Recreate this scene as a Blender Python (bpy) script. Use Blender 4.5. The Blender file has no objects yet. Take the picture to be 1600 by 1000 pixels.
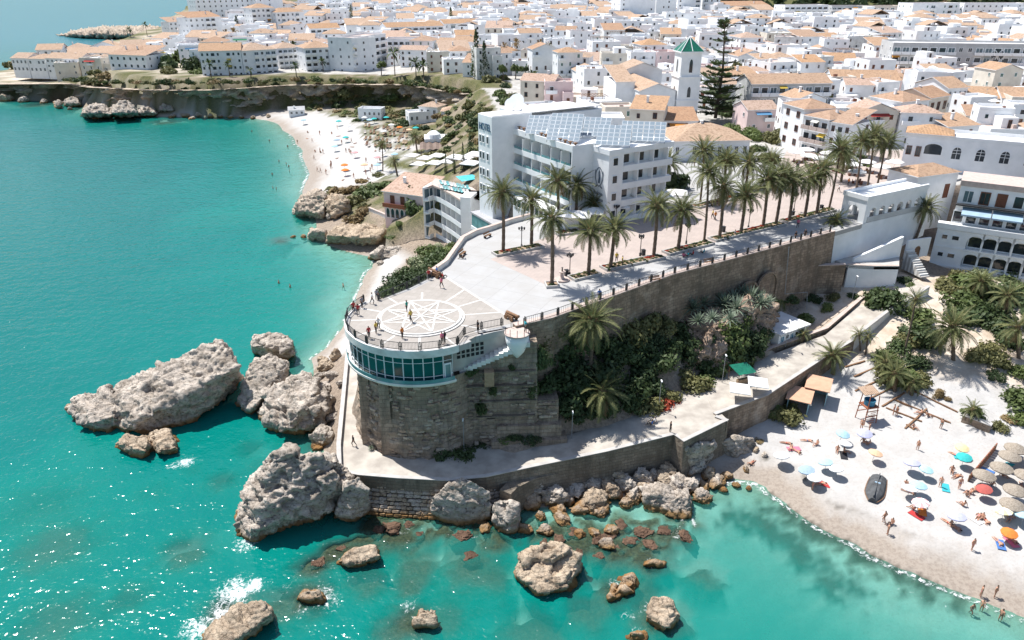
import bpy, bmesh, math, random
import numpy as np
from mathutils import Vector, Matrix
R = math.radians
random.seed(7)
rng = np.random.default_rng(11)
SC = bpy.context.scene
COL = SC.collection

# ------------------------------------------------------------------ camera, sky, sun, exposure
FPX, PITCH, HCAM = 1150.0, R(25.0), 60.0
cam = bpy.data.cameras.new('camera')
cam.sensor_width = 36.0
cam.lens = 36.0 * FPX / 1600.0
cam.clip_start, cam.clip_end = 0.5, 60000.0
camo = bpy.data.objects.new('camera', cam)
COL.objects.link(camo)
camo.location = (0, 0, HCAM)
camo.rotation_euler = (R(90) - PITCH, 0, 0)
SC.camera = camo

SUN = Vector((-0.42, 0.33, 1.0)).normalized()          # towards the sun
world = bpy.data.worlds.new('World')
SC.world = world
world.use_nodes = True
wn = world.node_tree.nodes
wn.clear()
sky = wn.new('ShaderNodeTexSky')
sky.sky_type = 'NISHITA'
sky.sun_disc = False
sky.sun_elevation = math.asin(SUN.z)
sky.sun_rotation = math.atan2(SUN.x, SUN.y)
bg = wn.new('ShaderNodeBackground')
bg.inputs['Strength'].default_value = 0.105
wo = wn.new('ShaderNodeOutputWorld')
world.node_tree.links.new(sky.outputs[0], bg.inputs['Color'])
world.node_tree.links.new(bg.outputs[0], wo.inputs['Surface'])
sun = bpy.data.lights.new('sun', 'SUN')
sun.energy = 5.0
sun.angle = R(0.5)
sun.color = (1.0, 0.97, 0.93)
suno = bpy.data.objects.new('sun', sun)
COL.objects.link(suno)
suno.rotation_euler = SUN.to_track_quat('Z', 'Y').to_euler()
suno.location = (0, 0, 200)
vs = SC.view_settings
vs.view_transform = 'Standard'
vs.look = 'None'
vs.exposure = 0.5
vs.gamma = 1.0
vs.use_curve_mapping = False
try:
    SC.cycles.use_denoising = True
    SC.cycles.max_bounces = 6
    SC.cycles.diffuse_bounces = 4
    SC.cycles.glossy_bounces = 2
    SC.cycles.transparent_max_bounces = 8
    SC.cycles.caustics_reflective = False
    SC.cycles.caustics_refractive = False
except Exception:
    pass

# ------------------------------------------------------------------ pixel to place
CP, SP = math.cos(PITCH), math.sin(PITCH)
def G(px, py, z=0.0):
    """the point of the level z that the photograph shows at (px, py)"""
    u, v = (px - 800.0) / FPX, (py - 500.0) / FPX
    dz = -SP - v * CP
    t = (z - HCAM) / dz
    return Vector((u * t, (CP - v * SP) * t, z))
def GY(px, py, y):
    """the point at the distance y that the photograph shows at (px, py)"""
    u, v = (px - 800.0) / FPX, (py - 500.0) / FPX
    t = y / (CP - v * SP)
    return Vector((u * t, y, HCAM + (-SP - v * CP) * t))
def ppm(p):
    """pixels per metre at a point"""
    return FPX / (p[1] * CP + (HCAM - p[2]) * SP)

# ------------------------------------------------------------------ numpy noise
_perm = rng.permutation(256)
_perm = np.concatenate([_perm, _perm, _perm])
_grad = rng.normal(size=(256, 3))
_grad /= np.linalg.norm(_grad, axis=1)[:, None]
def perlin(P):
    P = np.asarray(P, float)
    i = np.floor(P).astype(int)
    f = P - i
    u = f * f * f * (f * (f * 6 - 15) + 10)
    i &= 255
    out = 0
    for dx in (0, 1):
        for dy in (0, 1):
            for dz in (0, 1):
                h = _perm[_perm[_perm[(i[:, 0] + dx) & 255] + ((i[:, 1] + dy) & 255)] + ((i[:, 2] + dz) & 255)]
                g = _grad[h & 255]
                d = f - np.array([dx, dy, dz])
                w = (u[:, 0] if dx else 1 - u[:, 0]) * (u[:, 1] if dy else 1 - u[:, 1]) * (u[:, 2] if dz else 1 - u[:, 2])
                out = out + w * (g * d).sum(1)
    return out * 1.5
def fbm(P, octv=4, gain=0.5):
    P = np.asarray(P, float)
    o, a = 0, 1.0
    for k in range(octv):
        o = o + a * perlin(P * (2.0 ** k) + 17.3 * k)
        a *= gain
    return o
def worley(P, seed=0):
    """distance to the nearest and to the second nearest scattered point"""
    P = np.asarray(P, float); i = np.floor(P).astype(int)
    f1 = np.full(len(P), 9.0); f2 = np.full(len(P), 9.0); tilt = np.zeros(len(P)); off = np.zeros(len(P))
    for dx in (-1, 0, 1):
        for dy in (-1, 0, 1):
            for dz in (-1, 0, 1):
                c = i + np.array([dx, dy, dz])
                h = _perm[_perm[_perm[(c[:, 0] + seed) & 255] + (c[:, 1] & 255)] + (c[:, 2] & 255)] & 255
                q = c + 0.5 + _grad[h] * 0.55
                d = np.linalg.norm(P - q, axis=1)
                n = d < f1
                tilt = np.where(n, ((P - q) * _grad[(h * 7 + 31) & 255]).sum(1), tilt); off = np.where(n, _grad[(h * 3 + 5) & 255][:, 0], off)
                f2 = np.where(d < f1, f1, np.minimum(f2, d)); f1 = np.minimum(f1, d)
    return f1, f2, tilt, off
def ridged(P, octv=4):
    P = np.asarray(P, float)
    o, a = 0, 1.0
    for k in range(octv):
        o = o + a * (1 - 2 * np.abs(perlin(P * (2.0 ** k) + 9.1 * k)))
        a *= 0.5
    return o

# ------------------------------------------------------------------ materials
MATS = {}
class NT:
    def __init__(s, name):
        s.m = bpy.data.materials.new(name)
        s.m.use_nodes = True
        s.t = s.m.node_tree
        s.t.nodes.clear()
        s.out = s.n('ShaderNodeOutputMaterial')
    def n(s, typ, **kw):
        x = s.t.nodes.new(typ)
        for k, v in kw.items():
            setattr(x, k, v)
        return x
    def l(s, a, b):
        s.t.links.new(a, b)
    def set(s, sock, v):
        if hasattr(v, 'is_linked') or hasattr(v, 'links'):
            s.l(v, sock)
        else:
            if isinstance(v, tuple) and len(v) == 3 and sock.type == 'RGBA':
                v = v + (1,)
            sock.default_value = v
    def noise(s, vec, scale, detail=4, rough=0.55, dist=0.0):
        x = s.n('ShaderNodeTexNoise')
        x.inputs['Scale'].default_value = scale
        x.inputs['Detail'].default_value = detail
        x.inputs['Roughness'].default_value = rough
        x.inputs['Distortion'].default_value = dist
        if vec is not None:
            s.l(vec, x.inputs['Vector'])
        return x.outputs['Fac']
    def ramp(s, fac, stops):
        x = s.n('ShaderNodeValToRGB')
        e = x.color_ramp.elements
        while len(e) < len(stops):
            e.new(0.5)
        for k, (p, c) in enumerate(stops):
            e[k].position = p
            e[k].color = (c if isinstance(c, tuple) else (c, c, c)) + (1,) if not (isinstance(c, tuple) and len(c) == 4) else c
        s.l(fac, x.inputs[0])
        return x.outputs[0]
    def mix(s, fac, a, b, mode='MIX'):
        x = s.n('ShaderNodeMix', data_type='RGBA', blend_type=mode)
        s.set(x.inputs[0], fac)
        s.set(x.inputs[6], a)
        s.set(x.inputs[7], b)
        return x.outputs[2]
    def math(s, op, a, b=None, clamp=False):
        x = s.n('ShaderNodeMath', operation=op, use_clamp=clamp)
        s.set(x.inputs[0], a)
        if b is not None:
            s.set(x.inputs[1], b)
        return x.outputs[0]
    def mapping(s, vec, scale=(1, 1, 1), rot=(0, 0, 0)):
        x = s.n('ShaderNodeMapping')
        x.inputs['Scale'].default_value = scale
        x.inputs['Rotation'].default_value = rot
        s.l(vec, x.inputs['Vector'])
        return x.outputs[0]
    def pos(s):
        return s.n('ShaderNodeNewGeometry').outputs['Position']
    def objc(s):
        return s.n('ShaderNodeTexCoord').outputs['Object']
    def bump(s, h, strength=0.5, dist=0.1):
        x = s.n('ShaderNodeBump')
        x.inputs['Strength'].default_value = strength
        x.inputs['Distance'].default_value = dist
        s.l(h, x.inputs['Height'])
        return x.outputs[0]
    def bsdf(s, col, rough=0.8, normal=None, spec=0.3, metal=0.0):
        x = s.n('ShaderNodeBsdfPrincipled')
        s.set(x.inputs['Base Color'], col)
        s.set(x.inputs['Roughness'], rough)
        x.inputs['Specular IOR Level'].default_value = spec
        x.inputs['Metallic'].default_value = metal
        if normal is not None:
            s.l(normal, x.inputs['Normal'])
        return x
    def done(s, sh):
        s.l(sh.outputs[0] if hasattr(sh, 'outputs') else sh, s.out.inputs['Surface'])
        MATS[s.m.name] = s.m
        return s.m

def simple(name, c1, c2=None, scale=1.0, rough=0.85, bump=0.0, bscale=None, spec=0.25, coord='pos', detail=5, lo=0.35, hi=0.65, metal=0.0, rand=0.0, bdist=0.08):
    t = NT(name)
    vec = t.pos() if coord == 'pos' else t.objc()
    if c2 is None:
        c2 = tuple(x * 0.82 for x in c1)
    f = t.noise(vec, scale, detail)
    col = t.ramp(f, [(lo, c2), (hi, c1)])
    if rand:
        oi = t.n('ShaderNodeObjectInfo')
        k = t.math('ADD', t.math('MULTIPLY', oi.outputs['Random'], rand), 1.0 - rand * 0.5)
        mx = t.n('ShaderNodeVectorMath', operation='SCALE')
        t.l(col, mx.inputs[0]); t.l(k, mx.inputs['Scale'])
        col = mx.outputs[0]
    nrm = None
    if bump:
        nrm = t.bump(t.noise(vec, bscale or scale * 4, 6, 0.65), bump, bdist)
    return t.done(t.bsdf(col, rough, nrm, spec, metal))

def M(n):
    return MATS[n]

simple('white_stucco', (0.88, 0.885, 0.885), (0.79, 0.80, 0.80), 0.45, 0.9, 0.12, 3.0)
simple('cream_stucco', (0.76, 0.70, 0.60), (0.66, 0.60, 0.51), 0.45, 0.9, 0.12, 3.0)
simple('pink_stucco', (0.78, 0.62, 0.60), (0.70, 0.54, 0.52), 0.45, 0.9, 0.12, 3.0)
simple('ochre_stucco', (0.62, 0.42, 0.24), (0.5, 0.33, 0.19), 0.45, 0.9, 0.12, 3.0)
simple('grey_stucco', (0.56, 0.565, 0.56), (0.47, 0.475, 0.47), 0.45, 0.9, 0.12, 3.0)
simple('old_white', (0.76, 0.75, 0.72), (0.56, 0.54, 0.5), 0.6, 0.9, 0.2, 4.0, lo=0.3, hi=0.55)
simple('terrace_floor', (0.55, 0.45, 0.40), (0.46, 0.37, 0.325), 1.5, 0.9)
simple('white_roof', (0.78, 0.77, 0.76), (0.62, 0.6, 0.58), 0.35, 0.9, lo=0.3, hi=0.6)
simple('grey_roof', (0.42, 0.42, 0.43), (0.34, 0.34, 0.35), 0.5, 0.9)
simple('concrete', (0.50, 0.48, 0.45), (0.40, 0.38, 0.36), 0.8, 0.9, 0.15, 5.0)
simple('path_concrete', (0.50, 0.46, 0.40), (0.34, 0.305, 0.265), 0.5, 0.92, 0.15, 6.0, detail=8)
simple('white_line', (0.66, 0.645, 0.61), (0.52, 0.50, 0.465), 1.2, 0.85)
simple('dark_metal', (0.035, 0.036, 0.038), (0.025, 0.025, 0.027), 4, 0.5, spec=0.4)
simple('grey_metal', (0.34, 0.35, 0.36), (0.26, 0.27, 0.28), 3, 0.45, spec=0.5, metal=0.3)
simple('wood', (0.26, 0.15, 0.085), (0.17, 0.095, 0.055), 3, 0.8, 0.2, 20)
simple('pale_wood', (0.42, 0.30, 0.2), (0.32, 0.22, 0.14), 3, 0.8, 0.2, 20)
simple('red_wood', (0.36, 0.13, 0.07), (0.26, 0.09, 0.05), 3, 0.75)
simple('shutter_brown', (0.2, 0.085, 0.055), (0.15, 0.065, 0.04), 3, 0.7)
simple('shutter_green', (0.03, 0.14, 0.10), (0.02, 0.1, 0.075), 3, 0.7)
simple('shutter_blue', (0.06, 0.24, 0.36), (0.05, 0.19, 0.3), 3, 0.7)
simple('soil', (0.34, 0.25, 0.17), (0.24, 0.17, 0.11), 1.2, 0.95, 0.4, 6)
simple('trunk', (0.22, 0.165, 0.125), (0.12, 0.085, 0.06), 3.0, 0.95, 0.8, 9, coord='obj')
simple('bark', (0.17, 0.125, 0.09), (0.09, 0.065, 0.045), 4.0, 0.95, 0.6, 9, coord='obj')
simple('canvas_white', (0.82, 0.81, 0.79), (0.74, 0.73, 0.71), 0.8, 0.9)
simple('straw', (0.38, 0.33, 0.27), (0.24, 0.20, 0.155), 6, 0.95, 0.5, 12)
simple('green_tile', (0.012, 0.17, 0.10), (0.006, 0.10, 0.065), 2.5, 0.4, spec=0.5)
simple('hole_shade', (0.03, 0.032, 0.036), (0.02, 0.022, 0.025), 3, 0.8)  # near-black that paints the shade inside the screen wall holes
simple('boat_hull', (0.11, 0.115, 0.12), (0.06, 0.063, 0.066), 1.6, 0.85, 0.2, 8)
simple('turquoise_pool', (0.10, 0.55, 0.62), (0.08, 0.5, 0.58), 1.0, 0.08, spec=0.5)
simple('lawn', (0.115, 0.17, 0.045), (0.08, 0.12, 0.035), 0.6, 0.95)
simple('brown_canopy', (0.24, 0.18, 0.15), (0.18, 0.135, 0.11), 0.5, 0.9)
simple('awning_blue', (0.33, 0.45, 0.55), (0.28, 0.39, 0.49), 0.7, 0.85)

def glass_mat(name, c, rough=0.06):
    t = NT(name)
    f = t.noise(t.pos(), 0.6, 3)
    col = t.ramp(f, [(0.35, tuple(x * 0.6 for x in c)), (0.65, c)])
    return t.done(t.bsdf(col, rough, None, 0.6))
glass_mat('window_glass', (0.035, 0.045, 0.055))
glass_mat('teal_glass', (0.008, 0.075, 0.08))
glass_mat('aqua_glass', (0.16, 0.34, 0.36), 0.12)
glass_mat('shade_glass', (0.13, 0.19, 0.22), 0.1)

def tinted(name, rough=0.9):
    """cloth and paint whose colour is the object's own colour"""
    t = NT(name)
    oi = t.n('ShaderNodeObjectInfo')
    f = t.noise(t.objc(), 3.0, 3)
    col = t.mix(t.math('MULTIPLY', f, 0.35), oi.outputs['Color'], (0.03, 0.03, 0.03))
    return t.done(t.bsdf(col, rough, None, 0.2))
tinted('cloth')
simple('skin', (0.50, 0.28, 0.19), (0.40, 0.21, 0.14), 4, 0.6, coord='obj', rand=0.5)
simple('hair', (0.06, 0.035, 0.022), (0.03, 0.02, 0.014), 5, 0.7, coord='obj', rand=0.8)

def roof_tile_mat(name, c1, c2):
    t = NT(name)
    o = t.objc()
    w = t.n('ShaderNodeTexWave', wave_type='BANDS', bands_direction='X')
    w.inputs['Scale'].default_value = 1.1
    w.inputs['Distortion'].default_value = 0.6
    t.l(o, w.inputs['Vector'])
    big = t.noise(t.pos(), 0.5, 6, 0.65)
    fine = t.noise(t.pos(), 5.0, 3, 0.6)
    col = t.ramp(big, [(0.3, c2), (0.7, c1)])
    col = t.mix(t.ramp(fine, [(0.4, 0.0), (0.75, 0.55)]), col, (0.50, 0.38, 0.26))
    oi = t.n('ShaderNodeObjectInfo')
    col = t.mix(t.math('MULTIPLY', oi.outputs['Random'], 0.5), col, (0.46, 0.36, 0.29))
    old = t.noise(t.mapping(t.pos(), (1, 1, 1)), 1.6, 5, 0.7)
    col = t.mix(t.ramp(old, [(0.36, 0.65), (0.52, 0.0)]), col, (0.22, 0.13, 0.085))
    nrm = t.bump(w.outputs['Fac'], 0.8, 0.12)
    return t.done(t.bsdf(col, 0.9, nrm, 0.2))
roof_tile_mat('roof_tile', (0.50, 0.30, 0.18), (0.37, 0.20, 0.115))
roof_tile_mat('roof_tile_pale', (0.58, 0.415, 0.295), (0.47, 0.31, 0.205))
roof_tile_mat('roof_tile_orange', (0.57, 0.345, 0.19), (0.45, 0.25, 0.13))
roof_tile_mat('roof_tile_pink', (0.62, 0.43, 0.34), (0.52, 0.35, 0.27))

def brick_mat(name, dirx, diry, c1, c2, mortar, scale, bw=0.5, rh=0.25, stain=0.6):
    t = NT(name)
    p = t.pos()
    d = t.n('ShaderNodeVectorMath', operation='DOT_PRODUCT')
    d.inputs[1].default_value = (dirx, diry, 0)
    t.l(p, d.inputs[0])
    sx = t.n('ShaderNodeSeparateXYZ'); t.l(p, sx.inputs[0])
    cx = t.n('ShaderNodeCombineXYZ')
    t.l(d.outputs['Value'], cx.inputs[0]); t.l(sx.outputs['Z'], cx.inputs[1])
    b = t.n('ShaderNodeTexBrick')
    b.inputs['Scale'].default_value = scale
    b.inputs['Mortar Size'].default_value = 0.02
    b.inputs['Brick Width'].default_value = bw
    b.inputs['Row Height'].default_value = rh
    b.inputs['Color1'].default_value = c1 + (1,)
    b.inputs['Color2'].default_value = c2 + (1,)
    b.inputs['Mortar'].default_value = mortar + (1,)
    dist = t.n('ShaderNodeVectorMath', operation='ADD')
    nz = t.n('ShaderNodeTexNoise'); nz.inputs['Scale'].default_value = 1.2
    t.l(p, nz.inputs['Vector'])
    sc = t.n('ShaderNodeVectorMath', operation='SCALE'); sc.inputs['Scale'].default_value = 0.4
    t.l(nz.outputs['Color'], sc.inputs[0])
    t.l(cx.outputs[0], dist.inputs[0]); t.l(sc.outputs[0], dist.inputs[1])
    t.l(dist.outputs[0], b.inputs['Vector'])
    st = t.noise(p, 0.35, 7, 0.7)
    col = t.mix(t.ramp(st, [(0.42, stain), (0.62, 0.0)]), b.outputs['Color'], tuple(x * 0.45 for x in c2))
    fine = t.noise(p, 6, 5, 0.7)
    col = t.mix(t.ramp(fine, [(0.35, 0.4), (0.6, 0.0)]), col, tuple(x * 0.5 for x in c1))
    streak = t.noise(t.mapping(p, (0.9, 0.9, 0.09)), 1.0, 6, 0.7)
    col = t.mix(t.ramp(streak, [(0.38, 0.5), (0.52, 0.0)]), col, (0.11, 0.093, 0.073))
    pale = t.noise(p, 0.22, 6, 0.75)
    col = t.mix(t.ramp(pale, [(0.56, 0.0), (0.70, 0.55)]), col, (0.50, 0.43, 0.35))
    h = t.math('ADD', t.math('MULTIPLY', b.outputs['Fac'], -0.7), fine)
    return t.done(t.bsdf(col, 0.95, t.bump(h, 0.7, 0.15), 0.15))
brick_mat('brown_masonry', 0.9, 0.42, (0.50, 0.38, 0.28), (0.30, 0.22, 0.16), (0.17, 0.13, 0.10), 0.85, 0.7, 0.4)
brick_mat('grey_masonry', 1.0, 0.1, (0.52, 0.415, 0.32), (0.36, 0.28, 0.21), (0.25, 0.195, 0.15), 0.75, 0.8, 0.42)
brick_mat('quay_masonry', 0.95, 0.3, (0.34, 0.285, 0.225), (0.25, 0.205, 0.155), (0.15, 0.12, 0.095), 0.9, 0.8, 0.4)

def rock_mat(name, hi, lo, stain, wet=True):
    t = NT(name)
    p = t.pos()
    pm = t.mapping(p, (1, 1, 2.2), (0.35, 0.25, 0))
    a = t.noise(pm, 0.35, 8, 0.7)
    b = t.noise(pm, 1.6, 8, 0.72, 0.4)
    col = t.ramp(a, [(0.32, lo), (0.58, hi)])
    vor = t.n('ShaderNodeTexVoronoi', feature='DISTANCE_TO_EDGE'); vor.inputs['Scale'].default_value = 0.9
    nz = t.n('ShaderNodeTexNoise'); nz.inputs['Scale'].default_value = 0.8; nz.inputs['Detail'].default_value = 5
    t.l(pm, nz.inputs['Vector'])
    av = t.n('ShaderNodeVectorMath', operation='ADD'); t.l(pm, av.inputs[0]); t.l(nz.outputs['Color'], av.inputs[1])
    t.l(av.outputs[0], vor.inputs['Vector'])
    crack = t.ramp(vor.outputs['Distance'], [(0.0, 1.0), (0.035, 0.0)])
    pit_shade = t.ramp(b, [(0.36, 1.0), (0.47, 0.0)])
    col = t.mix(t.math('MULTIPLY', pit_shade, 0.85), col, tuple(x * 0.38 for x in lo))  # crevice shade painted into the colour: pits here, cracks next
    col = t.mix(t.math('MULTIPLY', crack, 0.55), col, tuple(x * 0.35 for x in lo))
    sx = t.n('ShaderNodeSeparateXYZ'); t.l(p, sx.inputs[0])
    if wet:
        zz = t.math('ADD', sx.outputs['Z'], t.math('MULTIPLY', a, -1.6))
        m = t.ramp(t.math('ADD', t.math('MULTIPLY', zz, 0.5), 0.5, True), [(0.3, 1.0), (0.62, 0.0)])
        col = t.mix(m, col, stain)
        m2 = t.ramp(t.math('ADD', t.math('MULTIPLY', sx.outputs['Z'], 0.5), 0.5, True), [(0.5, 1.0), (0.66, 0.0)])
        col = t.mix(t.math('MULTIPLY', m2, 0.75), col, tuple(x * 0.35 for x in stain))
    h = t.math('ADD', t.math('MULTIPLY', b, 1.0), t.math('MULTIPLY', t.noise(pm, 6, 6, 0.7), 0.5))
    h = t.math('ADD', h, t.math('MULTIPLY', crack, -0.25))
    return t.done(t.bsdf(col, 0.92, t.bump(h, 0.8, 0.28), 0.2))
rock_mat('rock', (0.58, 0.51, 0.435), (0.27, 0.225, 0.18), (0.28, 0.17, 0.075))
rock_mat('rock_warm', (0.54, 0.435, 0.32), (0.26, 0.19, 0.13), (0.28, 0.155, 0.062))
rock_mat('cliff_rock', (0.56, 0.47, 0.375), (0.33, 0.265, 0.21), (0.2, 0.14, 0.1), False)
rock_mat('outcrop_rock', (0.50, 0.37, 0.28), (0.30, 0.21, 0.155), (0.3, 0.2, 0.1), False)
rock_mat('reef_rock', (0.17, 0.105, 0.07), (0.085, 0.05, 0.034), (0.2, 0.09, 0.05), False)

def leaf_mat(name, c1, c2, rand=0.35, trans=0.25):
    t = NT(name)
    p = t.pos()
    f = t.noise(p, 1.1, 4, 0.6)
    oi = t.n('ShaderNodeObjectInfo')
    f2 = t.math('ADD', f, t.math('MULTIPLY', t.math('ADD', oi.outputs['Random'], -0.5), rand))
    col = t.ramp(f2, [(0.3, c2), (0.7, c1)])
    d = t.bsdf(col, 0.6, None, 0.3)
    tr = t.n('ShaderNodeBsdfTranslucent')
    t.l(col, tr.inputs['Color'])
    mx = t.n('ShaderNodeMixShader'); mx.inputs[0].default_value = trans
    t.l(d.outputs[0], mx.inputs[1]); t.l(tr.outputs[0], mx.inputs[2])
    return t.done(mx)
leaf_mat('palm_leaf', (0.20, 0.215, 0.085), (0.085, 0.11, 0.042), 0.5)
leaf_mat('palm_leaf_dry', (0.34, 0.25, 0.13), (0.2, 0.14, 0.07), 0.4)
leaf_mat('leaf_dark', (0.09, 0.13, 0.047), (0.04, 0.064, 0.026))
leaf_mat('leaf_mid', (0.16, 0.205, 0.065), (0.075, 0.105, 0.034))
leaf_mat('leaf_olive', (0.22, 0.21, 0.085), (0.11, 0.115, 0.045))
leaf_mat('leaf_dry', (0.34, 0.25, 0.12), (0.2, 0.145, 0.07))
leaf_mat('leaf_red', (0.5, 0.07, 0.03), (0.25, 0.06, 0.03))
leaf_mat('leaf_agave', (0.22, 0.27, 0.20), (0.12, 0.16, 0.11))
leaf_mat('leaf_white', (0.40, 0.42, 0.27), (0.12, 0.16, 0.06))

# ------------------------------------------------------------------ mesh helpers
class MB:
    def __init__(s):
        s.v, s.f, s.mi = [], [], []
    def add(s, vs, fs, mi=0):
        o = len(s.v)
        s.v.extend([tuple(x) for x in vs])
        s.f.extend([tuple(i + o for i in f) for f in fs])
        s.mi.extend([mi] * len(fs))
        return s
    def box(s, x0, y0, z0, x1, y1, z1, mi=0):
        v = [(x0, y0, z0), (x1, y0, z0), (x1, y1, z0), (x0, y1, z0), (x0, y0, z1), (x1, y0, z1), (x1, y1, z1), (x0, y1, z1)]
        return s.add(v, [(3, 2, 1, 0), (4, 5, 6, 7), (0, 1, 5, 4), (1, 2, 6, 5), (2, 3, 7, 6), (3, 0, 4, 7)], mi)
    def prism(s, poly, z0, z1, mi=0, top=None):
        """poly: list of (x, y) anticlockwise"""
        n = len(poly)
        v = [(p[0], p[1], z0) for p in poly] + [(p[0], p[1], z1) for p in poly]
        s.add(v, [(i, (i + 1) % n, n + (i + 1) % n, n + i) for i in range(n)] + [tuple(reversed(range(n)))], mi)
        s.add(v[n:], [tuple(range(n))], mi if top is None else top)
        return s
    def tube(s, pts, radii, seg=8, mi=0, caps=True):
        pts = [Vector(p) for p in pts]
        n = len(pts)
        if not hasattr(radii, '__len__'):
            radii = [radii] * n
        vs = []
        for i, p in enumerate(pts):
            d = (pts[min(i + 1, n - 1)] - pts[max(i - 1, 0)])
            d = d.normalized() if d.length > 1e-6 else Vector((0, 0, 1))
            a = d.orthogonal().normalized() if abs(d.z) < 0.9 else Vector((1, 0, 0))
            a = (a - d * a.dot(d)).normalized()
            b = d.cross(a)
            for k in range(seg):
                t = 2 * math.pi * k / seg
                vs.append(p + (a * math.cos(t) + b * math.sin(t)) * radii[i])
        fs = [(i * seg + k, i * seg + (k + 1) % seg, (i + 1) * seg + (k + 1) % seg, (i + 1) * seg + k) for i in range(n - 1) for k in range(seg)]
        if caps:
            fs += [tuple(reversed(range(seg))), tuple((n - 1) * seg + k for k in range(seg))]
        return s.add(vs, fs, mi)
    def lathe(s, prof, seg=16, mi=0, cx=0, cy=0):
        """prof: [(r, z)]"""
        n = len(prof)
        vs = [(cx + r * math.cos(2 * math.pi * k / seg), cy + r * math.sin(2 * math.pi * k / seg), z) for r, z in prof for k in range(seg)]
        fs = [(i * seg + k, i * seg + (k + 1) % seg, (i + 1) * seg + (k + 1) % seg, (i + 1) * seg + k) for i in range(n - 1) for k in range(seg)]
        fs += [tuple(reversed(range(seg))), tuple((n - 1) * seg + k for k in range(seg))]
        return s.add(vs, fs, mi)
    def mesh(s, name, mats, smooth=False):
        me = bpy.data.meshes.new(name)
        me.from_pydata(s.v, [], s.f)
        for m in (mats if isinstance(mats, (list, tuple)) else [mats]):
            me.materials.append(MATS[m] if isinstance(m, str) else m)
        if any(s.mi):
            me.polygons.foreach_set('material_index', s.mi)
        if smooth:
            me.polygons.foreach_set('use_smooth', [True] * len(s.f))
        me.update()
        return me
    def obj(s, name, mats, parent=None, smooth=False):
        return place(name, s.mesh(name, mats, smooth), parent)

def place(name, me, parent=None, loc=None, rot=None, scale=None):
    o = bpy.data.objects.new(name, me)
    COL.objects.link(o)
    if parent is not None:
        o.parent = parent
    if loc is not None:
        o.location = loc
    if rot is not None:
        o.rotation_euler = rot if hasattr(rot, '__len__') else (0, 0, rot)
    if scale is not None:
        o.scale = scale if hasattr(scale, '__len__') else (scale,) * 3
    return o
def np_mesh(name, V, F, mats, smooth=True, attrs=None):
    """V (n,3), F (m,k) index arrays"""
    me = bpy.data.meshes.new(name)
    V = np.asarray(V, np.float32); F = np.asarray(F, np.int32)
    m, k = F.shape
    me.vertices.add(len(V)); me.vertices.foreach_set('co', V.ravel())
    me.loops.add(m * k); me.loops.foreach_set('vertex_index', F.ravel())
    me.polygons.add(m)
    me.polygons.foreach_set('loop_start', np.arange(0, m * k, k, dtype=np.int32))
    try:
        me.polygons.foreach_set('loop_total', np.full(m, k, np.int32))
    except Exception:
        pass
    me.polygons.foreach_set('use_smooth', np.full(m, smooth))
    for a, arr in (attrs or {}).items():
        at = me.attributes.new(a, 'FLOAT', 'POINT')
        at.data.foreach_set('value', np.asarray(arr, np.float32))
    for x in (mats if isinstance(mats, (list, tuple)) else [mats]):
        me.materials.append(MATS[x] if isinstance(x, str) else x)
    me.update(calc_edges=True)
    return me
def tag(o, label, cat, group=None):
    o['label'] = label
    o['category'] = cat
    if group:
        o['group'] = group
    return o
def struct(o):
    o['kind'] = 'structure'
    return o
def stuff(o, label=None, cat=None):
    o['kind'] = 'stuff'
    if label:
        o['label'] = label
    if cat:
        o['category'] = cat
    return o
def thing(name, label, cat, loc=(0, 0, 0), rz=0.0, group=None):
    o = bpy.data.objects.new(name, None)
    o.empty_display_size = 0.2
    COL.objects.link(o)
    o.location = loc
    o.rotation_euler = (0, 0, rz)
    return tag(o, label, cat, group)
def clone(o, parent=None):
    c = o.copy()
    COL.objects.link(c)
    c.parent = parent
    for ch in o.children:
        clone(ch, c)
    return c
def eval_mesh(o):
    dg = bpy.context.evaluated_depsgraph_get()
    me = bpy.data.meshes.new_from_object(o.evaluated_get(dg), depsgraph=dg)
    return me
def drop(o):
    me = o.data
    bpy.data.objects.remove(o)
    if me and me.users == 0:
        bpy.data.meshes.remove(me)
def mesh_np(me):
    V = np.empty(len(me.vertices) * 3, np.float32); me.vertices.foreach_get('co', V)
    N = np.empty(len(me.vertices) * 3, np.float32); me.vertices.foreach_get('normal', N)
    return V.reshape(-1, 3), N.reshape(-1, 3)
# ------------------------------------------------------------------ terrain: sea bed, beaches, gardens, headland and town ground in one sheet
def sstep(a, b, x):
    t = np.clip((x - a) / (b - a), 0, 1)
    return t * t * (3 - 2 * t)
def sdist(X, Y, poly):
    """signed distance, positive inside"""
    P = np.array([(p[0], p[1]) for p in poly], float)
    n = len(P)
    d = np.full(X.shape, 1e18)
    inside = np.zeros(X.shape, bool)
    for i in range(n):
        a, b = P[i], P[(i + 1) % n]
        e = b - a
        wx, wy = X - a[0], Y - a[1]
        t = np.clip((wx * e[0] + wy * e[1]) / max(e @ e, 1e-9), 0, 1)
        d = np.minimum(d, (wx - e[0] * t) ** 2 + (wy - e[1] * t) ** 2)
        c = ((a[1] <= Y) & (b[1] > Y)) | ((b[1] <= Y) & (a[1] > Y))
        with np.errstate(divide='ignore', invalid='ignore'):
            xc = a[0] + (Y - a[1]) / (b[1] - a[1] if b[1] != a[1] else 1e-9) * e[0]
        inside ^= c & (X < xc)
    d = np.sqrt(d)
    return np.where(inside, d, -d)
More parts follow.
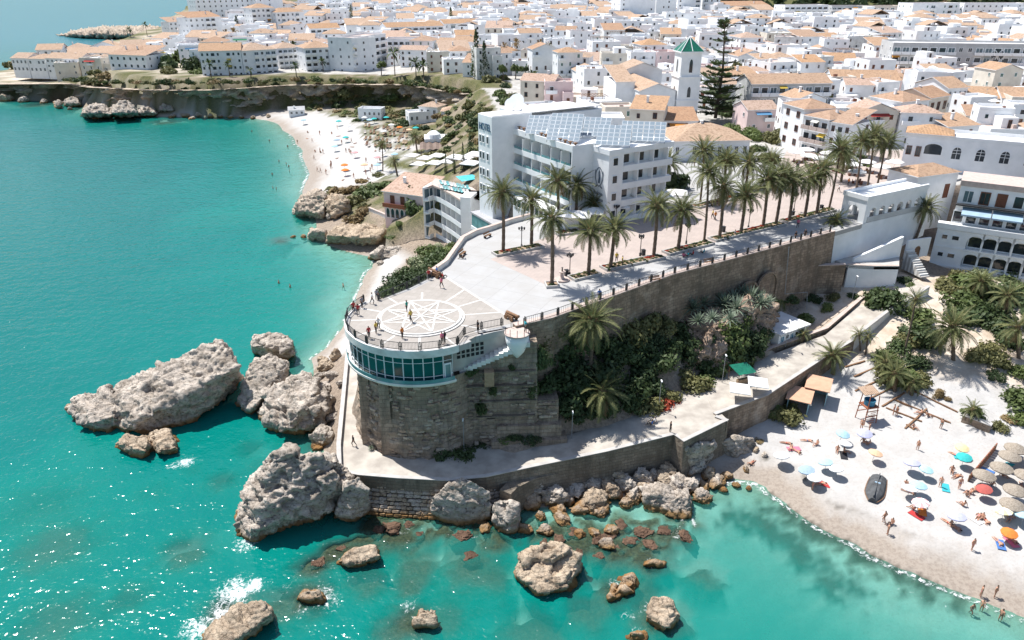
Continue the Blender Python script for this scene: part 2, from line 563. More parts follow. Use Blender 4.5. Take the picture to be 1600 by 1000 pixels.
def pdist(X, Y, line):
    d = np.full(X.shape, 1e18)
    for a, b in zip(line[:-1], line[1:]):
        ex, ey = b[0] - a[0], b[1] - a[1]
        t = np.clip(((X - a[0]) * ex + (Y - a[1]) * ey) / max(ex * ex + ey * ey, 1e-9), 0, 1)
        d = np.minimum(d, (X - a[0] - ex * t) ** 2 + (Y - a[1] - ey * t) ** 2)
    return np.sqrt(d)

CLIFF_EDGE = [G(735, 147, 16), G(690, 138, 16), G(640, 131, 15), G(560, 128, 15), G(450, 126, 15), G(330, 130, 15), G(240, 131, 14), G(150, 128, 12.5), G(108, 126, 10.5), G(0, 134, 7), G(-160, 142, 6)]
HEADLAND = [G(598, 490, 20), G(595, 470, 20), G(642, 453, 20), G(703, 417, 20), G(719, 395, 20), G(733, 379, 20), G(766, 364, 20), G(800, 352, 20),
            (3, 128), (4, 134), (0, 142), (0, 152), (-4, 165), (-5, 190), (-4, 235), (-10, 290)] + CLIFF_EDGE + [
            G(-160, 116, 5), G(0, 114, 5), G(18, 100, 7), G(40, 90, 8), G(110, 80, 9), G(200, 72, 9), G(258, 62, 9), G(268, 44, 9), G(300, 28, 9),
            (-520, 1300), (-430, 1900), (-220, 2150), (0, 2800), (9000, 9000), (9000, 150),
            G(1900, 290, 20), G(1600, 280, 20), (G(1452, 295, 20).x, G(1452, 295, 20).y + 3), (G(1350, 350, 20).x, G(1350, 350, 20).y + 6), *[(p.x - 1.0, p.y + 2.3) for p in (G(1318, 352, 20), G(1225, 386, 20), G(1050, 433, 20), G(945, 471, 20), G(862, 501, 20), G(808, 514, 20))], (-1, 86), (-6, 86), (-12, 86), (-16, 87.5)]
# heights of the low ground and the sea bed, as the photograph shows them
LOW = [(1180, 752, 0), (1240, 797, 0), (1330, 847, 0), (1430, 897, 0), (1530, 937, 0), (1600, 965, 0), (1700, 1000, 0),
       (1190, 725, .7), (1300, 800, .7), (1430, 860, .7), (1560, 905, .7), (1200, 690, 1.6), (1400, 700, 1.9), (1560, 730, 1.7), (1300, 760, 1.2), (1500, 830, 1.2), (1700, 850, 1.6),
       (1290, 650, 2.3), (1400, 645, 2.8), (1520, 665, 3.0), (1700, 700, 3), (1230, 640, 2.0), (1140, 690, 1.2), (1090, 740, .4), (1120, 770, -.3),
       (1230, 492, 8.3), (1290, 455, 9.6), (1330, 470, 9.3), (1420, 440, 10.8), (1500, 432, 8.8), (1600, 435, 8.5), (1750, 440, 8.5), (1560, 560, 7), (1480, 610, 4.6), (1350, 570, 5.2), (1600, 620, 4.6),
       (1700, 600, 5.5), (1420, 520, 8.0), (1310, 600, 3.6), (1210, 545, 6.3), (1140, 575, 6.0), (1090, 600, 5.8), (1000, 650, 5.7), (900, 680, 4.9), (760, 700, 4.4), (650, 705, 4.3), (600, 712, 4.3), (560, 700, 4.3), (550, 640, 4.3), (548, 580, 4.4), (700, 725, 4.3), (800, 715, 4.5),
       (525, 640, 1.5), (515, 700, 0.5), (520, 580, 1.5), (600, 790, -.6), (700, 800, -.6), (800, 795, -.4), (900, 770, .2), (1000, 765, .2), (1050, 745, .8),
       (1150, 850, -1.6), (1300, 925, -1.2), (1450, 985, -1.1), (1200, 985, -3.0), (1050, 950, -3.2), (1350, 1000, -1.8), (1600, 1060, -1.6),
       (900, 845, -.9), (1000, 850, -.9), (1080, 820, -.7), (700, 835, -1.0), (620, 835, -.9), (800, 870, -2.2), (880, 970, -4.2), (700, 940, -4.4), (560, 930, -4.2), (480, 880, -4.2), (300, 900, -6.5), (100, 800, -8), (300, 750, -7.5), (50, 980, -8), (400, 1050, -6), (800, 1060, -5), (1100, 1060, -4),
       (200, 600, -9), (440, 560, -5), (465, 510, -3.2), (395, 650, -5), (470, 690, -2.2), (430, 620, -3.0), (495, 545, -1),
       (487, 560, 0), (520, 530, 0), (540, 500, 0), (556, 470, 0), (566, 445, 0), (582, 418, 0), (590, 404, 0), (580, 460, .9), (600, 430, 1.3), (560, 500, .9), (530, 545, 1.0),
       (530, 485, -.7), (500, 480, -1.3), (540, 430, -.8), (505, 425, -1.8), (470, 440, -3.0), (430, 490, -5), (300, 450, -9), (100, 450, -10), (300, 380, -9), (430, 380, -4.5), (450, 345, -3),
       (415, 188, 0), (441, 203, 0), (461, 225, 0), (476, 255, 0), (477, 285, 0), (472, 303, 0), (470, 195, 1.6), (500, 205, 1.5), (510, 250, 1.3), (520, 290, 1.6), (600, 235, 2.8), (640, 265, 3.6), (590, 280, 2.8), (560, 205, 3),
       (448, 250, -.9), (445, 300, -1.2), (400, 215, -2.5), (415, 260, -3.2), (350, 210, -5), (300, 300, -9), (200, 215, -7), (100, 185, -7), (0, 200, -8), (0, 300, -10), (100, 330, -10),
       (395, 184, .2), (330, 181, .2), (250, 181, .2), (130, 168, .2), (0, 158, .2), (640, 185, 5), (700, 195, 7), (590, 180, 4), (500, 175, 3), (420, 170, 3), (730, 190, 9),
       (600, 330, 5.5), (630, 385, 3.6), (600, 392, 1.0), (660, 305, 8), (560, 325, 4), (510, 310, 2.2), (520, 360, 1.5), (700, 275, 10), (690, 240, 7), (735, 235, 9), (660, 400, 3.6), (690, 382, 4.6), (715, 372, 5), (650, 420, 3.6), (620, 440, 2.6), (600, 460, 2.0),
       (900, 620, 9.5), (1000, 580, 9), (1080, 560, 8), (1000, 540, 12.2), (900, 590, 11.3), (848, 565, 13.5), (845, 600, 11.3), (900, 562, 13), (960, 545, 12.5), (1040, 520, 12.5), (1130, 480, 13.3), (1090, 488, 12.6), (1180, 473, 13.3), (1062, 497, 12.2), (1120, 500, 11), (1180, 500, 9.5), (-100, 100, -10), (0, 92, -10), (0, 106, -6), (-200, 121, -8), (100, 72, -10), (50, 84, -7), (200, 60, -10), (-400, 130, -10),
       (-300, 250, -11), (-300, 500, -11), (-200, 800, -10), (-200, 1050, -10), (1900, 1060, .5), (1900, 700, 3.5), (2000, 450, 8.5)]
LP = np.array([tuple(G(a, b, c)) for a, b, c in LOW])
def rbf_fit(P):
    D = np.linalg.norm(P[:, None, :2] - P[None, :, :2], axis=2)
    n = len(P)
    A = np.zeros((n + 1, n + 1)); A[:n, :n] = -D - 0.02 * np.eye(n) * 10; A[:n, n] = 1; A[n, :n] = 1
    return np.linalg.solve(A, np.concatenate([P[:, 2], [0]]))
LW = rbf_fit(LP)
def lowland(X, Y):
    o = np.full(X.shape, LW[-1])
    for (x, y, _), w in zip(LP, LW[:-1]):
        o -= w * np.sqrt((X - x) ** 2 + (Y - y) ** 2)
    return np.clip(o, -11, 14)
REEF = [(60, 790, 6, -2.6), (85, 855, 5, -1.7), (290, 862, 3, -1.2), (85, 972, 4.5, -1.7), (735, 882, 4, -1.0), (765, 902, 2.6, -1.2), (835, 988, 4, -1.5), (920, 952, 3.2, -1.3), (880, 905, 2.6, -.7), (200, 935, 2.6, -1.9), (575, 905, 3, -1.2), (655, 885, 3, -.9), (440, 945, 3, -.9), (1000, 925, 3, -1.3), (1100, 892, 3, -1.3), (700, 965, 3, -1.6), (390, 700, 2.4, -2.0), (345, 752, 2, -1.6), (240, 770, 3, -3.2), (150, 700, 5, -4), (770, 850, 2.4, -.6), (620, 985, 2.5, -.8), (75, 780, 7, -4.5), (85, 850, 6, -3.0), (290, 860, 3.5, -2.2), (80, 970, 5, -3), (150, 960, 3, -3), (345, 755, 2.0, -2.6), (735, 870, 4, -1.7), (750, 905, 3, -2.0), (880, 900, 3, -1.0), (300, 735, 1.5, -3), (640, 860, 2, -1.2), (960, 860, 3, -.5), (1000, 870, 3, -.7),
        (1030, 845, 2.5, -.6), (930, 830, 3, -.2), (870, 825, 2, -.2), (620, 835, 3, -.25), (560, 860, 3, -.35), (590, 815, 2.5, -.1), (490, 885, 2.2, -.25), (520, 862, 2, -.3), (440, 375, 3.2, -.5), (970, 800, 2, -.1), (900, 850, 2, -.3), (1040, 880, 2, -1.2),
        (640, 915, 2.2, -.9), (1110, 905, 3, -1.9), (830, 990, 4, -2.4), (920, 960, 3.5, -2.0), (640, 975, 2.6, -.3), (480, 935, 2.6, -.15), (360, 955, 2.5, -.15), (960, 925, 2.5, -.4), (1030, 965, 3, -.5), (1015, 885, 1.8, -.3), (410, 730, 2.5, -2.6), (470, 640, 2, -1.5), (360, 340, 10, -4), (260, 190, 8, -.6), (170, 187, 8, -1), (60, 163, 9, -.5)]
WEED = [[G(1150, 800), G(1215, 825), G(1260, 855), G(1300, 900), G(1335, 912)], [G(1215, 795), G(1290, 830), G(1360, 865), G(1425, 900), G(1470, 920)]]
def terrain(X, Y):
    low = lowland(X, Y)
    p3 = np.stack([X * 0.13, Y * 0.13, np.zeros_like(X)], 1)
    nb = fbm(p3, 4)
    n2 = fbm(p3 * 4.1 + 31.0, 4)
    far = Y > 700
    low = np.where(far, -11, low)
    low = low + np.where(low < -0.8, 0.35 * n2, np.where(low < 2.5, 0.05 * n2, 0.18 * n2))
    reef = np.zeros_like(X)
    for px, py, r, top in REEF:
        c = G(px, py, 0)
        d = np.hypot(X - c.x, (Y - c.y)) / r
        b = top - 2.6 * np.maximum(0, d - 0.35 + 0.45 * n2) ** 1.4 + 0.30 * n2
        m = (b > low) & (d < 2.4) & (low < 0.4)
        reef = np.where(m, np.maximum(reef, np.clip((b - low) * 1.2, 0, 1)), reef)
        low = np.where(m, np.minimum(b, -0.06), low)
    front = sdist(X, Y, [G(560, 795), G(760, 800), G(850, 800), G(1080, 790), G(1120, 830), G(1060, 885), G(900, 895), G(760, 860), G(560, 885), G(470, 905), G(470, 870)])
    fr = np.clip(front / 3.0, 0, 1) * np.clip((n2 + 0.28) * 2.6, 0, 1)
    low = np.where(low < 0.3, np.minimum(low + fr * 1.3, np.maximum(low, -0.1)), low)
    reef = np.maximum(reef, fr * (low < 0.3))
    sd = sdist(X, Y, HEADLAND)
    sd_n = sd - np.where((Y > 300) & (X < -10) & (Y < 520), 2.6, 0.0) + nb * np.where(Y > 200, 1.5, 0.9)
    west = sstep(-15, -70, X) * sstep(210, 260, Y)
    top = 19.6 * (1 - west) + 15.0 * west
    tip = sstep(-195, -262, X) * (1 - sstep(520, 700, Y))
    top = top * (1 - tip) + 6.8 * tip
    top = top + 0.011 * np.clip(Y - 240, 0, 1000) * (1 - tip)
    top = top + 80 * sstep(720, 1250, Y) * sstep(110, 280, X) + nb * np.where(Y > 950, 6, 0)
    valley = ((X > -30) & (X < 5) & (Y > 165) & (Y < 305))
    slope = np.where(valley, 0.55, np.where(Y > 300, 3.5, 3.2))
    plat = np.where(sd_n > 0, top, top + slope * sd_n)
    plat = np.where(sd > 10, top, plat)
    z = np.maximum(low, plat)
    steep = np.clip((plat > low) * (sd < 1.5), 0, 1).astype(float)
    return z, low, sd, steep, reef, nb, n2

def axis(lo, hi, f0, f1, step, g0, g1):
    a = list(np.arange(f0, f1, step))
    s, x = step, f1
    while x < hi:
        a.append(x); s *= g1; x += s
    s, x, b = step, f0, []
    while x > lo:
        s *= g0; x -= s; b.append(x)
    return np.array(b[::-1] + a)
gx = axis(-9000, 9000, -66, 78, 0.62, 1.032, 1.032)
gy = axis(-300, 12000, 50, 150, 0.62, 1.12, 1.021)
GX, GYm = np.meshgrid(gx, gy)
X, Y = GX.ravel(), GYm.ravel()
Z, LOWZ, SD, STEEP, REEFM, NB, N2 = terrain(X, Y)
nx, ny = len(gx), len(gy)
idx = np.arange(nx * ny).reshape(ny, nx)
FQ = np.stack([idx[:-1, :-1], idx[:-1, 1:], idx[1:, 1:], idx[1:, :-1]], -1).reshape(-1, 4)
beach_r = np.clip(sdist(X, Y, [G(1080, 760), G(1160, 690), G(1230, 640), G(1300, 610), G(1370, 610), G(1480, 640), G(1560, 650), G(1800, 690), G(1900, 1500), G(1200, 1500), G(900, 1200)]) / 3 + 0.5, 0, 1)
beach_f = np.clip(sdist(X, Y, [G(395, 183), G(500, 182), G(590, 200), G(660, 250), G(640, 300), G(540, 305), G(470, 310), G(300, 330), G(300, 200)]) / 8 + 0.5, 0, 1)
beach_i = np.clip(sdist(X, Y, [G(487, 570), G(545, 570), G(600, 455), G(640, 420), G(600, 398), G(560, 400), G(440, 440), G(440, 560)]) / 3 + 0.5, 0, 1)
garden = np.clip(sdist(X, Y, [G(1200, 560, 6), G(1300, 440, 9), G(1450, 430, 10), G(1900, 420, 10), G(1900, 700, 3), G(1480, 640, 3), G(1300, 610, 3)]) / 2 + 0.5, 0, 1)
sandm = np.clip(np.maximum.reduce([beach_r, beach_f, beach_i, (Z < -0.1) * (1 - REEFM)]), 0, 1)
weed = np.zeros_like(X)
for ln in WEED:
    weed = np.maximum(weed, np.clip(1.25 - pdist(X, Y, ln) / 2.3 + 1.1 * N2, 0, 1))
weed *= (Z < 0.02)
vegm = np.clip(((X < 2) & (Y > 165) & (Z > 3.0) & (SD < 1.0)) * (0.65 + 1.2 * NB), 0, 1)
hillm = sstep(725, 760, Y) * sstep(110, 200, X)
vegm = np.maximum(vegm, hillm)
vegm = np.maximum(vegm, np.clip((X < -150) * (SD > 0) * (0.35 + 1.3 * NB), 0, 1))
vegm = np.maximum(vegm, np.clip((X < 0) * (Y > 300) * (SD < 16) * (SD > -4) * (0.75 + 1.0 * NB), 0, 1))
vegm = np.maximum(vegm, STEEP * ((X > -8) & (X < 66) & (Y < 140)) * np.clip(0.7 + NB, 0, 1))
townm = np.clip((SD > np.where((X < 0) & (Y > 300), 15, 0.2)) * 1.0, 0, 1) * (1 - hillm) * (1 - 0.8 * sstep(-120, -190, X))
garden = np.maximum(garden, sstep(-120, -190, X) * (SD > -3))
wet = np.clip(1.35 - np.abs(Z - .2) / 0.70 + .35 * N2, 0, 1)
wrack = np.clip(np.exp(-((Z - .92 - .12 * NB) / .05) ** 2) * np.clip(.55 + 2.2 * N2, 0, 1) * beach_r * (X > 26) * sstep(52, 38, X), 0, 1)

t = NT('ground')
def att(t, name):
    a = t.n('ShaderNodeAttribute'); a.attribute_name = name
    return a.outputs['Fac']
p = t.pos()
nz = t.noise(p, 0.25, 8, 0.65)
nf = t.noise(p, 2.5, 6, 0.7)
rockc = t.mix(t.ramp(nf, [(0.35, 0.0), (0.6, 1.0)]), (0.17, 0.135, 0.105), (0.34, 0.275, 0.215))
sand = t.mix(t.ramp(nz, [(0.35, 0.0), (0.65, 1.0)]), (0.43, 0.413, 0.39), (0.50, 0.487, 0.468))
sand = t.mix(t.ramp(nf, [(0.50, 0.0), (0.72, 0.5)]), sand, (0.35, 0.328, 0.30))
ft = t.n('ShaderNodeTexVoronoi'); ft.inputs['Scale'].default_value = 1.6; t.l(p, ft.inputs['Vector'])
sand = t.mix(t.ramp(ft.outputs['Distance'], [(0.08, 0.5), (0.24, 0.0)]), sand, (0.38, 0.345, 0.30))
wetsand = t.mix(t.ramp(nf, [(0.45, 0.0), (0.6, 1.0)]), (0.33, 0.28, 0.23), (0.26, 0.215, 0.175))
sand = t.mix(att(t, 'wet'), sand, wetsand)
earth = t.mix(t.ramp(nz, [(0.4, 0.0), (0.6, 1.0)]), (0.46, 0.37, 0.28), (0.62, 0.54, 0.45))
veg = t.mix(t.ramp(nf, [(0.4, 0.0), (0.6, 1.0)]), (0.05, 0.065, 0.025), (0.15, 0.14, 0.055))
paved = t.mix(t.ramp(nz, [(0.4, 0.0), (0.6, 1.0)]), (0.34, 0.325, 0.30), (0.47, 0.45, 0.42))  # colour kept darker for the shadow lying over most streets
reefc = t.mix(t.ramp(nf, [(0.35, 0.0), (0.65, 1.0)]), (0.045, 0.024, 0.016), (0.16, 0.08, 0.048))
c = t.mix(att(t, 'garden'), rockc, earth)
c = t.mix(att(t, 'sand'), c, sand)
c = t.mix(att(t, 'town'), c, paved)
c = t.mix(att(t, 'veg'), c, veg)
c = t.mix(att(t, 'reef'), c, reefc)
c = t.mix(t.math('MULTIPLY', att(t, 'weed'), 0.9), c, (0.055, 0.05, 0.035))
b = t.bump(t.math('ADD', t.noise(p, 1.3, 8, 0.7), t.math('MULTIPLY', t.noise(p, 9.0, 4, 0.6), 0.25)), 0.5, 0.22)
t.done(t.bsdf(c, t.mix(att(t, 'wet'), (0.95,) * 3, (0.55,) * 3), b, 0.2))
me = np_mesh('ground', np.stack([X, Y, Z], 1), FQ, 'ground', True, {'sand': sandm, 'wet': wet * np.maximum(beach_r, np.maximum(beach_f, beach_i)), 'garden': garden, 'veg': vegm, 'town': townm, 'reef': REEFM * (Z < 0.3), 'weed': np.maximum(weed, wrack)})
struct(place('ground', me))

ZG = Z.reshape(ny, nx)
def gz(x, y):
    x, y = np.atleast_1d(np.asarray(x, float)), np.atleast_1d(np.asarray(y, float))
    i = np.clip(np.searchsorted(gx, x) - 1, 0, nx - 2); j = np.clip(np.searchsorted(gy, y) - 1, 0, ny - 2)
    fx = np.clip((x - gx[i]) / (gx[i + 1] - gx[i]), 0, 1); fy = np.clip((y - gy[j]) / (gy[j + 1] - gy[j]), 0, 1)
    return (ZG[j, i] * (1 - fx) + ZG[j, i + 1] * fx) * (1 - fy) + (ZG[j + 1, i] * (1 - fx) + ZG[j + 1, i + 1] * fx) * fy
def ground_z(x, y):
    return float(gz(x, y)[0])
def hit(px, py):
    """where the ground shows at (px, py)"""
    u, v = (px - 800.0) / FPX, (py - 500.0) / FPX
    t = np.geomspace(40, 2500, 2600)
    zz = HCAM + (-SP - v * CP) * t
    g = gz(u * t, (CP - v * SP) * t)
    k = int(np.argmax(zz <= g))
    if not (zz <= g).any(): k = len(t) - 1
    if k == 0: k = len(t) - 1
    return Vector((u * t[k], (CP - v * SP) * t[k], float(g[k])))

# ------------------------------------------------------------------ sea
t = NT('sea_water')
p = t.pos()
dep = att(t, 'depth')
# how much of the bed still shows
ex = t.math('POWER', 2.71828, t.math('MULTIPLY', dep, -0.35))
fac = t.math('SUBTRACT', 1.0, ex, True)
pat = t.noise(p, 0.045, 5, 0.6, 0.6)
dd = t.math('ADD', t.math('MULTIPLY', dep, 0.1), t.math('MULTIPLY', t.math('ADD', pat, -0.5), 0.45), True)
scat = t.ramp(dd, [(0.0, (0.07, 0.305, 0.25)), (0.22, (0.002, 0.235, 0.192)), (0.6, (0.0, 0.178, 0.152)), (1.0, (0.0, 0.138, 0.125))])
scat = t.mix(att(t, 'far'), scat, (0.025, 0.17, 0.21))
n1 = t.noise(t.mapping(p, (1, 1, 1), (0, 0, 0.5)), 0.6, 2, 0.4, 0.3)
n2 = t.noise(p, 1.9, 1.2, 0.45, 0.25)
n3 = t.noise(t.mapping(p, (1, 2.2, 1), (0, 0, -0.4)), 0.11, 3, 0.5)
hgt = t.math('ADD', t.math('MULTIPLY', n1, 0.9), t.math('ADD', t.math('MULTIPLY', n2, 0.40), t.math('MULTIPLY', n3, 1.2)))
nrm = t.bump(hgt, 1.0, 0.26)
foam_n = t.noise(p, 1.7, 8, 0.75, 1.2)
foam = t.math('ADD', t.math('MULTIPLY', att(t, 'foam'), 0.7), t.math('MULTIPLY', t.math('ADD', foam_n, -0.5), 1.7))
foam = t.math('MULTIPLY', t.ramp(foam, [(0.42, 0.0), (0.72, 0.95)]), t.math('GREATER_THAN', att(t, 'foam'), 0.03))
dif = t.n('ShaderNodeBsdfDiffuse'); t.l(scat, dif.inputs['Color'])
tra = t.n('ShaderNodeBsdfTransparent'); tra.inputs['Color'].default_value = (0.62, 0.93, 0.87, 1)
m1 = t.n('ShaderNodeMixShader'); t.l(fac, m1.inputs[0]); t.l(tra.outputs[0], m1.inputs[1]); t.l(dif.outputs[0], m1.inputs[2])
glo = t.n('ShaderNodeBsdfGlossy'); glo.inputs['Roughness'].default_value = 0.14
t.l(nrm, glo.inputs['Normal'])
fr = t.n('ShaderNodeFresnel'); fr.inputs['IOR'].default_value = 1.33; t.l(nrm, fr.inputs['Normal'])
m2 = t.n('ShaderNodeMixShader'); t.l(t.math('MINIMUM', fr.outputs[0], 0.42), m2.inputs[0]); t.l(m1.outputs[0], m2.inputs[1]); t.l(glo.outputs[0], m2.inputs[2])
fo = t.n('ShaderNodeBsdfDiffuse'); fo.inputs['Color'].default_value = (0.82, 0.84, 0.84, 1)
m3 = t.n('ShaderNodeMixShader'); t.l(foam, m3.inputs[0]); t.l(m2.outputs[0], m3.inputs[1]); t.l(fo.outputs[0], m3.inputs[2])
t.done(m3)
depth = np.clip(-Z, 0, 12)
FOAM = [(290, 722, 1.6, .9), (272, 728, 1.5, .7), (385, 850, 2.0, .8), (375, 835, 1.5, .6), (370, 925, 3.0, .9), (395, 915, 1.5, 1.0), (345, 960, 2.6, .8), (310, 985, 3, .8), (505, 930, 2.2, .75), (470, 950, 1.6, .6), (520, 945, 1.8, .6), (640, 945, 1.6, .65), (660, 965, 1.5, .5), (575, 865, 1.2, .6), (630, 830, 1.2, .6), (525, 880, 1.4, .55), (1020, 880, 1.2, .7), (960, 912, 1.1, .8), (985, 960, 1.6, .55), (1012, 950, 1.2, .7), (1000, 990, 1.4, .6), (740, 840, 1.2, .5), (850, 935, 1.0, .55), (540, 905, 1.6, .4), (455, 915, 2.0, .45)]
foam = np.zeros_like(X)
for px, py, r, s in FOAM:
    c = G(px, py, 0)
    foam = np.maximum(foam, s * np.exp(-((X - c.x) ** 2 + (Y - c.y) ** 2) / (r * r)))
shore = np.maximum(beach_r * 0.85, np.maximum(beach_f, beach_i * 0.9))
foam = np.maximum(foam, shore * np.exp(-((depth - 0.09) / 0.11) ** 2) * (Z > -0.5) * (Z < .02))
foam = np.maximum(foam, beach_r * 0.55 * np.exp(-((depth - 0.55) / 0.05) ** 2) * (N2 > -0.1) * (X > 35))
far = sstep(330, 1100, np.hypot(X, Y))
keep = (Z[FQ] < 0.45).any(1)
Fw = FQ[keep]
used = np.unique(Fw)
remap = np.full(nx * ny, -1); remap[used] = np.arange(len(used))
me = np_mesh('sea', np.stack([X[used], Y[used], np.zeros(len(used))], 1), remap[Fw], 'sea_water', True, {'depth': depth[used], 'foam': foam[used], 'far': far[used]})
struct(place('sea', me))

# ------------------------------------------------------------------ rocks
def shaped_rock(name, hulls, label, mat='rock', voxel=0.28, amp=0.35, strata=0.0, sdir=(0.3, 0.2, 1), group=None, cat='rock', seed=0):
    """one boulder from one or more clusters of corner points (px, py, z), fused and weathered"""
    bm = bmesh.new()
    for pts in hulls:
        vs = [bm.verts.new(G(*q)) for q in pts]
        r = bmesh.ops.convex_hull(bm, input=vs)
        junk = [g for g in r.get('geom_interior', []) if isinstance(g, bmesh.types.BMVert)] + [g for g in r.get('geom_unused', []) if isinstance(g, bmesh.types.BMVert)]
        bmesh.ops.delete(bm, geom=list(set(junk)), context='VERTS')
    me = bpy.data.meshes.new('tmp'); bm.to_mesh(me); bm.free()
    o = place('tmp', me)
    md = o.modifiers.new('r', 'REMESH'); md.mode = 'VOXEL'; md.voxel_size = voxel * 0.72
    sm = o.modifiers.new('s', 'SMOOTH'); sm.iterations = 2; sm.factor = 0.5
    m2 = eval_mesh(o)
    drop(o)
    V, N = mesh_np(m2)
    Q = V.astype(float) + seed * 13.7
    sc = np.array([.42, .42, .75])
    wp = 0.4 * np.stack([fbm(Q * .4, 2), fbm(Q * .4 + 9, 2), fbm(Q * .4 + 5, 2)], 1)
    f1, f2, ti, of = worley(Q * sc * .62 + wp, seed)
    g1, g2_, tj, og = worley(Q * sc * 1.7 + 3.3 + wp, seed + 5)
    h1, h2_, tk, oh = worley(Q * sc * 4.2 + 1.3 + wp, seed + 9)
    d = amp * 1.0 * fbm(Q * 0.16, 3) + amp * 1.5 * ti + amp * .55 * of - amp * .5 * np.exp(-((f2 - f1) / .07) ** 2) + amp * .75 * tj + amp * .3 * og + amp * .3 * tk + amp * .12 * oh + amp * 0.3 * (ridged(Q * 0.9, 4) - 0.55)
    if strata:
        s = Q @ np.array(sdir) + 0.6 * fbm(Q * 0.25, 2)
        d = d + strata * (np.abs(((s * 0.75) % 1.0) - 0.5) * 2 - 0.5) + strata * 0.5 * (np.abs(((s * 1.9) % 1.0) - 0.5) * 2 - 0.5)
    V2 = V + N * d[:, None]
    m2.vertices.foreach_set('co', V2.astype(np.float32).ravel())
    m2.polygons.foreach_set('use_smooth', [True] * len(m2.polygons))
    m2.materials.clear(); m2.materials.append(M(mat))
    m2.update()
    m2.name = name
    ob = place(name, m2)
    c = V2.mean(0); c[2] = V2[:, 2].min()
    m2.transform(Matrix.Translation(Vector(-c)))
    ob.location = c
    return tag(ob, label, cat, group)

GR = 'great rocks standing in the sea below the balcony'
shaped_rock('sea_rock', [[(170, 694, -2), (262, 690, -2), (330, 650, -2), (372, 600, -2), (300, 590, -2), (190, 640, -2), (178, 622, 3.5), (182, 600, 4), (250, 575, 6.5), (322, 535, 8.6), (344, 530, 8.8), (373, 572, 7.0), (374, 585, 5.5), (352, 610, 3.5), (300, 625, 3.5), (215, 655, 3)],
                         [(102, 655, -2), (150, 693, -2), (180, 690, -2), (190, 640, -2), (120, 635, -2), (102, 636, 1.0), (118, 620, 2.6), (172, 604, 3.8), (180, 650, 2.4), (140, 660, 2)]],
            'huge tilted grey slab of rock rising alone from the sea', 'rock', 0.3, 0.42, 0.22, (0.35, 0.55, 0.75), GR, seed=1)
shaped_rock('sea_rock', [[(178, 705, -2), (215, 732, -2), (240, 720, -2), (232, 690, -2), (190, 680, -2), (180, 692, 1.6), (200, 676, 2.6), (232, 682, 2.6), (228, 706, 1.6)],
                         [(230, 712, -2), (280, 722, -2), (276, 695, -2), (235, 690, -2), (236, 672, 2.2), (262, 670, 2.2), (277, 700, 1.2), (250, 705, 1.4)]],
            'low double rock with ochre foot beside the huge tilted slab', 'rock_warm', 0.22, 0.3, 0.1, group=GR, seed=2)
shaped_rock('sea_rock', [[(395, 555, -2), (440, 575, -2), (460, 560, -2), (450, 530, -2), (400, 530, -2), (392, 540, 2.5), (397, 522, 4), (430, 520, 4.5), (456, 535, 3.5), (458, 552, 2), (420, 545, 3.2)]],
            'rounded pale rock behind the standing rock near the shore', 'rock', 0.25, 0.35, 0.1, group=GR, seed=3)
shaped_rock('sea_rock', [[(366, 640, -2), (395, 655, -2), (440, 610, -2), (448, 570, -2), (410, 570, -2), (370, 625, 1.5), (396, 562, 6.0), (420, 553, 6.6), (446, 565, 6.0), (447, 590, 3.8), (412, 620, 3), (392, 640, 1.5)]],
            'tall leaning rock with flat shaded flank in the sea', 'rock', 0.25, 0.32, 0.15, (0.7, 0.2, 0.6), GR, seed=4)
shaped_rock('sea_rock', [[(400, 660, -2), (440, 690, -2), (505, 672, -2), (520, 630, -2), (450, 610, -2), (402, 650, 1.0), (422, 612, 3.5), (455, 592, 5.5), (480, 582, 6.0), (500, 600, 5.5), (512, 640, 3.5), (508, 662, 1.5), (448, 668, 2.5), (470, 640, 4.6)]],
            'broad craggy rock between leaning rock and the quay path', 'rock', 0.25, 0.5, 0.18, (0.2, 0.7, 0.6), GR, seed=5)
shaped_rock('sea_rock', [[(375, 850, -2), (395, 858, -2), (470, 830, -2), (545, 800, -2), (575, 770, -2), (480, 730, -2), (400, 770, -2), (362, 815, 1.0), (372, 800, 2.0), (410, 760, 5), (420, 712, 9.0), (448, 702, 9.6), (468, 718, 8.6), (500, 716, 8.2), (532, 718, 7.6), (545, 745, 5.5), (470, 790, 4), (400, 830, 2.0), (520, 780, 3.5)],
                         [(408, 735, 6.5), (412, 720, 8.2), (440, 702, 9.6), (462, 712, 8.6), (455, 740, 6), (430, 745, 6), (440, 760, 3)]],
            'biggest craggy pale rock against the corner of the quay', 'rock', 0.3, 0.55, 0.25, (0.5, 0.5, 0.6), GR, seed=6)
shaped_rock('sea_rock', [[(520, 818, -2), (560, 818, -2), (580, 795, -2), (560, 770, -2), (525, 780, -2), (522, 805, 1.5), (540, 752, 6.2), (562, 744, 6.2), (575, 765, 5), (580, 790, 2.2), (550, 808, 1.8)]],
            'smooth upright boulder leaning on the biggest rock', 'rock', 0.22, 0.22, 0.08, group=GR, seed=7)
shaped_rock('sea_rock', [[(680, 826, -2), (735, 842, -2), (768, 830, -2), (765, 800, -2), (685, 806, -2), (671, 792, 2), (674, 777, 3.2), (702, 755, 4.9), (722, 745, 5.5), (735, 750, 5.5), (766, 768, 4.0), (768, 800, 1.5), (715, 786, 3), (700, 804, 1.2)]],
            'square pale block of rock before the stone revetment', 'rock', 0.22, 0.22, 0.08, group=GR, seed=8)
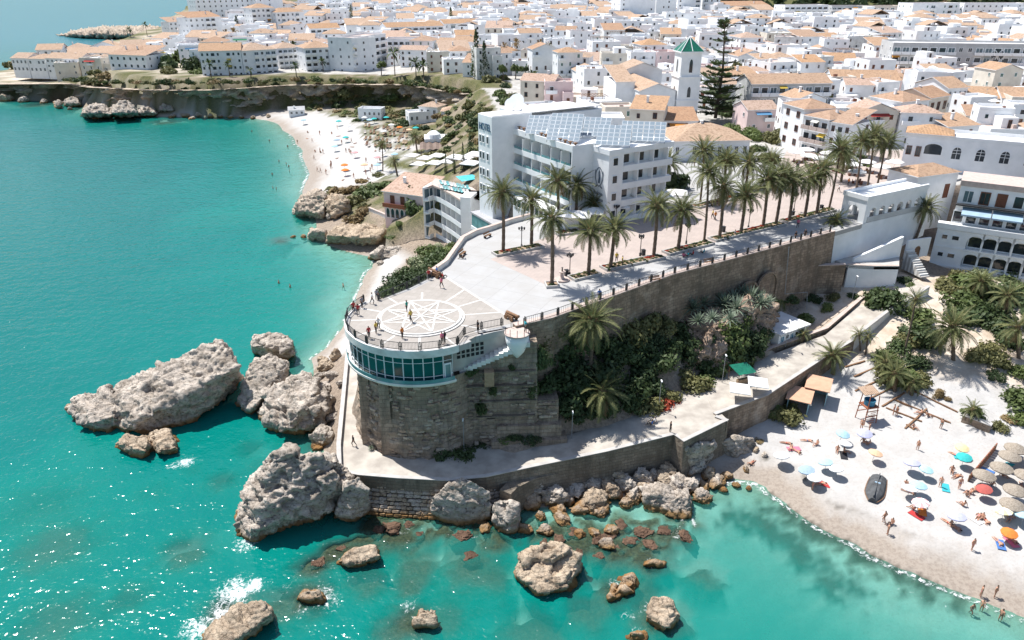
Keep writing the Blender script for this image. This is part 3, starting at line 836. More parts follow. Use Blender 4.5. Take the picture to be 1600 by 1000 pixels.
shaped_rock('sea_rock', [[(765, 836, -1.5), (800, 846, -1.5), (812, 815, -1.5), (805, 790, -1.5), (768, 800, -1.5), (766, 812, 1.2), (770, 785, 3.4), (785, 778, 4), (808, 790, 3.4), (810, 812, 1.8), (790, 820, 1.6)]],
            'pitted grey boulder standing at the end of the revetment', 'rock', 0.2, 0.3, 0.05, group=GR, seed=9)
shaped_rock('sea_rock', [[(806, 905, -2), (840, 938, -2), (890, 930, -2), (912, 890, -2), (880, 860, -2), (820, 870, -2), (806, 895, 1.2), (815, 872, 2.2), (850, 850, 3.2), (885, 855, 3.0), (908, 868, 2.6), (910, 890, 1.4), (885, 920, 1.0), (840, 928, 0.8), (825, 912, 1.2)]],
            'wide flat cracked rock standing clear in the turquoise shallows', 'rock_warm', 0.22, 0.3, 0.12, (0.2, 0.2, 1), GR, seed=10)
shaped_rock('sea_rock', [[(306, 1010, -2), (370, 1020, -2), (425, 975, -2), (420, 950, -2), (380, 950, -2), (320, 985, 1.2), (372, 945, 2.8), (410, 938, 3.0), (424, 960, 2.2), (395, 985, 1.6), (330, 1020, 1.0)]],
            'long ochre slab awash in foam far from the quay', 'rock_warm', 0.22, 0.3, 0.18, (0.6, 0.5, 0.4), GR, seed=11)
shaped_rock('sea_rock', [[(525, 886, -1.5), (560, 892, -1.5), (595, 880, -1.5), (590, 860, -1.5), (535, 865, -1.5), (527, 878, .9), (560, 855, 1.8), (588, 852, 2.0), (594, 868, 1.5), (560, 882, 0.9)]],
            'small oblong rock with dark shaded side off the revetment', 'rock_warm', 0.18, 0.2, 0.08, group=GR, seed=12)
shaped_rock('sea_rock', [[(460, 945, -1.2), (500, 948, -1.2), (510, 930, -1.2), (470, 920, -1.2), (463, 935, .6), (478, 922, 1.3), (498, 925, 1.2), (505, 938, .6)]],
            'small brown rock ringed by white foam and brown weed', 'rock_warm', 0.15, 0.25, 0.05, group=GR, seed=13)
shaped_rock('sea_rock', [[(640, 988, -1.2), (675, 990, -1.2), (682, 965, -1.2), (650, 955, -1.2), (648, 975, .7), (660, 952, 1.6), (678, 956, 1.4), (680, 975, .8)]],
            'small ochre rock with foam clinging to its seaward side', 'rock_warm', 0.15, 0.25, 0.05, group=GR, seed=14)
shaped_rock('sea_rock', [[(946, 945, -1.2), (965, 950, -1.2), (995, 915, -1.2), (985, 900, -1.2), (955, 915, -1.2), (950, 935, .5), (970, 905, 1.0), (990, 898, 1.0), (992, 912, .7)]],
            'narrow reddish rock just breaking the surface', 'rock_warm', 0.15, 0.3, 0.05, group=GR, seed=15)
shaped_rock('sea_rock', [[(1008, 980, -1.5), (1030, 1000, -1.5), (1062, 975, -1.5), (1055, 945, -1.5), (1015, 945, -1.5), (1010, 965, 1.0), (1020, 932, 2.0), (1045, 932, 2.2), (1063, 960, 1.4), (1040, 985, .9)]],
            'ochre pitted rock with a dark wet flank in open shallows', 'rock_warm', 0.18, 0.28, 0.06, group=GR, seed=16)
shaped_rock('sea_rock', [[(1000, 890, -1), (1035, 893, -1), (1042, 880, -1), (1010, 874, -1), (1005, 883, .5), (1022, 874, .9), (1038, 880, .5)]],
            'tiny reddish rock with a white splash on top', 'rock_warm', 0.14, 0.2, 0.03, group=GR, seed=17)
shaped_rock('sea_rock', [[(975, 1005, -1), (1010, 1010, -1), (1012, 990, -1), (985, 988, .9), (1005, 990, .8)]], 'small foam-washed rock beyond the ochre pitted rock', 'rock_warm', 0.14, 0.2, 0.03, group=GR, seed=18)
shaped_rock('sea_rock', [[(1054, 690, 0), (1060, 730, 0), (1085, 742, 0), (1110, 725, 0), (1125, 690, 0), (1080, 680, 0), (1056, 692, 4.2), (1070, 700, 5.2), (1108, 690, 4.8), (1118, 700, 3), (1085, 728, 1.2)]],
            'undercut boulder wedged beneath the notch of the quay wall', 'rock', 0.22, 0.3, 0.08, group=GR, seed=19)
shaped_rock('sea_rock', [[(1125, 712, 0), (1160, 722, 0), (1185, 705, 0), (1175, 685, 0), (1130, 690, 0), (1127, 690, 3.2), (1150, 682, 3.4), (1178, 684, 2.8), (1182, 700, 1.2), (1150, 716, .8)]],
            'pale hollowed boulder where the sand meets the quay', 'rock', 0.2, 0.28, 0.08, group=GR, seed=20)
shaped_rock('slope_outcrop', [[(1058, 600, 5.5), (1130, 592, 5.5), (1196, 552, 6), (1222, 512, 7.5), (1050, 545, 8), (1066, 492, 13.2), (1100, 484, 14), (1150, 472, 14.3), (1196, 466, 14), (1216, 484, 12), (1120, 512, 12.6), (1175, 505, 11.5), (1085, 530, 11)]],
            'reddish rock outcrop carrying agaves under the retaining wall', 'outcrop_rock', 0.3, 0.55, 0.2, cat='rock', seed=27)
# point of rock below the pink house and the shore rocks of the far cove
GH = 'rocks along the cove shore'
shaped_rock('shore_rock', [[(458, 338, -2), (505, 348, -2), (508, 320, -2), (470, 310, -2), (461, 330, 2), (475, 305, 6), (497, 297, 7), (508, 305, 7), (506, 335, 3)]], 'dark stratified rock at the end of the cove sand', 'cliff_rock', 0.4, 0.5, 0.3, (0.2, 0.3, 1), GH, seed=21)
shaped_rock('shore_rock', [[(506, 345, -1), (548, 345, -1), (548, 315, -1), (508, 310, -1), (508, 318, 5.5), (520, 305, 7), (545, 312, 7), (548, 330, 4), (520, 338, 3)]], 'square ochre rock under dry grass on the cove point', 'rock_warm', 0.4, 0.45, 0.2, group=GH, seed=22)
shaped_rock('shore_rock', [[(480, 378, -1), (508, 382, -1), (512, 365, -1), (485, 355, -1), (482, 365, 2), (495, 358, 3.2), (508, 362, 3)]], 'small dark rock at the tip of the cove point', 'cliff_rock', 0.3, 0.35, 0.15, group=GH, seed=23)
shaped_rock('shore_rock', [[(510, 385, -1), (580, 390, -1), (600, 380, -1), (590, 350, -1), (520, 355, -1), (512, 368, 3.2), (540, 366, 3.6), (590, 372, 4.2), (600, 360, 4.6), (560, 350, 5), (525, 355, 4)]], 'long flat shelf of rock with shaded cave below pink house', 'rock_warm', 0.4, 0.45, 0.25, (0.1, 0.1, 1), GH, seed=24)
shaped_rock('shore_rock', [[(576, 405, -.5), (625, 412, -.5), (640, 395, -.5), (600, 385, -.5), (580, 397, 2), (600, 386, 3.4), (628, 386, 3.6), (640, 395, 2.6), (610, 405, 1.6)]], 'broken pale rock on the small beach below the hotel', 'rock', 0.3, 0.4, 0.15, group=GH, seed=25)
shaped_rock('shore_rock', [[(455, 168 + 12, -2), (500, 185, -2), (505, 172, -2), (460, 168, 3), (490, 165, 4)]], 'low brown rock at the landward end of the cove sand', 'cliff_rock', 0.5, 0.5, 0.2, group=GH, seed=26)
for k, (x0, x1, yb, h, lab) in enumerate([(128, 176, 183, 7, 'rounded boulder with white sunlit top under the far cliff'), (172, 216, 182, 8, 'pale split boulder under the far cliff'), (214, 246, 182, 4.5, 'low boulder at the foot of the far cliff'), (246, 275, 178, 5, 'boulder leaning against the far cliff'), (84, 98, 170, 3.5, 'small dark rock off the far headland'), (100, 128, 167, 4, 'flat rock shelf off the far headland')]):
    shaped_rock('shore_rock', [[(x0, yb, -1), ((x0 + x1) / 2, yb + 2, -1), (x1, yb, -1), (x1, yb - 9, -1), (x0, yb - 9, -1), (x0 + 3, yb - 6, h * .6), ((x0 * 2 + x1) / 3, yb - 4 - h * 2.2, h), ((x0 + 2 * x1) / 3, yb - 4 - h * 2.4, h), (x1 - 2, yb - 5, h * .5)]], lab, 'rock', 0.6, 0.6, 0.3, group=GH, seed=30 + k)

# boulders: a few weathered kinds, copied
BOULD = []
for k in range(8):
    bm = bmesh.new(); bmesh.ops.create_icosphere(bm, subdivisions=5, radius=1.0)
    V = np.array([v.co[:] for v in bm.verts])
    rr = np.random.default_rng(50 + k)
    r = np.ones(len(V))
    for _ in range(11):
        d = rr.normal(size=3); d /= np.linalg.norm(d)
        h = rr.uniform(0.55, 0.85)
        r = np.minimum(r, h / np.maximum(V @ d, 1e-3))
    _, _, ti, of = worley(V * 1.5 + k * 7.7, k); _, _, tj, og = worley(V * 3.6 + k * 3.1, k + 3)
    r = r * (1 + 0.10 * fbm(V * 1.6 + k * 7, 3) + .16 * ti + .07 * of + .11 * tj + .03 * og + 0.05 * (ridged(V * 3 + k, 3) - .5))
    V = V * r[:, None]
    for v, c in zip(bm.verts, V):
        v.co = c
    me = bpy.data.meshes.new('boulder'); bm.to_mesh(me); bm.free()
    me.polygons.foreach_set('use_smooth', [True] * len(me.polygons))
    me.materials.append(M('rock' if k % 3 else 'rock_warm'))
    BOULD.append(me)
REEFB = []
for me in BOULD:
    c = me.copy(); c.materials.clear(); c.materials.append(M('reef_rock')); REEFB.append(c)
BL = [(830, 790, 24), (865, 782, 30), (845, 812, 16), (872, 800, 20), (880, 815, 20), (905, 800, 22), (925, 790, 36), (935, 805, 16), (955, 770, 26), (975, 762, 22), (990, 778, 24), (1010, 770, 24), (1025, 790, 42), (1060, 795, 44), (1035, 755, 22), (1060, 762, 26), (1045, 740, 22), (1080, 765, 24), (1095, 782, 24), (1105, 745, 18), (1120, 758, 22), (1100, 762, 16), (1135, 745, 12), (1085, 735, 22), (820, 830, 20), (850, 832, 16), (835, 765, 24), (810, 775, 16), (895, 770, 22), (862, 765, 16), (910, 765, 16), (930, 760, 26), (948, 752, 16), (1000, 752, 22), (1020, 745, 16), (970, 745, 20), (945, 855, 18), (930, 835, 16), (905, 838, 12), (955, 832, 16), (670, 805, 22), (650, 795, 14), (610, 795, 16), (625, 792, 10), (760, 830, 16), (752, 818, 10), (755, 800, 12), (585, 790, 12), (600, 788, 10), (505, 690, 26), (512, 680, 18), (498, 700, 14), (535, 600, 12), (520, 590, 18), (510, 575, 16), (500, 590, 14), (525, 560, 16), (508, 612, 18), (515, 632, 20), (505, 565, 12), (520, 655, 16), (545, 730, 20), (553, 745, 14), (572, 600, 12), (575, 620, 14), (580, 645, 16), (585, 665, 14), (578, 680, 14), (600, 690, 14), (592, 675, 12), (608, 702, 12), (620, 705, 10), (1180, 705, 8), (1195, 712, 7), (1165, 735, 9), (940, 800, 18), (885, 785, 15), (980, 790, 20), (1130, 770, 10), (1150, 760, 9), (1170, 765, 8),
      (520, 340, 12), (555, 375, 12), (640, 410, 10), (650, 405, 9), (595, 412, 9), (475, 372, 7), (458, 372, 6), (330, 184, 8), (310, 183, 7), (345, 184, 7), (290, 183, 9), (360, 185, 6), (378, 185, 7), (395, 186, 6), (300, 187, 6), (420, 183, 6), (40, 160, 12), (70, 162, 9), (10, 158, 14), (270, 184, 8), (110, 172, 7), (150, 186, 8)]
for k, (px, py, w) in enumerate(BL):
    if 560 < px < 640 and 590 < py < 720: q = G(px, py, 4.6)
    else: q = hit(px, py)
    if q.z < -.3: q = G(px, py, -.3)
    z = q.z
    s = w / ppm(q) * 0.76
    sz = 'tiny' if s < .45 else 'small' if s < .75 else 'middling' if s < 1.15 else 'large'
    co = 'pale grey' if (k % 8) % 3 else 'ochre'
    if py < 200: wh = 'at the foot of the far cliff'
    elif py < 420: wh = 'on the cove point below the pink house'
    elif px < 540 and py < 680: wh = 'on the rubble bank outside the sea path parapet'
    elif px < 560: wh = 'beside the biggest rock at the quay corner'
    elif px < 630 and py < 720: wh = 'on the inner side of the sea path under the drum'
    elif px < 690: wh = 'at the foot of the laid revetment stones'
    elif px < 800: wh = 'between the square block and the pitted boulder'
    elif px < 900: wh = 'under the low curved sea wall' if py < 795 else 'awash below the low curved sea wall'
    elif px < 1000: wh = 'in the heap below the straight quay wall' if py < 795 else 'awash in front of the boulder heap'
    elif px < 1090: wh = 'in the heap below the jutting quay corner'
    else: wh = 'where the boulder heap runs out onto sand'
    place_lab = f'{sz} {co} boulder {wh}'
    b = place('boulder', BOULD[k % 8], None, (q.x, q.y, z + s * 0.28), (random.uniform(-.4, .4), random.uniform(-.4, .4), random.uniform(0, 6.3)), (s * random.uniform(.85, 1.2), s * random.uniform(.8, 1.1), s * random.uniform(.65, .95)))
    tag(b, place_lab, 'boulder', 'boulders ' + wh)

for k, (px, py, w) in enumerate([(872, 842, 20), (938, 848, 24), (1002, 832, 30), (1042, 828, 24), (975, 822, 20), (962, 858, 20), (905, 866, 16), (1075, 838, 22), (720, 838, 26), (612, 824, 26), (640, 822, 20), (588, 832, 20), (735, 872, 20), (950, 838, 26), (1015, 850, 22), (895, 832, 18), (985, 845, 22), (500, 880, 18), (535, 858, 16), (655, 838, 14), (855, 852, 16), (930, 872, 18)]):
    q = G(px, py, -.12); s = w / ppm(q) * .7
    b = place('boulder', REEFB[k % 8], None, (q.x, q.y, -.1 - s * .22), (random.uniform(-.4, .4), random.uniform(-.4, .4), random.uniform(0, 6.3)), (s * 1.15, s, s * .55))
    tag(b, ('large' if w > 22 else 'small') + ' reddish boulder awash ' + ('off the laid revetment stones' if px < 760 else 'before the boulder heap'), 'boulder', 'reddish boulders awash')
# ------------------------------------------------------------------ far sea cliff: a weathered face of its own
def cliff_face(name, line, ztop, zbot, label, out=6.0, amp=2.0, step=1.5, rows=14, mat='cliff_rock', seed=0):
    pts = []
    for a, b in zip(line[:-1], line[1:]):
        a, b = Vector(a[:2]), Vector(b[:2])
        n = max(1, int((b - a).length / step))
        pts += [a.lerp(b, i / n) for i in range(n)]
    pts.append(Vector(line[-1][:2]))
    n = len(pts)
    V = []
    for j in range(rows):
        f = j / (rows - 1)
        for i in range(n):
            d = pts[min(i + 1, n - 1)] - pts[max(i - 1, 0)]
            nr = Vector((d.y, -d.x)).normalized()
            zt = ztop[0] + (ztop[1] - ztop[0]) * i / n
            o = out * (f ** 1.6) - (3.5 if j == 0 else 0.0)
            V.append((pts[i].x + nr.x * o, pts[i].y + nr.y * o, zt + (zbot - zt) * (0.0 if j == 0 else max(0.0, f - 1.0 / rows)) / (1 - 1.0 / rows)))
    V = np.array(V)
    nrm = np.zeros_like(V)
    P2 = np.array([(p.x, p.y) for p in pts]); dd = np.gradient(P2, axis=0); dd /= np.linalg.norm(dd, axis=1)[:, None]
    nrm[:, 0] = np.tile(dd[:, 1], rows); nrm[:, 1] = np.tile(-dd[:, 0], rows)
    Q = V + seed
    f1, f2, ti, of = worley(Q * np.array([.11, .11, .2]), seed)
    g1, g2_, tj, og = worley(Q * np.array([.3, .3, .5]), seed + 4)
    dis = amp * fbm(Q * 0.05, 3) + amp * .9 * ti + amp * .4 * of + amp * .5 * tj + amp * .25 * og + amp * 0.45 * (ridged(Q * np.array([.12, .12, .5]), 4) - 0.6)
    f = np.repeat(np.linspace(0, 1, rows), n)
    V = V + nrm * (dis * np.where(f == 0, 0, np.minimum(1, .3 + f * 2.5)))[:, None]
    id_ = np.arange(rows * n).reshape(rows, n)
    F = np.stack([id_[:-1, :-1], id_[1:, :-1], id_[1:, 1:], id_[:-1, 1:]], -1).reshape(-1, 4)
    o = place(name, np_mesh(name, V, F, mat, True))
    return struct(o)
off = [(p[0], p[1] - 1.5) for p in CLIFF_EDGE]
cliff_face('far_cliff', off, (16.4, 7.0), -1.5, '', 10.0, 6.0, 1.0, 26, seed=3)
shaped_rock('rocky_spit', [[(88, 58, -2), (250, 62, -2), (255, 44, -2), (160, 44, -2), (110, 53, 4), (150, 48, 8), (240, 46, 10), (250, 55, 6), (130, 56, 3)]], 'low brown rocky spit running into the sea beyond the headland', 'cliff_rock', 2.2, 2.0, 0.8, cat='rock', seed=44)
# ------------------------------------------------------------------ promenade, quay path, walls
def flat_poly(name, pts, z, mat, thick=None, zb=None):
    """a paved sheet or slab from world points (x, y)"""
    pts = [(p[0], p[1]) for p in pts]
    a = sum(pts[i][0] * pts[(i + 1) % len(pts)][1] - pts[(i + 1) % len(pts)][0] * pts[i][1] for i in range(len(pts)))
    if a < 0:
        pts = pts[::-1]
    bm = bmesh.new()
    f = bm.faces.new([bm.verts.new((x, y, z)) for x, y in pts])
    if thick:
        r = bmesh.ops.extrude_face_region(bm, geom=[f])
        vs = [g for g in r['geom'] if isinstance(g, bmesh.types.BMVert)]
        bmesh.ops.translate(bm, verts=vs, vec=(0, 0, -thick))
        bmesh.ops.recalc_face_normals(bm, faces=bm.faces)
    bmesh.ops.triangulate(bm, faces=[q for q in bm.faces if len(q.verts) > 4])
    me = bpy.data.meshes.new(name); bm.to_mesh(me); bm.free()
    me.materials.append(M(mat))
    return place(name, me)
def wall_line(name, pts, thick, mat, parent=None, side=1, cap=None, batter=0.0):
    """a standing wall along (x, y, zbottom, ztop) stations; thick is laid to one side; the foot runs out by batter"""
    mb = MB()
    P = [Vector((p[0], p[1])) for p in pts]
    n = len(P)
    nr = []
    for i in range(n):
        d = (P[min(i + 1, n - 1)] - P[max(i - 1, 0)]).normalized()
        nr.append(Vector((-d.y, d.x)) * side)
    vs = []
    for i in range(n):
        q = P[i] + nr[i] * thick
        fo = P[i] - nr[i] * batter * (pts[i][3] - pts[i][2])
        vs += [(fo.x, fo.y, pts[i][2]), (P[i].x, P[i].y, pts[i][3]), (q.x, q.y, pts[i][3]), (q.x, q.y, pts[i][2])]
    fs = []
    for i in range(n - 1):
        a, b = i * 4, (i + 1) * 4
        fs += [(a, b, b + 1, a + 1), (a + 1, b + 1, b + 2, a + 2), (a + 2, b + 2, b + 3, a + 3)]
    fs += [(0, 1, 2, 3), tuple((n - 1) * 4 + k for k in (3, 2, 1, 0))]
    mb.add(vs, fs)
    o = mb.obj(name, mat, parent)
    bm = bmesh.new(); bm.from_mesh(o.data); bmesh.ops.recalc_face_normals(bm, faces=bm.faces); bm.to_mesh(o.data); bm.free()
    if cap:
        c = MB()
        vs = []
        for i in range(n):
            a = P[i] - nr[i] * 0.06; q = P[i] + nr[i] * (thick + 0.06)
            z = pts[i][3]
            vs += [(a.x, a.y, z + .003), (a.x, a.y, z + .1), (q.x, q.y, z + .1), (q.x, q.y, z + .003)]
        fs = []
        for i in range(n - 1):
            a, b = i * 4, (i + 1) * 4
            fs += [(a, b, b + 1, a + 1), (a + 1, b + 1, b + 2, a + 2), (a + 2, b + 2, b + 3, a + 3), (a + 3, b + 3, b, a)]
        fs += [(0, 1, 2, 3), tuple((n - 1) * 4 + k for k in (3, 2, 1, 0))]
        c.add(vs, fs)
        co = c.obj('coping', cap, o)
        bm = bmesh.new(); bm.from_mesh(co.data); bmesh.ops.recalc_face_normals(bm, faces=bm.faces); bm.to_mesh(co.data); bm.free()
    return o
def g2(l, z):
    return [tuple(G(a, b, z))[:2] for a, b in l]

# paving of the promenade: concrete field, tiled walk, platform floor
t = NT('promenade_concrete')
p = t.pos()
b = t.n('ShaderNodeTexBrick'); b.inputs['Scale'].default_value = 0.14; b.inputs['Mortar Size'].default_value = 0.004
b.offset = 0.0; b.inputs['Brick Width'].default_value = 0.55; b.inputs['Row Height'].default_value = 0.5
b.inputs['Color1'].default_value = (0.42, 0.417, 0.41, 1); b.inputs['Color2'].default_value = (0.40, 0.397, 0.39, 1); b.inputs['Mortar'].default_value = (0.28, 0.275, 0.27, 1)
t.l(t.mapping(p, (1, 1, 1), (0, 0, 0.45)), b.inputs['Vector'])
c = t.mix(t.ramp(t.noise(p, 0.3, 8, 0.7), [(0.38, 0.6), (0.6, 0.0)]), b.outputs['Color'], (0.36, 0.345, 0.325))
t.done(t.bsdf(c, 0.9, t.bump(t.noise(p, 8, 4), 0.1, 0.02), 0.2))
def tile_mat(name, c1, c2, mort, scale, rot):
    t = NT(name)
    p = t.pos()
    b = t.n('ShaderNodeTexBrick'); b.inputs['Scale'].default_value = scale; b.inputs['Mortar Size'].default_value = 0.012
    b.offset = 0.0; b.inputs['Brick Width'].default_value = 0.5; b.inputs['Row Height'].default_value = 0.5
    b.inputs['Color1'].default_value = c1 + (1,); b.inputs['Color2'].default_value = c2 + (1,); b.inputs['Mortar'].default_value = mort + (1,)
    t.l(t.mapping(p, (1, 1, 1), (0, 0, rot)), b.inputs['Vector'])
    c = t.mix(t.ramp(t.noise(p, 0.35, 7, 0.7), [(0.4, 0.45), (0.62, 0.0)]), b.outputs['Color'], tuple(x * 0.78 for x in c2))
    return t.done(t.bsdf(c, 0.85, None, 0.25))
tile_mat('walk_tile', (0.46, 0.385, 0.345), (0.42, 0.355, 0.32), (0.35, 0.295, 0.26), 0.8, 0.45)
tile_mat('platform_tile', (0.40, 0.365, 0.33), (0.355, 0.325, 0.29), (0.30, 0.275, 0.245), 0.55, 0.3)

BC = (-11.8, 86.4); BR = 9.6
def ring(r, a0, a1, n):
    return [(BC[0] + r * math.cos(R(a0 + (a1 - a0) * k / n)), BC[1] + r * math.sin(R(a0 + (a1 - a0) * k / n))) for k in range(n + 1)]
LEFT_EDGE = [(592, 469), (640, 450), (672, 434), (700, 414), (712, 397), (726, 377), (745, 367), (766, 361), (800, 349), (830, 341)]
RIGHT_EDGE = [(812, 511), (862, 500), (945, 470), (1050, 432), (1140, 408), (1225, 385), (1330, 355)]
prom = g2(LEFT_EDGE, 20) + [(5.5, 133), (2, 141), (4, 152), (4, 175), (40, 190), (95, 190), (110, 175)] + g2([(1560, 262), (1452, 293), (1345, 351)], 20) + g2(RIGHT_EDGE[::-1], 20) + [(-2.2, 82.3), (-5.5, 80.4)] + ring(BR, -40, -212, 40)[1:]
struct(flat_poly('promenade', prom, 20.0, 'promenade_concrete', 0.8))
walk = g2([(766, 405), (855, 446), (960, 425), (1060, 394), (1160, 368), (1300, 332), (1350, 308), (1470, 262), (1430, 235), (1230, 235), (1200, 290), (1090, 318), (1000, 340), (900, 352), (850, 372)], 20)
struct(flat_poly('tiled_walk', walk, 20.004, 'walk_tile'))
plat = ring(BR - 0.5, -32, -212, 44) + g2([(644, 453), (690, 430), (806, 503), (775, 512), (740, 517)], 20)
struct(flat_poly('platform_floor', plat, 20.006, 'platform_tile'))

def strip(name, a, b, w, z, mat, parent=None):
    a, b = Vector(a[:2]), Vector(b[:2])
    d = (b - a).normalized(); n = Vector((-d.y, d.x)) * w / 2
    m = MB(); m.add([(*(a - n), z), (*(b - n), z), (*(b + n), z), (*(a + n), z)], [(0, 1, 2, 3)])
    return m.obj(name, mat, parent)
# round dais with its star
dais = thing('compass_dais', 'round raised dais with white star inlay on the balcony floor', 'dais', (BC[0], BC[1], 20.0))
DR = 5.35
m = MB(); m.lathe([(DR + .35, 0.0), (DR + .35, .13), (DR, .131), (DR, .27)], 72); m.obj('step', 'white_line', dais)
m = MB(); m.lathe([(DR - .32, .2), (DR - .32, .276)], 72); m.obj('floor', 'platform_tile', dais)
pts8 = [(math.cos(R(22.5 + 45 * k)) * (DR - .35), math.sin(R(22.5 + 45 * k)) * (DR - .35)) for k in range(8)]
n = 0
for k in range(8):
    strip('inlay_line', pts8[k], pts8[(k + 3) % 8], .24, .282 + .004 * k, 'white_line', dais)
for k in range(4):
    strip('inlay_line', pts8[k], pts8[k + 4], .24, .318 + .004 * k, 'white_line', dais)
fl = thing('inlay_rays', 'white stone rays radiating from the dais across the platform', 'paving')
for a, r1 in ((10, 17.5), (38, 16.0), (62, 12.5), (95, 8.5), (128, 8.6), (160, 8.9), (185, 8.9), (215, 8.9), (243, 8.9), (275, 8.9), (303, 8.9), (338, 9.6)):
    c, s = math.cos(R(a)), math.sin(R(a))
    e0, e1 = Vector(G(690, 429, 20)[:2]), Vector(G(812, 506, 20)[:2]); en = Vector((-(e1 - e0).y, (e1 - e0).x)).normalized(); dn = en.x * c + en.y * s; k0 = en.dot(e0 - Vector(BC))
    if dn * k0 > 0: r1 = min(r1 if r1 < 10 else 40, k0 / dn)
    strip('inlay_line', (BC[0] + c * (DR + .4), BC[1] + s * (DR + .4)), (BC[0] + c * r1, BC[1] + s * r1), .26, 20.010, 'white_line', fl)
strip('inlay_line', G(690, 429, 20), G(812, 506, 20), .34, 20.014, 'white_line', fl)

# the round look-out building
bal = thing('balcony_building', 'round white look-out terrace with curved glass room on masonry drum', 'building', (BC[0], BC[1], 0))
def arc_solid(prof, a0, a1, n):
    """prof: closed (r, z) outline swept from a0 to a1 degrees"""
    m = MB(); k = len(prof); vs = []
    for i in range(n + 1):
        a = R(a0 + (a1 - a0) * i / n)
        vs += [(r * math.cos(a), r * math.sin(a), z) for r, z in prof]
    fs = [(i * k + j, (i + 1) * k + j, (i + 1) * k + (j + 1) % k, i * k + (j + 1) % k) for i in range(n) for j in range(k)]
    fs += [tuple(range(k))[::-1], tuple(n * k + j for j in range(k))]
    return m.add(vs, fs)
def fixn(o):
    bm = bmesh.new(); bm.from_mesh(o.data); bmesh.ops.recalc_face_normals(bm, faces=bm.faces); bm.to_mesh(o.data); bm.free()
    return o
A0, A1 = 148, 304
fixn(arc_solid([(BR - 1.6, 19.22), (BR + .12, 19.22), (BR + .12, 20.16), (BR - .25, 20.16), (BR - .25, 19.9), (BR - 1.6, 19.9)], A0, A1, 60).obj('roof_rim', 'old_white', bal))
fixn(arc_solid([(BR - 2, 19.0), (BR - .3, 19.0), (BR - .3, 19.22), (BR - 2, 19.22)], A0, A1 - 3, 60).obj('soffit', 'concrete', bal))
fixn(arc_solid([(BR - 3.2, 15.2), (BR + .0, 15.2), (BR + .25, 15.45), (BR + .25, 15.7), (BR - 3.2, 15.7)], A0, A1 - 3, 60).obj('floor_slab', 'old_white', bal))
fixn(arc_solid([(BR - 4.2, 15.7), (BR - 4.0, 15.7), (BR - 4.0, 19.0), (BR - 4.2, 19.0)], A0, A1 - 3, 40).obj('back_wall', 'grey_stucco', bal))
fixn(arc_solid([(BR + .1, 15.7), (BR + .18, 15.7), (BR + .18, 16.2), (BR + .1, 16.2)], A0 + 40, A1 - 4, 50).obj('balustrade', 'aqua_glass', bal))
rg = BR - .42
def pane_mesh(w):
    m = MB()
    h0, h1, ht = 15.72, 19.0, 18.25
    m.box(-w / 2, -.02, h0, w / 2, .02, h1, 0)
    for x in (-w / 2, w / 2 - .05):
        m.box(x, -.09, h0, x + .05, .03, h1, 1)
    for z in (h0, 16.35, ht, h1 - .06):
        m.box(-w / 2, -.075, z, w / 2, .028, z + .055, 1)
    return m
NPAN = 20
pw = 2 * rg * math.sin(R(150 / NPAN / 2))
pm = pane_mesh(pw - .012).mesh('pane', ['teal_glass', 'white_stucco'])
for k in range(NPAN):
    a = R(150 + 150 / NPAN * (k + .5))
    place('pane', pm, bal, (rg * math.cos(a), rg * math.sin(a), 0), a + math.pi / 2)
m = MB(); m.box(-.45, -.14, 15.75, .45, -.04, 17.9, 0); m.box(-.33, -.16, 15.9, .33, -.13, 17.7, 1)
a = R(296); place('door', m.mesh('door', ['white_stucco', 'aqua_glass']), bal, (rg * math.cos(a), rg * math.sin(a), 0), a + math.pi / 2)
# drum of rubble masonry below
def masonry_drum():
    rows, cols = 46, 150
    V = []
    for j in range(rows):
        z = 4.0 + (15.4 - 4.0) * j / (rows - 1)
        for i in range(cols):
            a = R(150 + 172 * i / (cols - 1))
            V.append((math.cos(a), math.sin(a), z))
    V = np.array(V)
    z = V[:, 2]
    r = BR - 1.25 + 0.9 * ((15.4 - z) / 11) ** 1.5
    wx = V[:, 0] * r; wy = V[:, 1] * r
    Q = np.stack([wx, wy, z], 1)
    low = sstep(12.5, 8, z)
    r = r + 0.16 * fbm(Q * .35, 4) + low * 0.45 * (ridged(Q * np.array([.3, .3, .5]), 4) - .6) + 0.05 * fbm(Q * 1.5, 3)
    V[:, 0] *= r; V[:, 1] *= r
    id_ = np.arange(rows * cols).reshape(rows, cols)
    F = np.stack([id_[:-1, :-1], id_[:-1, 1:], id_[1:, 1:], id_[1:, :-1]], -1).reshape(-1, 4)
    return np_mesh('drum_wall', V, F, 'grey_masonry', True)
place('drum_wall', masonry_drum(), bal)
for a in (218, 243):
    m = MB(); m.add([(-.75, -.9, 4.0), (.75, -.9, 4.0), (.75, .8, 4.0), (-.75, .8, 4.0), (-.6, -.15, 15.25), (.6, -.15, 15.25), (.6, .8, 15.25), (-.6, .8, 15.25)], [(3, 2, 1, 0), (4, 5, 6, 7), (0, 1, 5, 4), (1, 2, 6, 5), (2, 3, 7, 6), (3, 0, 4, 7)])
    rr = BR - .8; m.obj('buttress', 'grey_masonry', bal).location = (rr * math.cos(R(a)), rr * math.sin(R(a)), 0)
    bal.children[-1].rotation_euler[2] = R(a) + math.pi / 2
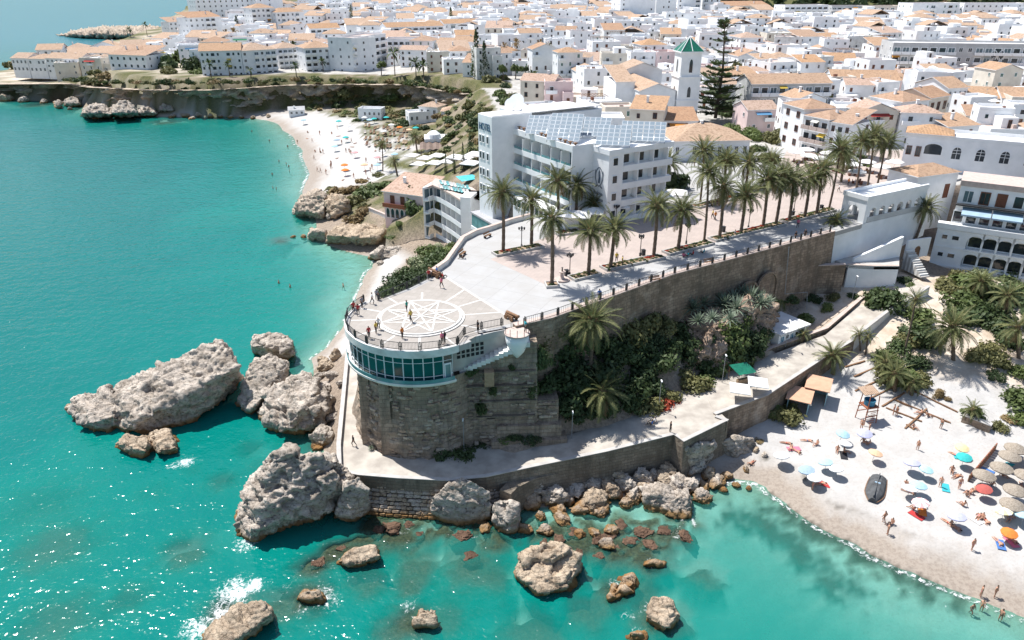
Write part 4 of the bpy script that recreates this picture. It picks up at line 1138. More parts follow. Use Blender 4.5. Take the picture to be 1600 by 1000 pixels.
# proud stones in the drum
STB = []
for k in range(5):
    bm = bmesh.new(); bmesh.ops.create_cube(bm, size=1.0); bmesh.ops.bevel(bm, geom=bm.edges[:], offset=.1, segments=1, affect='EDGES')
    for v in bm.verts: v.co += Vector((random.uniform(-.05, .05), random.uniform(-.05, .05), random.uniform(-.05, .05)))
    me = bpy.data.meshes.new('stone'); bm.to_mesh(me); bm.free(); me.materials.append(M(['grey_masonry', 'cliff_rock', 'outcrop_rock'][k % 3])); STB.append(me)
for _ in range(210):
    a = R(random.uniform(196, 305)); z = 4.8 + .46 * random.randrange(23); r = BR - 1.25 + .9 * ((15.4 - z) / 11) ** 1.5 + .05
    place('stone', STB[random.randrange(5)], bal, (r * math.cos(a), r * math.sin(a), z), (0, 0, a + math.pi / 2 + random.uniform(-.05, .05)), (random.uniform(.5, 1.0), random.uniform(.35, .6), random.uniform(.3, .42)))
# side wall under the steps, with stepped masonry courses
sw = thing('bastion_wall', 'tall weathered masonry wall under the stairs beside the round room', 'wall', (-7.5, 79.6, 4.4), R(4))
def rough_block(name, x0, x1, y0, y1, z0, z1, topl, mat='grey_masonry', parent=None, amp=.12, seed=0, batter=0.0):
    """front face of a masonry block, x across, slightly uneven; topl(x) gives its top"""
    nx_, nz_ = max(2, int((x1 - x0) / .3)), max(2, int((z1 - z0) / .3))
    xs = np.linspace(x0, x1, nx_); fz = np.linspace(0, 1, nz_)
    XX, FF = np.meshgrid(xs, fz)
    TT = np.array([topl(x) for x in xs])[None, :].repeat(nz_, 0)
    ZZ = z0 + (TT - z0) * FF
    YY = y0 + batter * (ZZ - z0)
    P = np.stack([XX.ravel(), YY.ravel(), ZZ.ravel()], 1)
    d = amp * fbm(P * .5 + seed, 4) + amp * .35 * np.sign(np.sin(P[:, 2] * 2 * math.pi / .8)) * .4
    P[:, 1] += d
    B = P.copy(); B[:, 1] = y1
    n = len(P)
    id_ = np.arange(n).reshape(nz_, nx_)
    F = list(np.stack([id_[:-1, :-1], id_[:-1, 1:], id_[1:, 1:], id_[1:, :-1]], -1).reshape(-1, 4))
    top, rgt, lft = id_[-1], id_[:, -1], id_[:, 0]
    for i in range(nx_ - 1): F.append((top[i], top[i + 1], top[i + 1] + n, top[i] + n))
    for i in range(nz_ - 1):
        F.append((rgt[i], rgt[i] + n, rgt[i + 1] + n, rgt[i + 1])); F.append((lft[i], lft[i + 1], lft[i + 1] + n, lft[i] + n))
    return place(name, np_mesh(name, np.concatenate([P, B]), np.array(F), mat, False), parent)
rough_block('masonry_face', 0, 10.8, 0, 8, 0, 12, lambda x: 10.9 + max(0, (x - 1.0)) * .42 if x < 9.6 else 14.3, parent=sw, amp=.28, seed=1, batter=.12)
rough_block('masonry_face', 6.5, 13.6, .25, 6, 0, 6.3, lambda x: 6.3, parent=sw, amp=.2, seed=2, batter=.10)
rough_block('masonry_face', 5.6, 13.9, -.45, 5, 0, 3.3, lambda x: 3.3, parent=sw, amp=.16, seed=3, batter=.05)
rough_block('masonry_face', 4.8, 14.6, -1.0, 4, 0, 1.5, lambda x: 1.5, parent=sw, amp=.12, seed=4)
for z, x0, x1, y in ((4.5, 3.0, 10.5, .38), (6.6, 2.2, 10.6, .62), (8.7, 1.8, 10.6, .86), (10.6, 3.4, 10.6, 1.1)):
    m = MB(); m.box(x0, y - .32, z, x1, y + .3, z + .14); m.obj('string_course', 'quay_masonry', sw)
m = MB(); m.box(4.1, .2, 9.0, 5.3, 1.4, 11.0); m.obj('plinth', 'pale_wood', sw); bal_plq = m
for k in range(16):
    x = 1.0 + k * .55; z = 10.95 + max(0, (x - 1.0)) * .42
    m = MB(); m.box(x, .9, z - .4, x + .57, 3.6, z + .22); m.obj('stair_step', 'old_white', sw)
for _ in range(90):
    x = random.uniform(.6, 10.2); z = .3 + .46 * random.randrange(22)
    if z > 9.8 + (x - 1) * .42 or (x > 5.5 and z < 6.5): continue
    place('stone', STB[random.randrange(5)], sw, (x, .12 * z, z), (0, 0, random.uniform(-.05, .05)), (random.uniform(.5, 1.0), random.uniform(.5, .75), random.uniform(.3, .42)))
for _ in range(46):
    x = random.uniform(6.9, 13.2); z = 3.6 + .46 * random.randrange(6)
    place('stone', STB[random.randrange(5)], sw, (x, .3 + .1 * z, z), (0, 0, random.uniform(-.05, .05)), (random.uniform(.5, 1.0), random.uniform(.4, .6), random.uniform(.3, .42)))
# pierced screen wall beside the stairs
scr = thing('pierced_screen', 'grey screen wall with square holes between stairs and terrace', 'wall', tuple(G(700, 566, 17.0)), R(24))
m = MB(); m.box(0, 0, -1.5, 9.3, .3, 3.0); m.obj('wall_panel', 'concrete', scr)
hole = MB(); hole.box(0, -.03, 0, .42, .02, .42); hole = hole.mesh('hole_patch', ['hole_shade'])  # dark blocks on the solid panel paint the shade of holes
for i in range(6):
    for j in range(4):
        place('hole_patch', hole, scr, (1.2 + i * .62, -.02, .2 + j * .62))
# small turret at the corner
tr = thing('corner_turret', 'small white half-round turret hanging at the corner of the wall', 'turret', tuple(G(808, 525, 19.6)))
m = MB(); m.lathe([(.2, -3.0), (.9, -2.1), (1.4, -.8), (1.5, .35)], 24); m.obj('wall', 'white_stucco', tr, True)
m = MB(); m.lathe([(1.6, .36), (1.6, .52)], 24); m.obj('floor', 'terrace_floor', tr)
for k in range(9):
    a = R(-160 + k * 35)
    m = MB(); m.tube([(1.5 * math.cos(a), 1.5 * math.sin(a), .52), (1.5 * math.cos(a), 1.5 * math.sin(a), 1.45)], .035, 6); m.obj('post', 'dark_metal', tr)

# ---- railings
def rail_panel_mesh(L, h=1.05, nb=14):
    m = MB()
    for z in (.12, h - .06):
        m.box(0, -.025, z, L, .025, z + .05)
    for i in range(1, nb):
        x = L * i / nb; m.box(x - .012, -.012, .14, x + .012, .012, h - .04)
    return m.mesh('rail_panel', ['dark_metal'])
def post_mesh():
    m = MB(); m.box(-.05, -.05, 0, .05, .05, 1.15); m.box(-.22, -.03, .05, -.12, .03, .95); m.box(.12, -.03, .05, .22, .03, .95); m.box(-.2, -.028, .45, .2, .028, .53)
    return m.mesh('post', ['dark_metal'])
POST = post_mesh()
def railing(pts, label, step=2.4, group=None, z=20.0, nb=14):
    """pts: world (x, y); a railing of posts and barred panels along them"""
    P = [Vector(p[:2]) for p in pts]
    seg = [0.0]
    for a, b in zip(P[:-1], P[1:]): seg.append(seg[-1] + (b - a).length)
    n = max(1, round(seg[-1] / step)); out = []
    for i in range(n + 1):
        s = seg[-1] * i / n
        k = max(0, min(len(P) - 2, int(np.searchsorted(seg, s, 'right')) - 1))
        f = (s - seg[k]) / max(seg[k + 1] - seg[k], 1e-6)
        out.append(P[k].lerp(P[k + 1], f))
    rt = thing('railing', label, 'railing', (out[0].x, out[0].y, z), 0, group)
    cache = {}
    for i in range(n):
        a, b = out[i], out[i + 1]; d = b - a; L = round(d.length, 2)
        if L not in cache: cache[L] = rail_panel_mesh(L, 1.05, nb)
        place('rail_panel', cache[L], rt, (a.x - out[0].x, a.y - out[0].y, 0), math.atan2(d.y, d.x))
        place('post', POST, rt, (a.x - out[0].x, a.y - out[0].y, 0), math.atan2(d.y, d.x))
    place('post', POST, rt, (out[-1].x - out[0].x, out[-1].y - out[0].y, 0), math.atan2(d.y, d.x))
    return rt
railing(ring(BR - .1, 150, 304, 60), 'dark iron railing curving round the edge of the balcony', z=20.16)
railing([ring(BR - .1, 304, 305, 1)[0], G(728, 520, 20.1), G(784, 509, 20.1)], 'dark iron railing above the pierced screen wall', z=20.1)
railing(g2(LEFT_EDGE[:3], 20), 'dark iron railing beside the bushes on the cove side', z=20.0)
railing(g2([(820, 512), (862, 500.5), (945, 470.5), (1050, 432.5), (1140, 408.5), (1225, 385.5), (1296, 366)], 20), 'long thin iron railing on top of the brown retaining wall', 2.6, z=20.42, nb=8)
# low parapet curving along the cove side
pp = [G(a, b, 20) for a, b in LEFT_EDGE[2:]]
o = wall_line('parapet', [(p.x, p.y, 19.2, 20.75) for p in pp], .55, 'old_white', None, 1, 'terrace_floor')
tag(o, 'low curved parapet between promenade and the hotel annexe', 'wall')

# ---- brown retaining wall of the promenade
rw = [G(a, b, 20) for a, b in [(806, 513), (862, 500.5), (945, 470.5), (1050, 432.5), (1140, 408.5), (1225, 385.5), (1304, 364)]]
zb = [8.5, 8.5, 9, 9, 8.5, 8.5, 9]
ret = wall_line('retaining_wall', [(p.x, p.y - .15, z, 20.36) for p, z in zip(rw, zb)], .9, 'brown_masonry', None, 1, 'terrace_floor', .06)
tag(ret, 'long brown masonry retaining wall carrying the palm promenade', 'wall')
def arch_panel(w, h, d, mats, seg=14):
    """a filled blind arch: ring of stones and a darker field"""
    m = MB(); r = w / 2
    pts = [(-r, 0)] + [(-r * math.cos(math.pi * k / seg), h - r + r * math.sin(math.pi * k / seg)) for k in range(seg + 1)] + [(r, 0)]
    n = len(pts)
    m.add([(x, 0, z) for x, z in pts], [tuple(range(n))[::-1]], 0)
    R2 = [(x * 1.16, 0 if z == 0 else (z - (h - r)) * 1.16 + (h - r) if z > h - r else z) for x, z in pts]
    v = [(x, -d, z) for x, z in pts] + [(x, -d, z) for x, z in R2] + [(x, .1, z) for x, z in pts] + [(x, .1, z) for x, z in R2]
    f = []
    for i in range(n - 1):
        f += [(i, i + 1, n + i + 1, n + i), (i, 2 * n + i, 2 * n + i + 1, i + 1), (n + i, n + i + 1, 3 * n + i + 1, 3 * n + i)]
    m.add(v, f, 1)
    return m
for px, py, w, h in ((1198, 448, 4.2, 6.0), (1168, 432, 4.0, 5.4)):
    q = GY(px, py, G(px, 400, 20).y - 1.0)
    a = math.atan2(rw[4].y - rw[3].y, rw[4].x - rw[3].x)
    ob = arch_panel(w, h, .25, None).obj('blind_arch', ['brown_masonry', 'brown_masonry'], ret)
    k = Vector((rw[4].x, rw[4].y)) + (Vector((rw[5].x, rw[5].y)) - Vector((rw[4].x, rw[4].y))) * ((px - 1140) / 85)
    ob.location = (k.x + .42, k.y - .95, 10.5); ob.rotation_euler[2] = a
# drain pipe on the wall
m = MB(); k0 = Vector((rw[5].x, rw[5].y, 0)); m.tube([k0 + Vector((.6, -.55, 20.2)), k0 + Vector((.9, -1.4, 12.2)), k0 + Vector((5.2, .1, 11.9)), k0 + Vector((5.4, -.5, 9))], .07, 6)
tag(m.obj('drain_pipe', 'grey_metal'), 'thin grey drain pipe running down the brown retaining wall', 'pipe')

# ---- quay path
SEC = [((541, 558), (557, 558), 4.7), ((533, 640), (563, 640), 4.7), ((527, 700), (571, 690), 4.7), ((528, 737), (600, 712), 4.7), ((560, 743), (625, 712), 4.7), ((620, 748), (660, 706), 4.7), ((700, 752), (705, 700), 4.7), ((760, 746), (785, 696), 4.8), ((830, 731), (850, 692), 5.0), ((950, 706), (925, 668), 5.6), ((1053, 680), (1010, 636), 6.1), ((1068, 691), (1015, 634), 6.1), ((1138, 657), (1080, 600), 6.1), ((1118, 649), (1092, 592), 6.15), ((1200, 618), (1150, 574), 6.3), ((1285, 562), (1214, 551), 6.8), ((1335, 532), (1290, 523), 7.8), ((1385, 493), (1347, 473), 9.2), ((1424, 470), (1392, 456), 10.3), ((1452, 452), (1428, 436), 11.2)]
m = MB(); vs = []
for a, b, z in SEC:
    p0, p1 = G(*a, z), G(*b, z)
    p2 = p0.lerp(p1, .5)
    vs += [p0, p2, p1]
fs = []
for i in range(len(SEC) - 1):
    a, b = i * 3, (i + 1) * 3
    fs += [(a, b, b + 1, a + 1), (a + 1, b + 1, b + 2, a + 2)]
m.add(vs, fs)
po = fixn(m.obj('quay_path', 'path_concrete'))
if po.data.polygons[0].normal.z < 0: po.data.flip_normals()
struct(po)
def quay(stations, label, parapet=0.0, zb=-1.2, mat='quay_masonry', batter=.05, th=.45):
    pts = []
    for (a, z) in stations:
        p = G(*a, z); pts.append((p.x, p.y, zb, z + parapet))
    o = wall_line('quay_wall', pts, th, mat, None, 1, 'concrete' if parapet else None, batter)
    return tag(o, label, 'wall')
quay([((541, 558), 4.7), ((533, 640), 4.7), ((527, 700), 4.7), ((528, 737), 4.7)], 'low stone parapet wall on the sea side of the path', .55)
QW = quay([((528, 737), 4.7), ((560, 743), 4.7), ((620, 748), 4.7), ((700, 752), 4.7), ((760, 746), 4.8), ((830, 731), 5.0)], 'curved grey quay wall above the rows of revetment stones', .06)
quay([((830, 731), 5.0), ((950, 706), 5.6), ((1053, 680), 6.1)], 'straight shaded quay wall above the heap of boulders', .06, 0)
quay([((1053, 680), 6.1), ((1068, 691), 6.1), ((1138, 657), 6.1)], 'jutting corner of the quay wall over an undercut boulder', .06, .2)
quay([((1138, 657), 6.1), ((1119, 650), 6.15)], 'short return of the quay wall beside the notch', .06, .5)
quay([((1118, 649), 6.15), ((1200, 618), 6.2), ((1285, 562), 6.8), ((1335, 532), 7.8)], 'brown quay wall rising from the sand beside the sheds', .1, 1.0, 'brown_masonry')
quay([((1335, 532), 7.8), ((1385, 493), 9.2), ((1424, 470), 10.3), ((1452, 452), 11.2)], 'white edge wall of the ramp up to the town', .5, 5.5, 'old_white')
# second low wall bending round the boulder heap
q2 = [G(a, b, 3.6) for a, b in [(798, 772), (808, 762), (835, 748), (880, 738), (930, 728), (985, 712)]]
tag(wall_line('sea_wall', [(p.x, p.y, -.5, 3.6) for p in q2], 1.6, 'quay_masonry', None, 1, None, .08), 'low curved wall between quay wall and boulder heap', 'wall')
# revetment of laid stones, stone by stone
rev = thing('revetment', 'sloping revetment of pale stones laid in rows below the quay', 'revetment', (0, 0, 0))
fi = MB(); rp = [G(a, b, 3.4) for a, b in [(556, 752), (600, 757), (650, 760), (700, 763), (760, 757), (795, 748)]]
ft = []
for i, p in enumerate(rp):
    ft += [(p.x, p.y + .3, 3.35), (p.x, p.y - 2.0, -1.0), (p.x, p.y + .8, -1.0)]
fi.add(ft, [(i * 3, i * 3 + 1, i * 3 + 4, i * 3 + 3) for i in range(5)])
fi.obj('core', 'quay_masonry', rev)
STN = []
for k in range(6):
    bm = bmesh.new(); bmesh.ops.create_cube(bm, size=1.0)
    bmesh.ops.bevel(bm, geom=bm.edges[:], offset=.16, segments=1, affect='EDGES')
    for v in bm.verts: v.co += Vector((random.uniform(-.06, .06), random.uniform(-.06, .06), random.uniform(-.06, .06)))
    me = bpy.data.meshes.new('stone'); bm.to_mesh(me); bm.free(); me.materials.append(M('rock' if k % 2 else 'rock_warm')); STN.append(me)
def along(P, s):
    for a, b in zip(P[:-1], P[1:]):
        L = (b - a).length
        if s <= L: return a.lerp(b, s / L), (b - a).normalized()
        s -= L
    return P[-1], (P[-1] - P[-2]).normalized()
RP2 = [Vector((p.x, p.y, 0)) for p in rp]; RL = sum((b - a).length for a, b in zip(RP2[:-1], RP2[1:]))
for row in range(9):
    s = random.uniform(0, .5)
    f = row / 8
    while s < RL:
        w = random.uniform(.55, 1.15)
        p, d = along(RP2, s + w / 2)
        place('stone', STN[random.randrange(6)], rev, (p.x, p.y - .1 - 1.75 * f + random.uniform(-.05, .05), 3.2 - 3.5 * f + random.uniform(-.05, .05)), (R(-18) + random.uniform(-.1, .1), random.uniform(-.06, .06), math.atan2(d.y, d.x) + random.uniform(-.08, .08)), (w * .96, .62, .40 + random.uniform(-.04, .04)))
        s += w
# low ledge wall on the landward side of the ramp
lw = [(G(a, b, z), z) for a, b, z in [(1168, 572, 6.1), (1206, 552, 6.4), (1292, 521, 7.5), (1347, 473, 8.9), (1372, 462, 9.6)]]
tag(wall_line('ledge_wall', [(p.x, p.y + .05, z - 1, z + .9) for p, z in lw], .5, 'pale_wood' if 0 else 'brown_masonry', None, 1, 'terrace_floor'), 'low brown wall along the upper side of the ramp', 'wall')
# steps at the far end of the strip along the drum
st = thing('path_steps', 'short flight of concrete steps at the end of the sea path', 'stairs', tuple(G(549, 566, 4.7)))
for k in range(7):
    m = MB(); m.box(-.85, k * .55, 0, .85, k * .55 + .56, .2 + k * .2); m.obj('step', 'path_concrete', st)
# ------------------------------------------------------------------ plants
def frond_mesh(name, L, droop, nleaf=17, leaf=0.62, mat='palm_leaf', vee=0.45, wid=.10):
    """a feather leaf along +X: midrib and two rows of leaflets"""
    m = MB()
    pts, x, z, ang = [], 0.0, 0.0, 0.0
    N = 12
    for i in range(N + 1):
        pts.append(Vector((x, 0, z)))
        ang = -droop * (i / N) ** 1.3
        x += L / N * math.cos(ang); z += L / N * math.sin(ang)
    for i in range(N):
        a, b = pts[i], pts[i + 1]
        w0, w1 = .055 * (1 - i / N) + .012, .055 * (1 - (i + 1) / N) + .012
        m.add([a + Vector((0, -w0, 0)), b + Vector((0, -w1, 0)), b + Vector((0, w1, 0)), a + Vector((0, w0, 0))], [(0, 1, 2, 3)], 1)
    rr = random.Random(len(name) + int(L * 10) + int(droop * 100))
    for k in range(nleaf):
        f = .14 + .86 * (k + .5) / nleaf
        s = f * N; i = min(int(s), N - 1); c = pts[i].lerp(pts[i + 1], s - i)
        d = (pts[i + 1] - pts[i]).normalized()
        up = Vector((-d.z, 0, d.x))
        ln = leaf * (math.sin(math.pi * min(1, .18 + f * .82)) ** .6 * .85 + .18) * rr.uniform(.9, 1.1)
        for sd in (-1, 1):
            side = Vector((0, sd, 0))
            v = (d * (.55 + .4 * f) + side * (.85 - .35 * f) + up * (vee - .3 * f) + Vector((0, 0, rr.uniform(-.12, .05)))).normalized()
            e = c + v * ln + Vector((0, 0, -.22 * ln))
            h = c + v * ln * .55
            w = d * wid
            m.add([c - w * .5, c + w * .5, h + w * .5, e, h - w * .5], [(0, 1, 2, 3, 4)], 0)
    return m.mesh(name, [mat, 'palm_leaf_dry'])
FR = [frond_mesh('frond', 3.3, .55), frond_mesh('frond', 3.4, .95), frond_mesh('frond', 3.2, 1.35)]
FRD = [frond_mesh('frond', 2.9, 1.5, mat='palm_leaf_dry')]
FRS = [frond_mesh('frond', 3.2, .5, 11, .6, wid=.12), frond_mesh('frond', 3.2, 1.1, 11, .6, wid=.12)]
def palm_trunk(base, top, r0, r1, rings=18):
    m = MB(); b = Vector(base); tvec = Vector(top) - b
    pts, rad = [], []
    for i in range(rings + 1):
        f = i / rings
        bend = math.sin(f * math.pi) * .04
        pts.append(b + tvec * f + Vector((bend * tvec.length * .3, 0, 0)))
        rad.append((r0 * (1 - f) + r1 * f) * (1.06 if i % 2 else .94) * (1.35 if i == 0 else 1) * (1.25 if i >= rings - 1 else 1))
    m.tube(pts, rad, 9)
    return m.mesh('trunk', 'trunk', True)
NPALM = [0]
def palm(base, height, label, group, lean=(0, 0), size=1.0, n=44, r=.26, drop=False, name='date_palm', zb=None, simple_crown=False, slim=1.0):
    NPALM[0] += 1
    rr = random.Random(NPALM[0] * 31)
    root = thing(name, label, 'palm tree', tuple(base), 0, group)
    top = Vector((lean[0], lean[1], height))
    place('trunk', palm_trunk((0, 0, -.3), top, r * 1.15 * slim, r * .9 * slim), root)
    m = MB(); m.lathe([(.12, -.55), (.40, -.2), (.46, .15), (.25, .5), (.05, .7)], 10); k = m.mesh('heart', 'palm_leaf_dry', True)
    place('heart', k, root, top, None, size)
    for i in range(n):
        f = (i + .5) / n
        el = R(82) - f ** .8 * R(118 if not drop else 135)
        az = i * 2.39996 + rr.uniform(-.2, .2)
        v = FR[0] if f < .25 else FR[1] if f < .65 else FR[2]
        if f > (.93 if not drop else .88): v = FRD[0]
        s = size * rr.uniform(.88, 1.1) * (.8 if f < .12 else 1)
        place('frond', v, root, top + Vector((.12 * math.cos(az), .12 * math.sin(az), .1 * math.sin(el))) * size, (rr.uniform(-.3, .3), -el, az), s)
    return root
PAL = 20.0
row_front = [((862, 446), (862, 342)), ((919, 429), (922, 362)), ((953, 420), (960, 357)), ((1021, 401), (1027, 322)), ((1059, 391), (1066, 330)), ((1100, 379), (1107, 270)), ((1124, 373), (1131, 292)), ((1157, 366), (1165, 305)), ((1192, 355), (1200, 282)), ((1212, 351), (1223, 277)), ((1233, 346), (1240, 284)), ((1257, 340), (1266, 280)), ((1276, 335), (1284, 266)), ((1295, 327), (1313, 234))]
row_back = [((786, 394), (785, 302)), ((830, 384), (830, 313)), ((872, 350), (871, 283)), ((899, 347), (901, 289)), ((925, 345), (930, 318)), ((963, 336), (966, 303)), ((1000, 314), (1001, 260)), ((1037, 297), (1043, 255)), ((1094, 316), (1100, 237)), ((1131, 300), (1134, 252)), ((1165, 292), (1170, 255)), ((1204, 292), (1205, 252))]
row_plaza = [((1337, 301), (1347, 222)), ((1354, 299), (1366, 213)), ((1369, 296), (1384, 224)), ((1314, 284), (1319, 247))]
DESC_F = ['first', 'second', 'third', 'fourth', 'fifth', 'sixth', 'seventh', 'eighth', 'ninth', 'tenth', 'eleventh', 'twelfth', 'thirteenth', 'fourteenth']
for lst, grp, txt in ((row_front, 'palms in the railing-side row of the promenade', 'date palm from the balcony in the railing-side row'), (row_back, 'palms in the hotel-side row of the promenade', 'date palm from the balcony in the hotel-side row'), (row_plaza, 'tall palms of the upper plaza', 'tall slim date palm among the cafe tables of the plaza')):
    for k, (b, c) in enumerate(lst):
        p = G(*b, PAL)
        q = GY(c[0], c[1], p.y)
        slim = .72 if (b[0] in (1100, 1094, 1337, 1354, 1369, 1295)) else 1.0
        palm(p, q.z - PAL, (DESC_F[k] + ' ' + txt) if lst is not row_plaza else DESC_F[k] + ' ' + txt, grp, (q.x - p.x, 0), (1.16 if lst is not row_plaza else 1.2) * random.uniform(.9, 1.14), random.randint(44, 58), slim=slim, drop=random.random() < .35)
def palm_on(px, py, cx, cy, label, grp='palms on the slopes and in the gardens', **kw):
    p = hit(px, py); q = GY(cx, cy, p.y)
    return palm(p, max(.6, q.z - p.z), label, grp, (q.x - p.x, 0), **kw)
p = G(925, 502, 19.2); z_ = ground_z(p.x, p.y)
palm(Vector((p.x, p.y, z_)), 19.2 - z_, 'great dark date palm rising against the brown retaining wall', 'palms on the slopes and in the gardens', (0, 0), 1.28, 56, drop=True)
p = G(940, 612, 10.4); palm(Vector((p.x, p.y, 7.2)), 3.2, 'drooping palm in deep shade beside the lower path', 'palms on the slopes and in the gardens', (0, 0), 1.25, 50, drop=True)
p = G(1306, 345, 20.5); palm(Vector((p.x - .4, p.y, 15.5)), 5.0, 'palm growing at the corner of the white ramp wall', 'palms on the slopes and in the gardens', (.4, 0), .9, 44)
p = G(1447, 325, 20.5); palm(Vector((p.x - .6, p.y, 14.5)), 6.0, 'palm in the stepped yard below the white arcade', 'palms on the slopes and in the gardens', (.6, 0), 1.1, 48)
palm_on(1302, 585, 1301, 555, 'low squat palm beside the sheds on the sand', size=.95, n=40)
palm_on(1490, 562, 1488, 512, 'wide date palm alone in the sandy garden', size=1.35, n=56, drop=True)
palm_on(1412, 553, 1431, 468, 'slender leaning palm above the garden shrubs', size=.72, n=34, slim=.55)
palm_on(1592, 560, 1590, 512, 'shaggy palm at the garden edge with a dry skirt', size=1.0, n=46, drop=True)
palm_on(1345, 548, 1342, 522, 'pair-forming small palm beside the ramp, paler one', size=.5, n=26, slim=.5)
palm_on(1352, 555, 1356, 526, 'pair-forming small palm beside the ramp, darker one', size=.5, n=26, slim=.5)
palm_on(1398, 612, 1398, 584, 'bushy palm in the clump by the timber steps', size=.85, n=40, drop=True)
palm_on(1424, 618, 1426, 598, 'low palm at the sandy side of the clump', size=.65, n=34)
palm_on(1384, 590, 1384, 566, 'palm at the ramp side of the clump', size=.8, n=38)
palm_on(1520, 660, 1520, 640, 'small palm above the short stone wall', size=.6, n=32)
palm_on(1535, 470, 1533, 440, 'palm rising from the thicket below the arches', size=.9, n=40)
palm_on(1572, 500, 1574, 462, 'tall palm at the edge of the thicket', size=.95, n=42)
palm_on(1258, 545, 1255, 522, 'small palm beside the ledge house', size=.55, n=30)
palm_on(598, 268, 597, 226, 'brown-leaved palm standing on the cove beach', size=.95, n=36, slim=.7)
palm_on(652, 238, 648, 214, 'bushy palm behind the beach restaurant', size=1.0, n=40)
palm_on(621, 275, 616, 252, 'short palm on the white terrace above the cove', size=.75, n=30)
# palms and trees far off: trunk and crown
def far_crown(mat, seed, n=26, L=2.6):
    rr = random.Random(seed); m = MB()
    for i in range(n):
        el = rr.uniform(-.9, 1.3); az = rr.uniform(0, 6.28)
        d = Vector((math.cos(az) * math.cos(el), math.sin(az) * math.cos(el), math.sin(el))); s = Vector((-math.sin(az), math.cos(az), 0))
        a = d * .2; b = d * L * .6 + Vector((0, 0, .1)); c = d * L + Vector((0, 0, -.7))
        m.add([a - s * .12, b - s * .34, c, b + s * .34, a + s * .12], [(0, 1, 2, 3, 4)])
    return m.mesh('crown', mat)
FC = [far_crown('palm_leaf', 1), far_crown('palm_leaf', 2), far_crown('leaf_dark', 3), far_crown('palm_leaf_dry', 4)]
FT = MB(); FT.tube([(0, 0, -.5), (.02, 0, .5), (0, 0, 1)], [.045, .03, .03], 6); FT = FT.mesh('trunk', 'trunk', True)
def far_palm(px, py, cy, label, k=0, s=1.0):
    p = hit(px, py); q = GY(px, cy, p.y); h = max(2, q.z - p.z)
    r = thing('palm_tree', label, 'palm tree', tuple(p), 0, 'palms standing among the buildings')
    place('trunk', FT, r, None, None, (6.5, 6.5, h)); place('crown', FC[k], r, (0, 0, h), random.uniform(0, 6), s)
    return r
for a in [(617, 119, 83, 'tall palm on the lawn before the balconied apartments', 2, 1.7), (462, 100, 70, 'dark palm over the tiled block near the cliff', 2, 1.3), (446, 98, 69, 'ochre palm beside the dark palm near the cliff', 3, 1.2), (650, 122, 98, 'bushy palm by the apartment pool', 2, 1.6), (662, 124, 102, 'second bushy palm by the apartment pool', 2, 1.6), (843, 118, 68, 'slim tall palm in the town park, brown crown', 3, 1.1), (856, 118, 74, 'slim tall palm in the town park, green crown', 1, 1.2), (806, 110, 66, 'thin palm rising over the dark conifers', 3, 1.2), (788, 112, 72, 'thin palm beside the dark conifers', 3, 1.1), (869, 120, 94, 'short palm in the town park', 0, 1.2), (832, 148, 122, 'leafy palm over the park shrubs', 0, 1.7), (330, 122, 99, 'palm on the cliff lawn before the tiled block', 2, 1.3), (359, 120, 100, 'second palm on the cliff lawn', 2, 1.1), (392, 121, 110, 'low palm on the cliff lawn', 2, 1.0), (463, 120, 103, 'palm beside the cliff-top hedge', 2, 1.2), (505, 112, 96, 'palm in the cliff-top garden', 2, 1.2), (204, 58, 46, 'palm on the far rocky spit', 2, 1.5), (230, 56, 38, 'tall palm near the far rocky spit', 2, 1.3), (325, 75, 64, 'palm behind the tiled terraces', 2, 1.4), (368, 45 + 25, 50, 'brown palm before the white slab hotel', 3, 1.8), (356, 72, 52, 'second brown palm before the white slab hotel', 3, 1.6), (1368, 30, 18, 'palm in front of the distant green hill', 0, 1.8), (1472, 18, 4, 'brown palm on the distant skyline', 3, 2.0), (1530, 135, 110, 'palm before the grey arched apartments', 0, 1.2), (1556, 135, 113, 'second palm before the grey arched apartments', 0, 1.2), (1572, 134, 112, 'third palm before the grey arched apartments', 0, 1.1), (40, 112, 100, 'palm at the tip of the far headland', 0, 1.6), (84, 117, 104, 'palm before the far tiled terrace', 0, 1.4), (30, 113, 98, 'bushy palm at the tip of the far headland', 3, 1.5), (36, 30 + 80, 101, 'second bushy palm at the headland tip', 0, 1.5)]:
    far_palm(*a)

# leafy shrubs: clouds of small leaves, several kinds
def leaf_cloud(name, n, rad, leaf, seed, clumps=9, flat=.75):
    rr = np.random.default_rng(seed)
    cc = rr.normal(size=(clumps, 3)); cc /= np.linalg.norm(cc, axis=1)[:, None]; cc *= rr.uniform(.35, .72, clumps)[:, None]; cc[:, 2] = np.abs(cc[:, 2]) * .9
    cr = rr.uniform(.28, .5, clumps)
    k = rr.integers(0, clumps, n)
    d = rr.normal(size=(n, 3)); d /= np.linalg.norm(d, axis=1)[:, None]
    P = cc[k] + d * (cr[k] * rr.uniform(.55, 1.05, n))[:, None]
    P[:, 2] = P[:, 2] * flat + .12
    P = np.maximum(P, np.array([-9, -9, .0])) * rad
    nd = d + rr.normal(size=(n, 3)) * .55; nd[:, 2] += .35; nd /= np.linalg.norm(nd, axis=1)[:, None]
    a = np.cross(nd, rr.normal(size=(n, 3))); a /= np.linalg.norm(a, axis=1)[:, None]; b = np.cross(nd, a)
    s = leaf * rr.uniform(.6, 1.3, n)[:, None]
    V = np.stack([P - a * s, P + b * s * .55, P + a * s, P - b * s * .55], 1).reshape(-1, 3)
    return V, np.arange(4 * n).reshape(n, 4)
SHR = {}
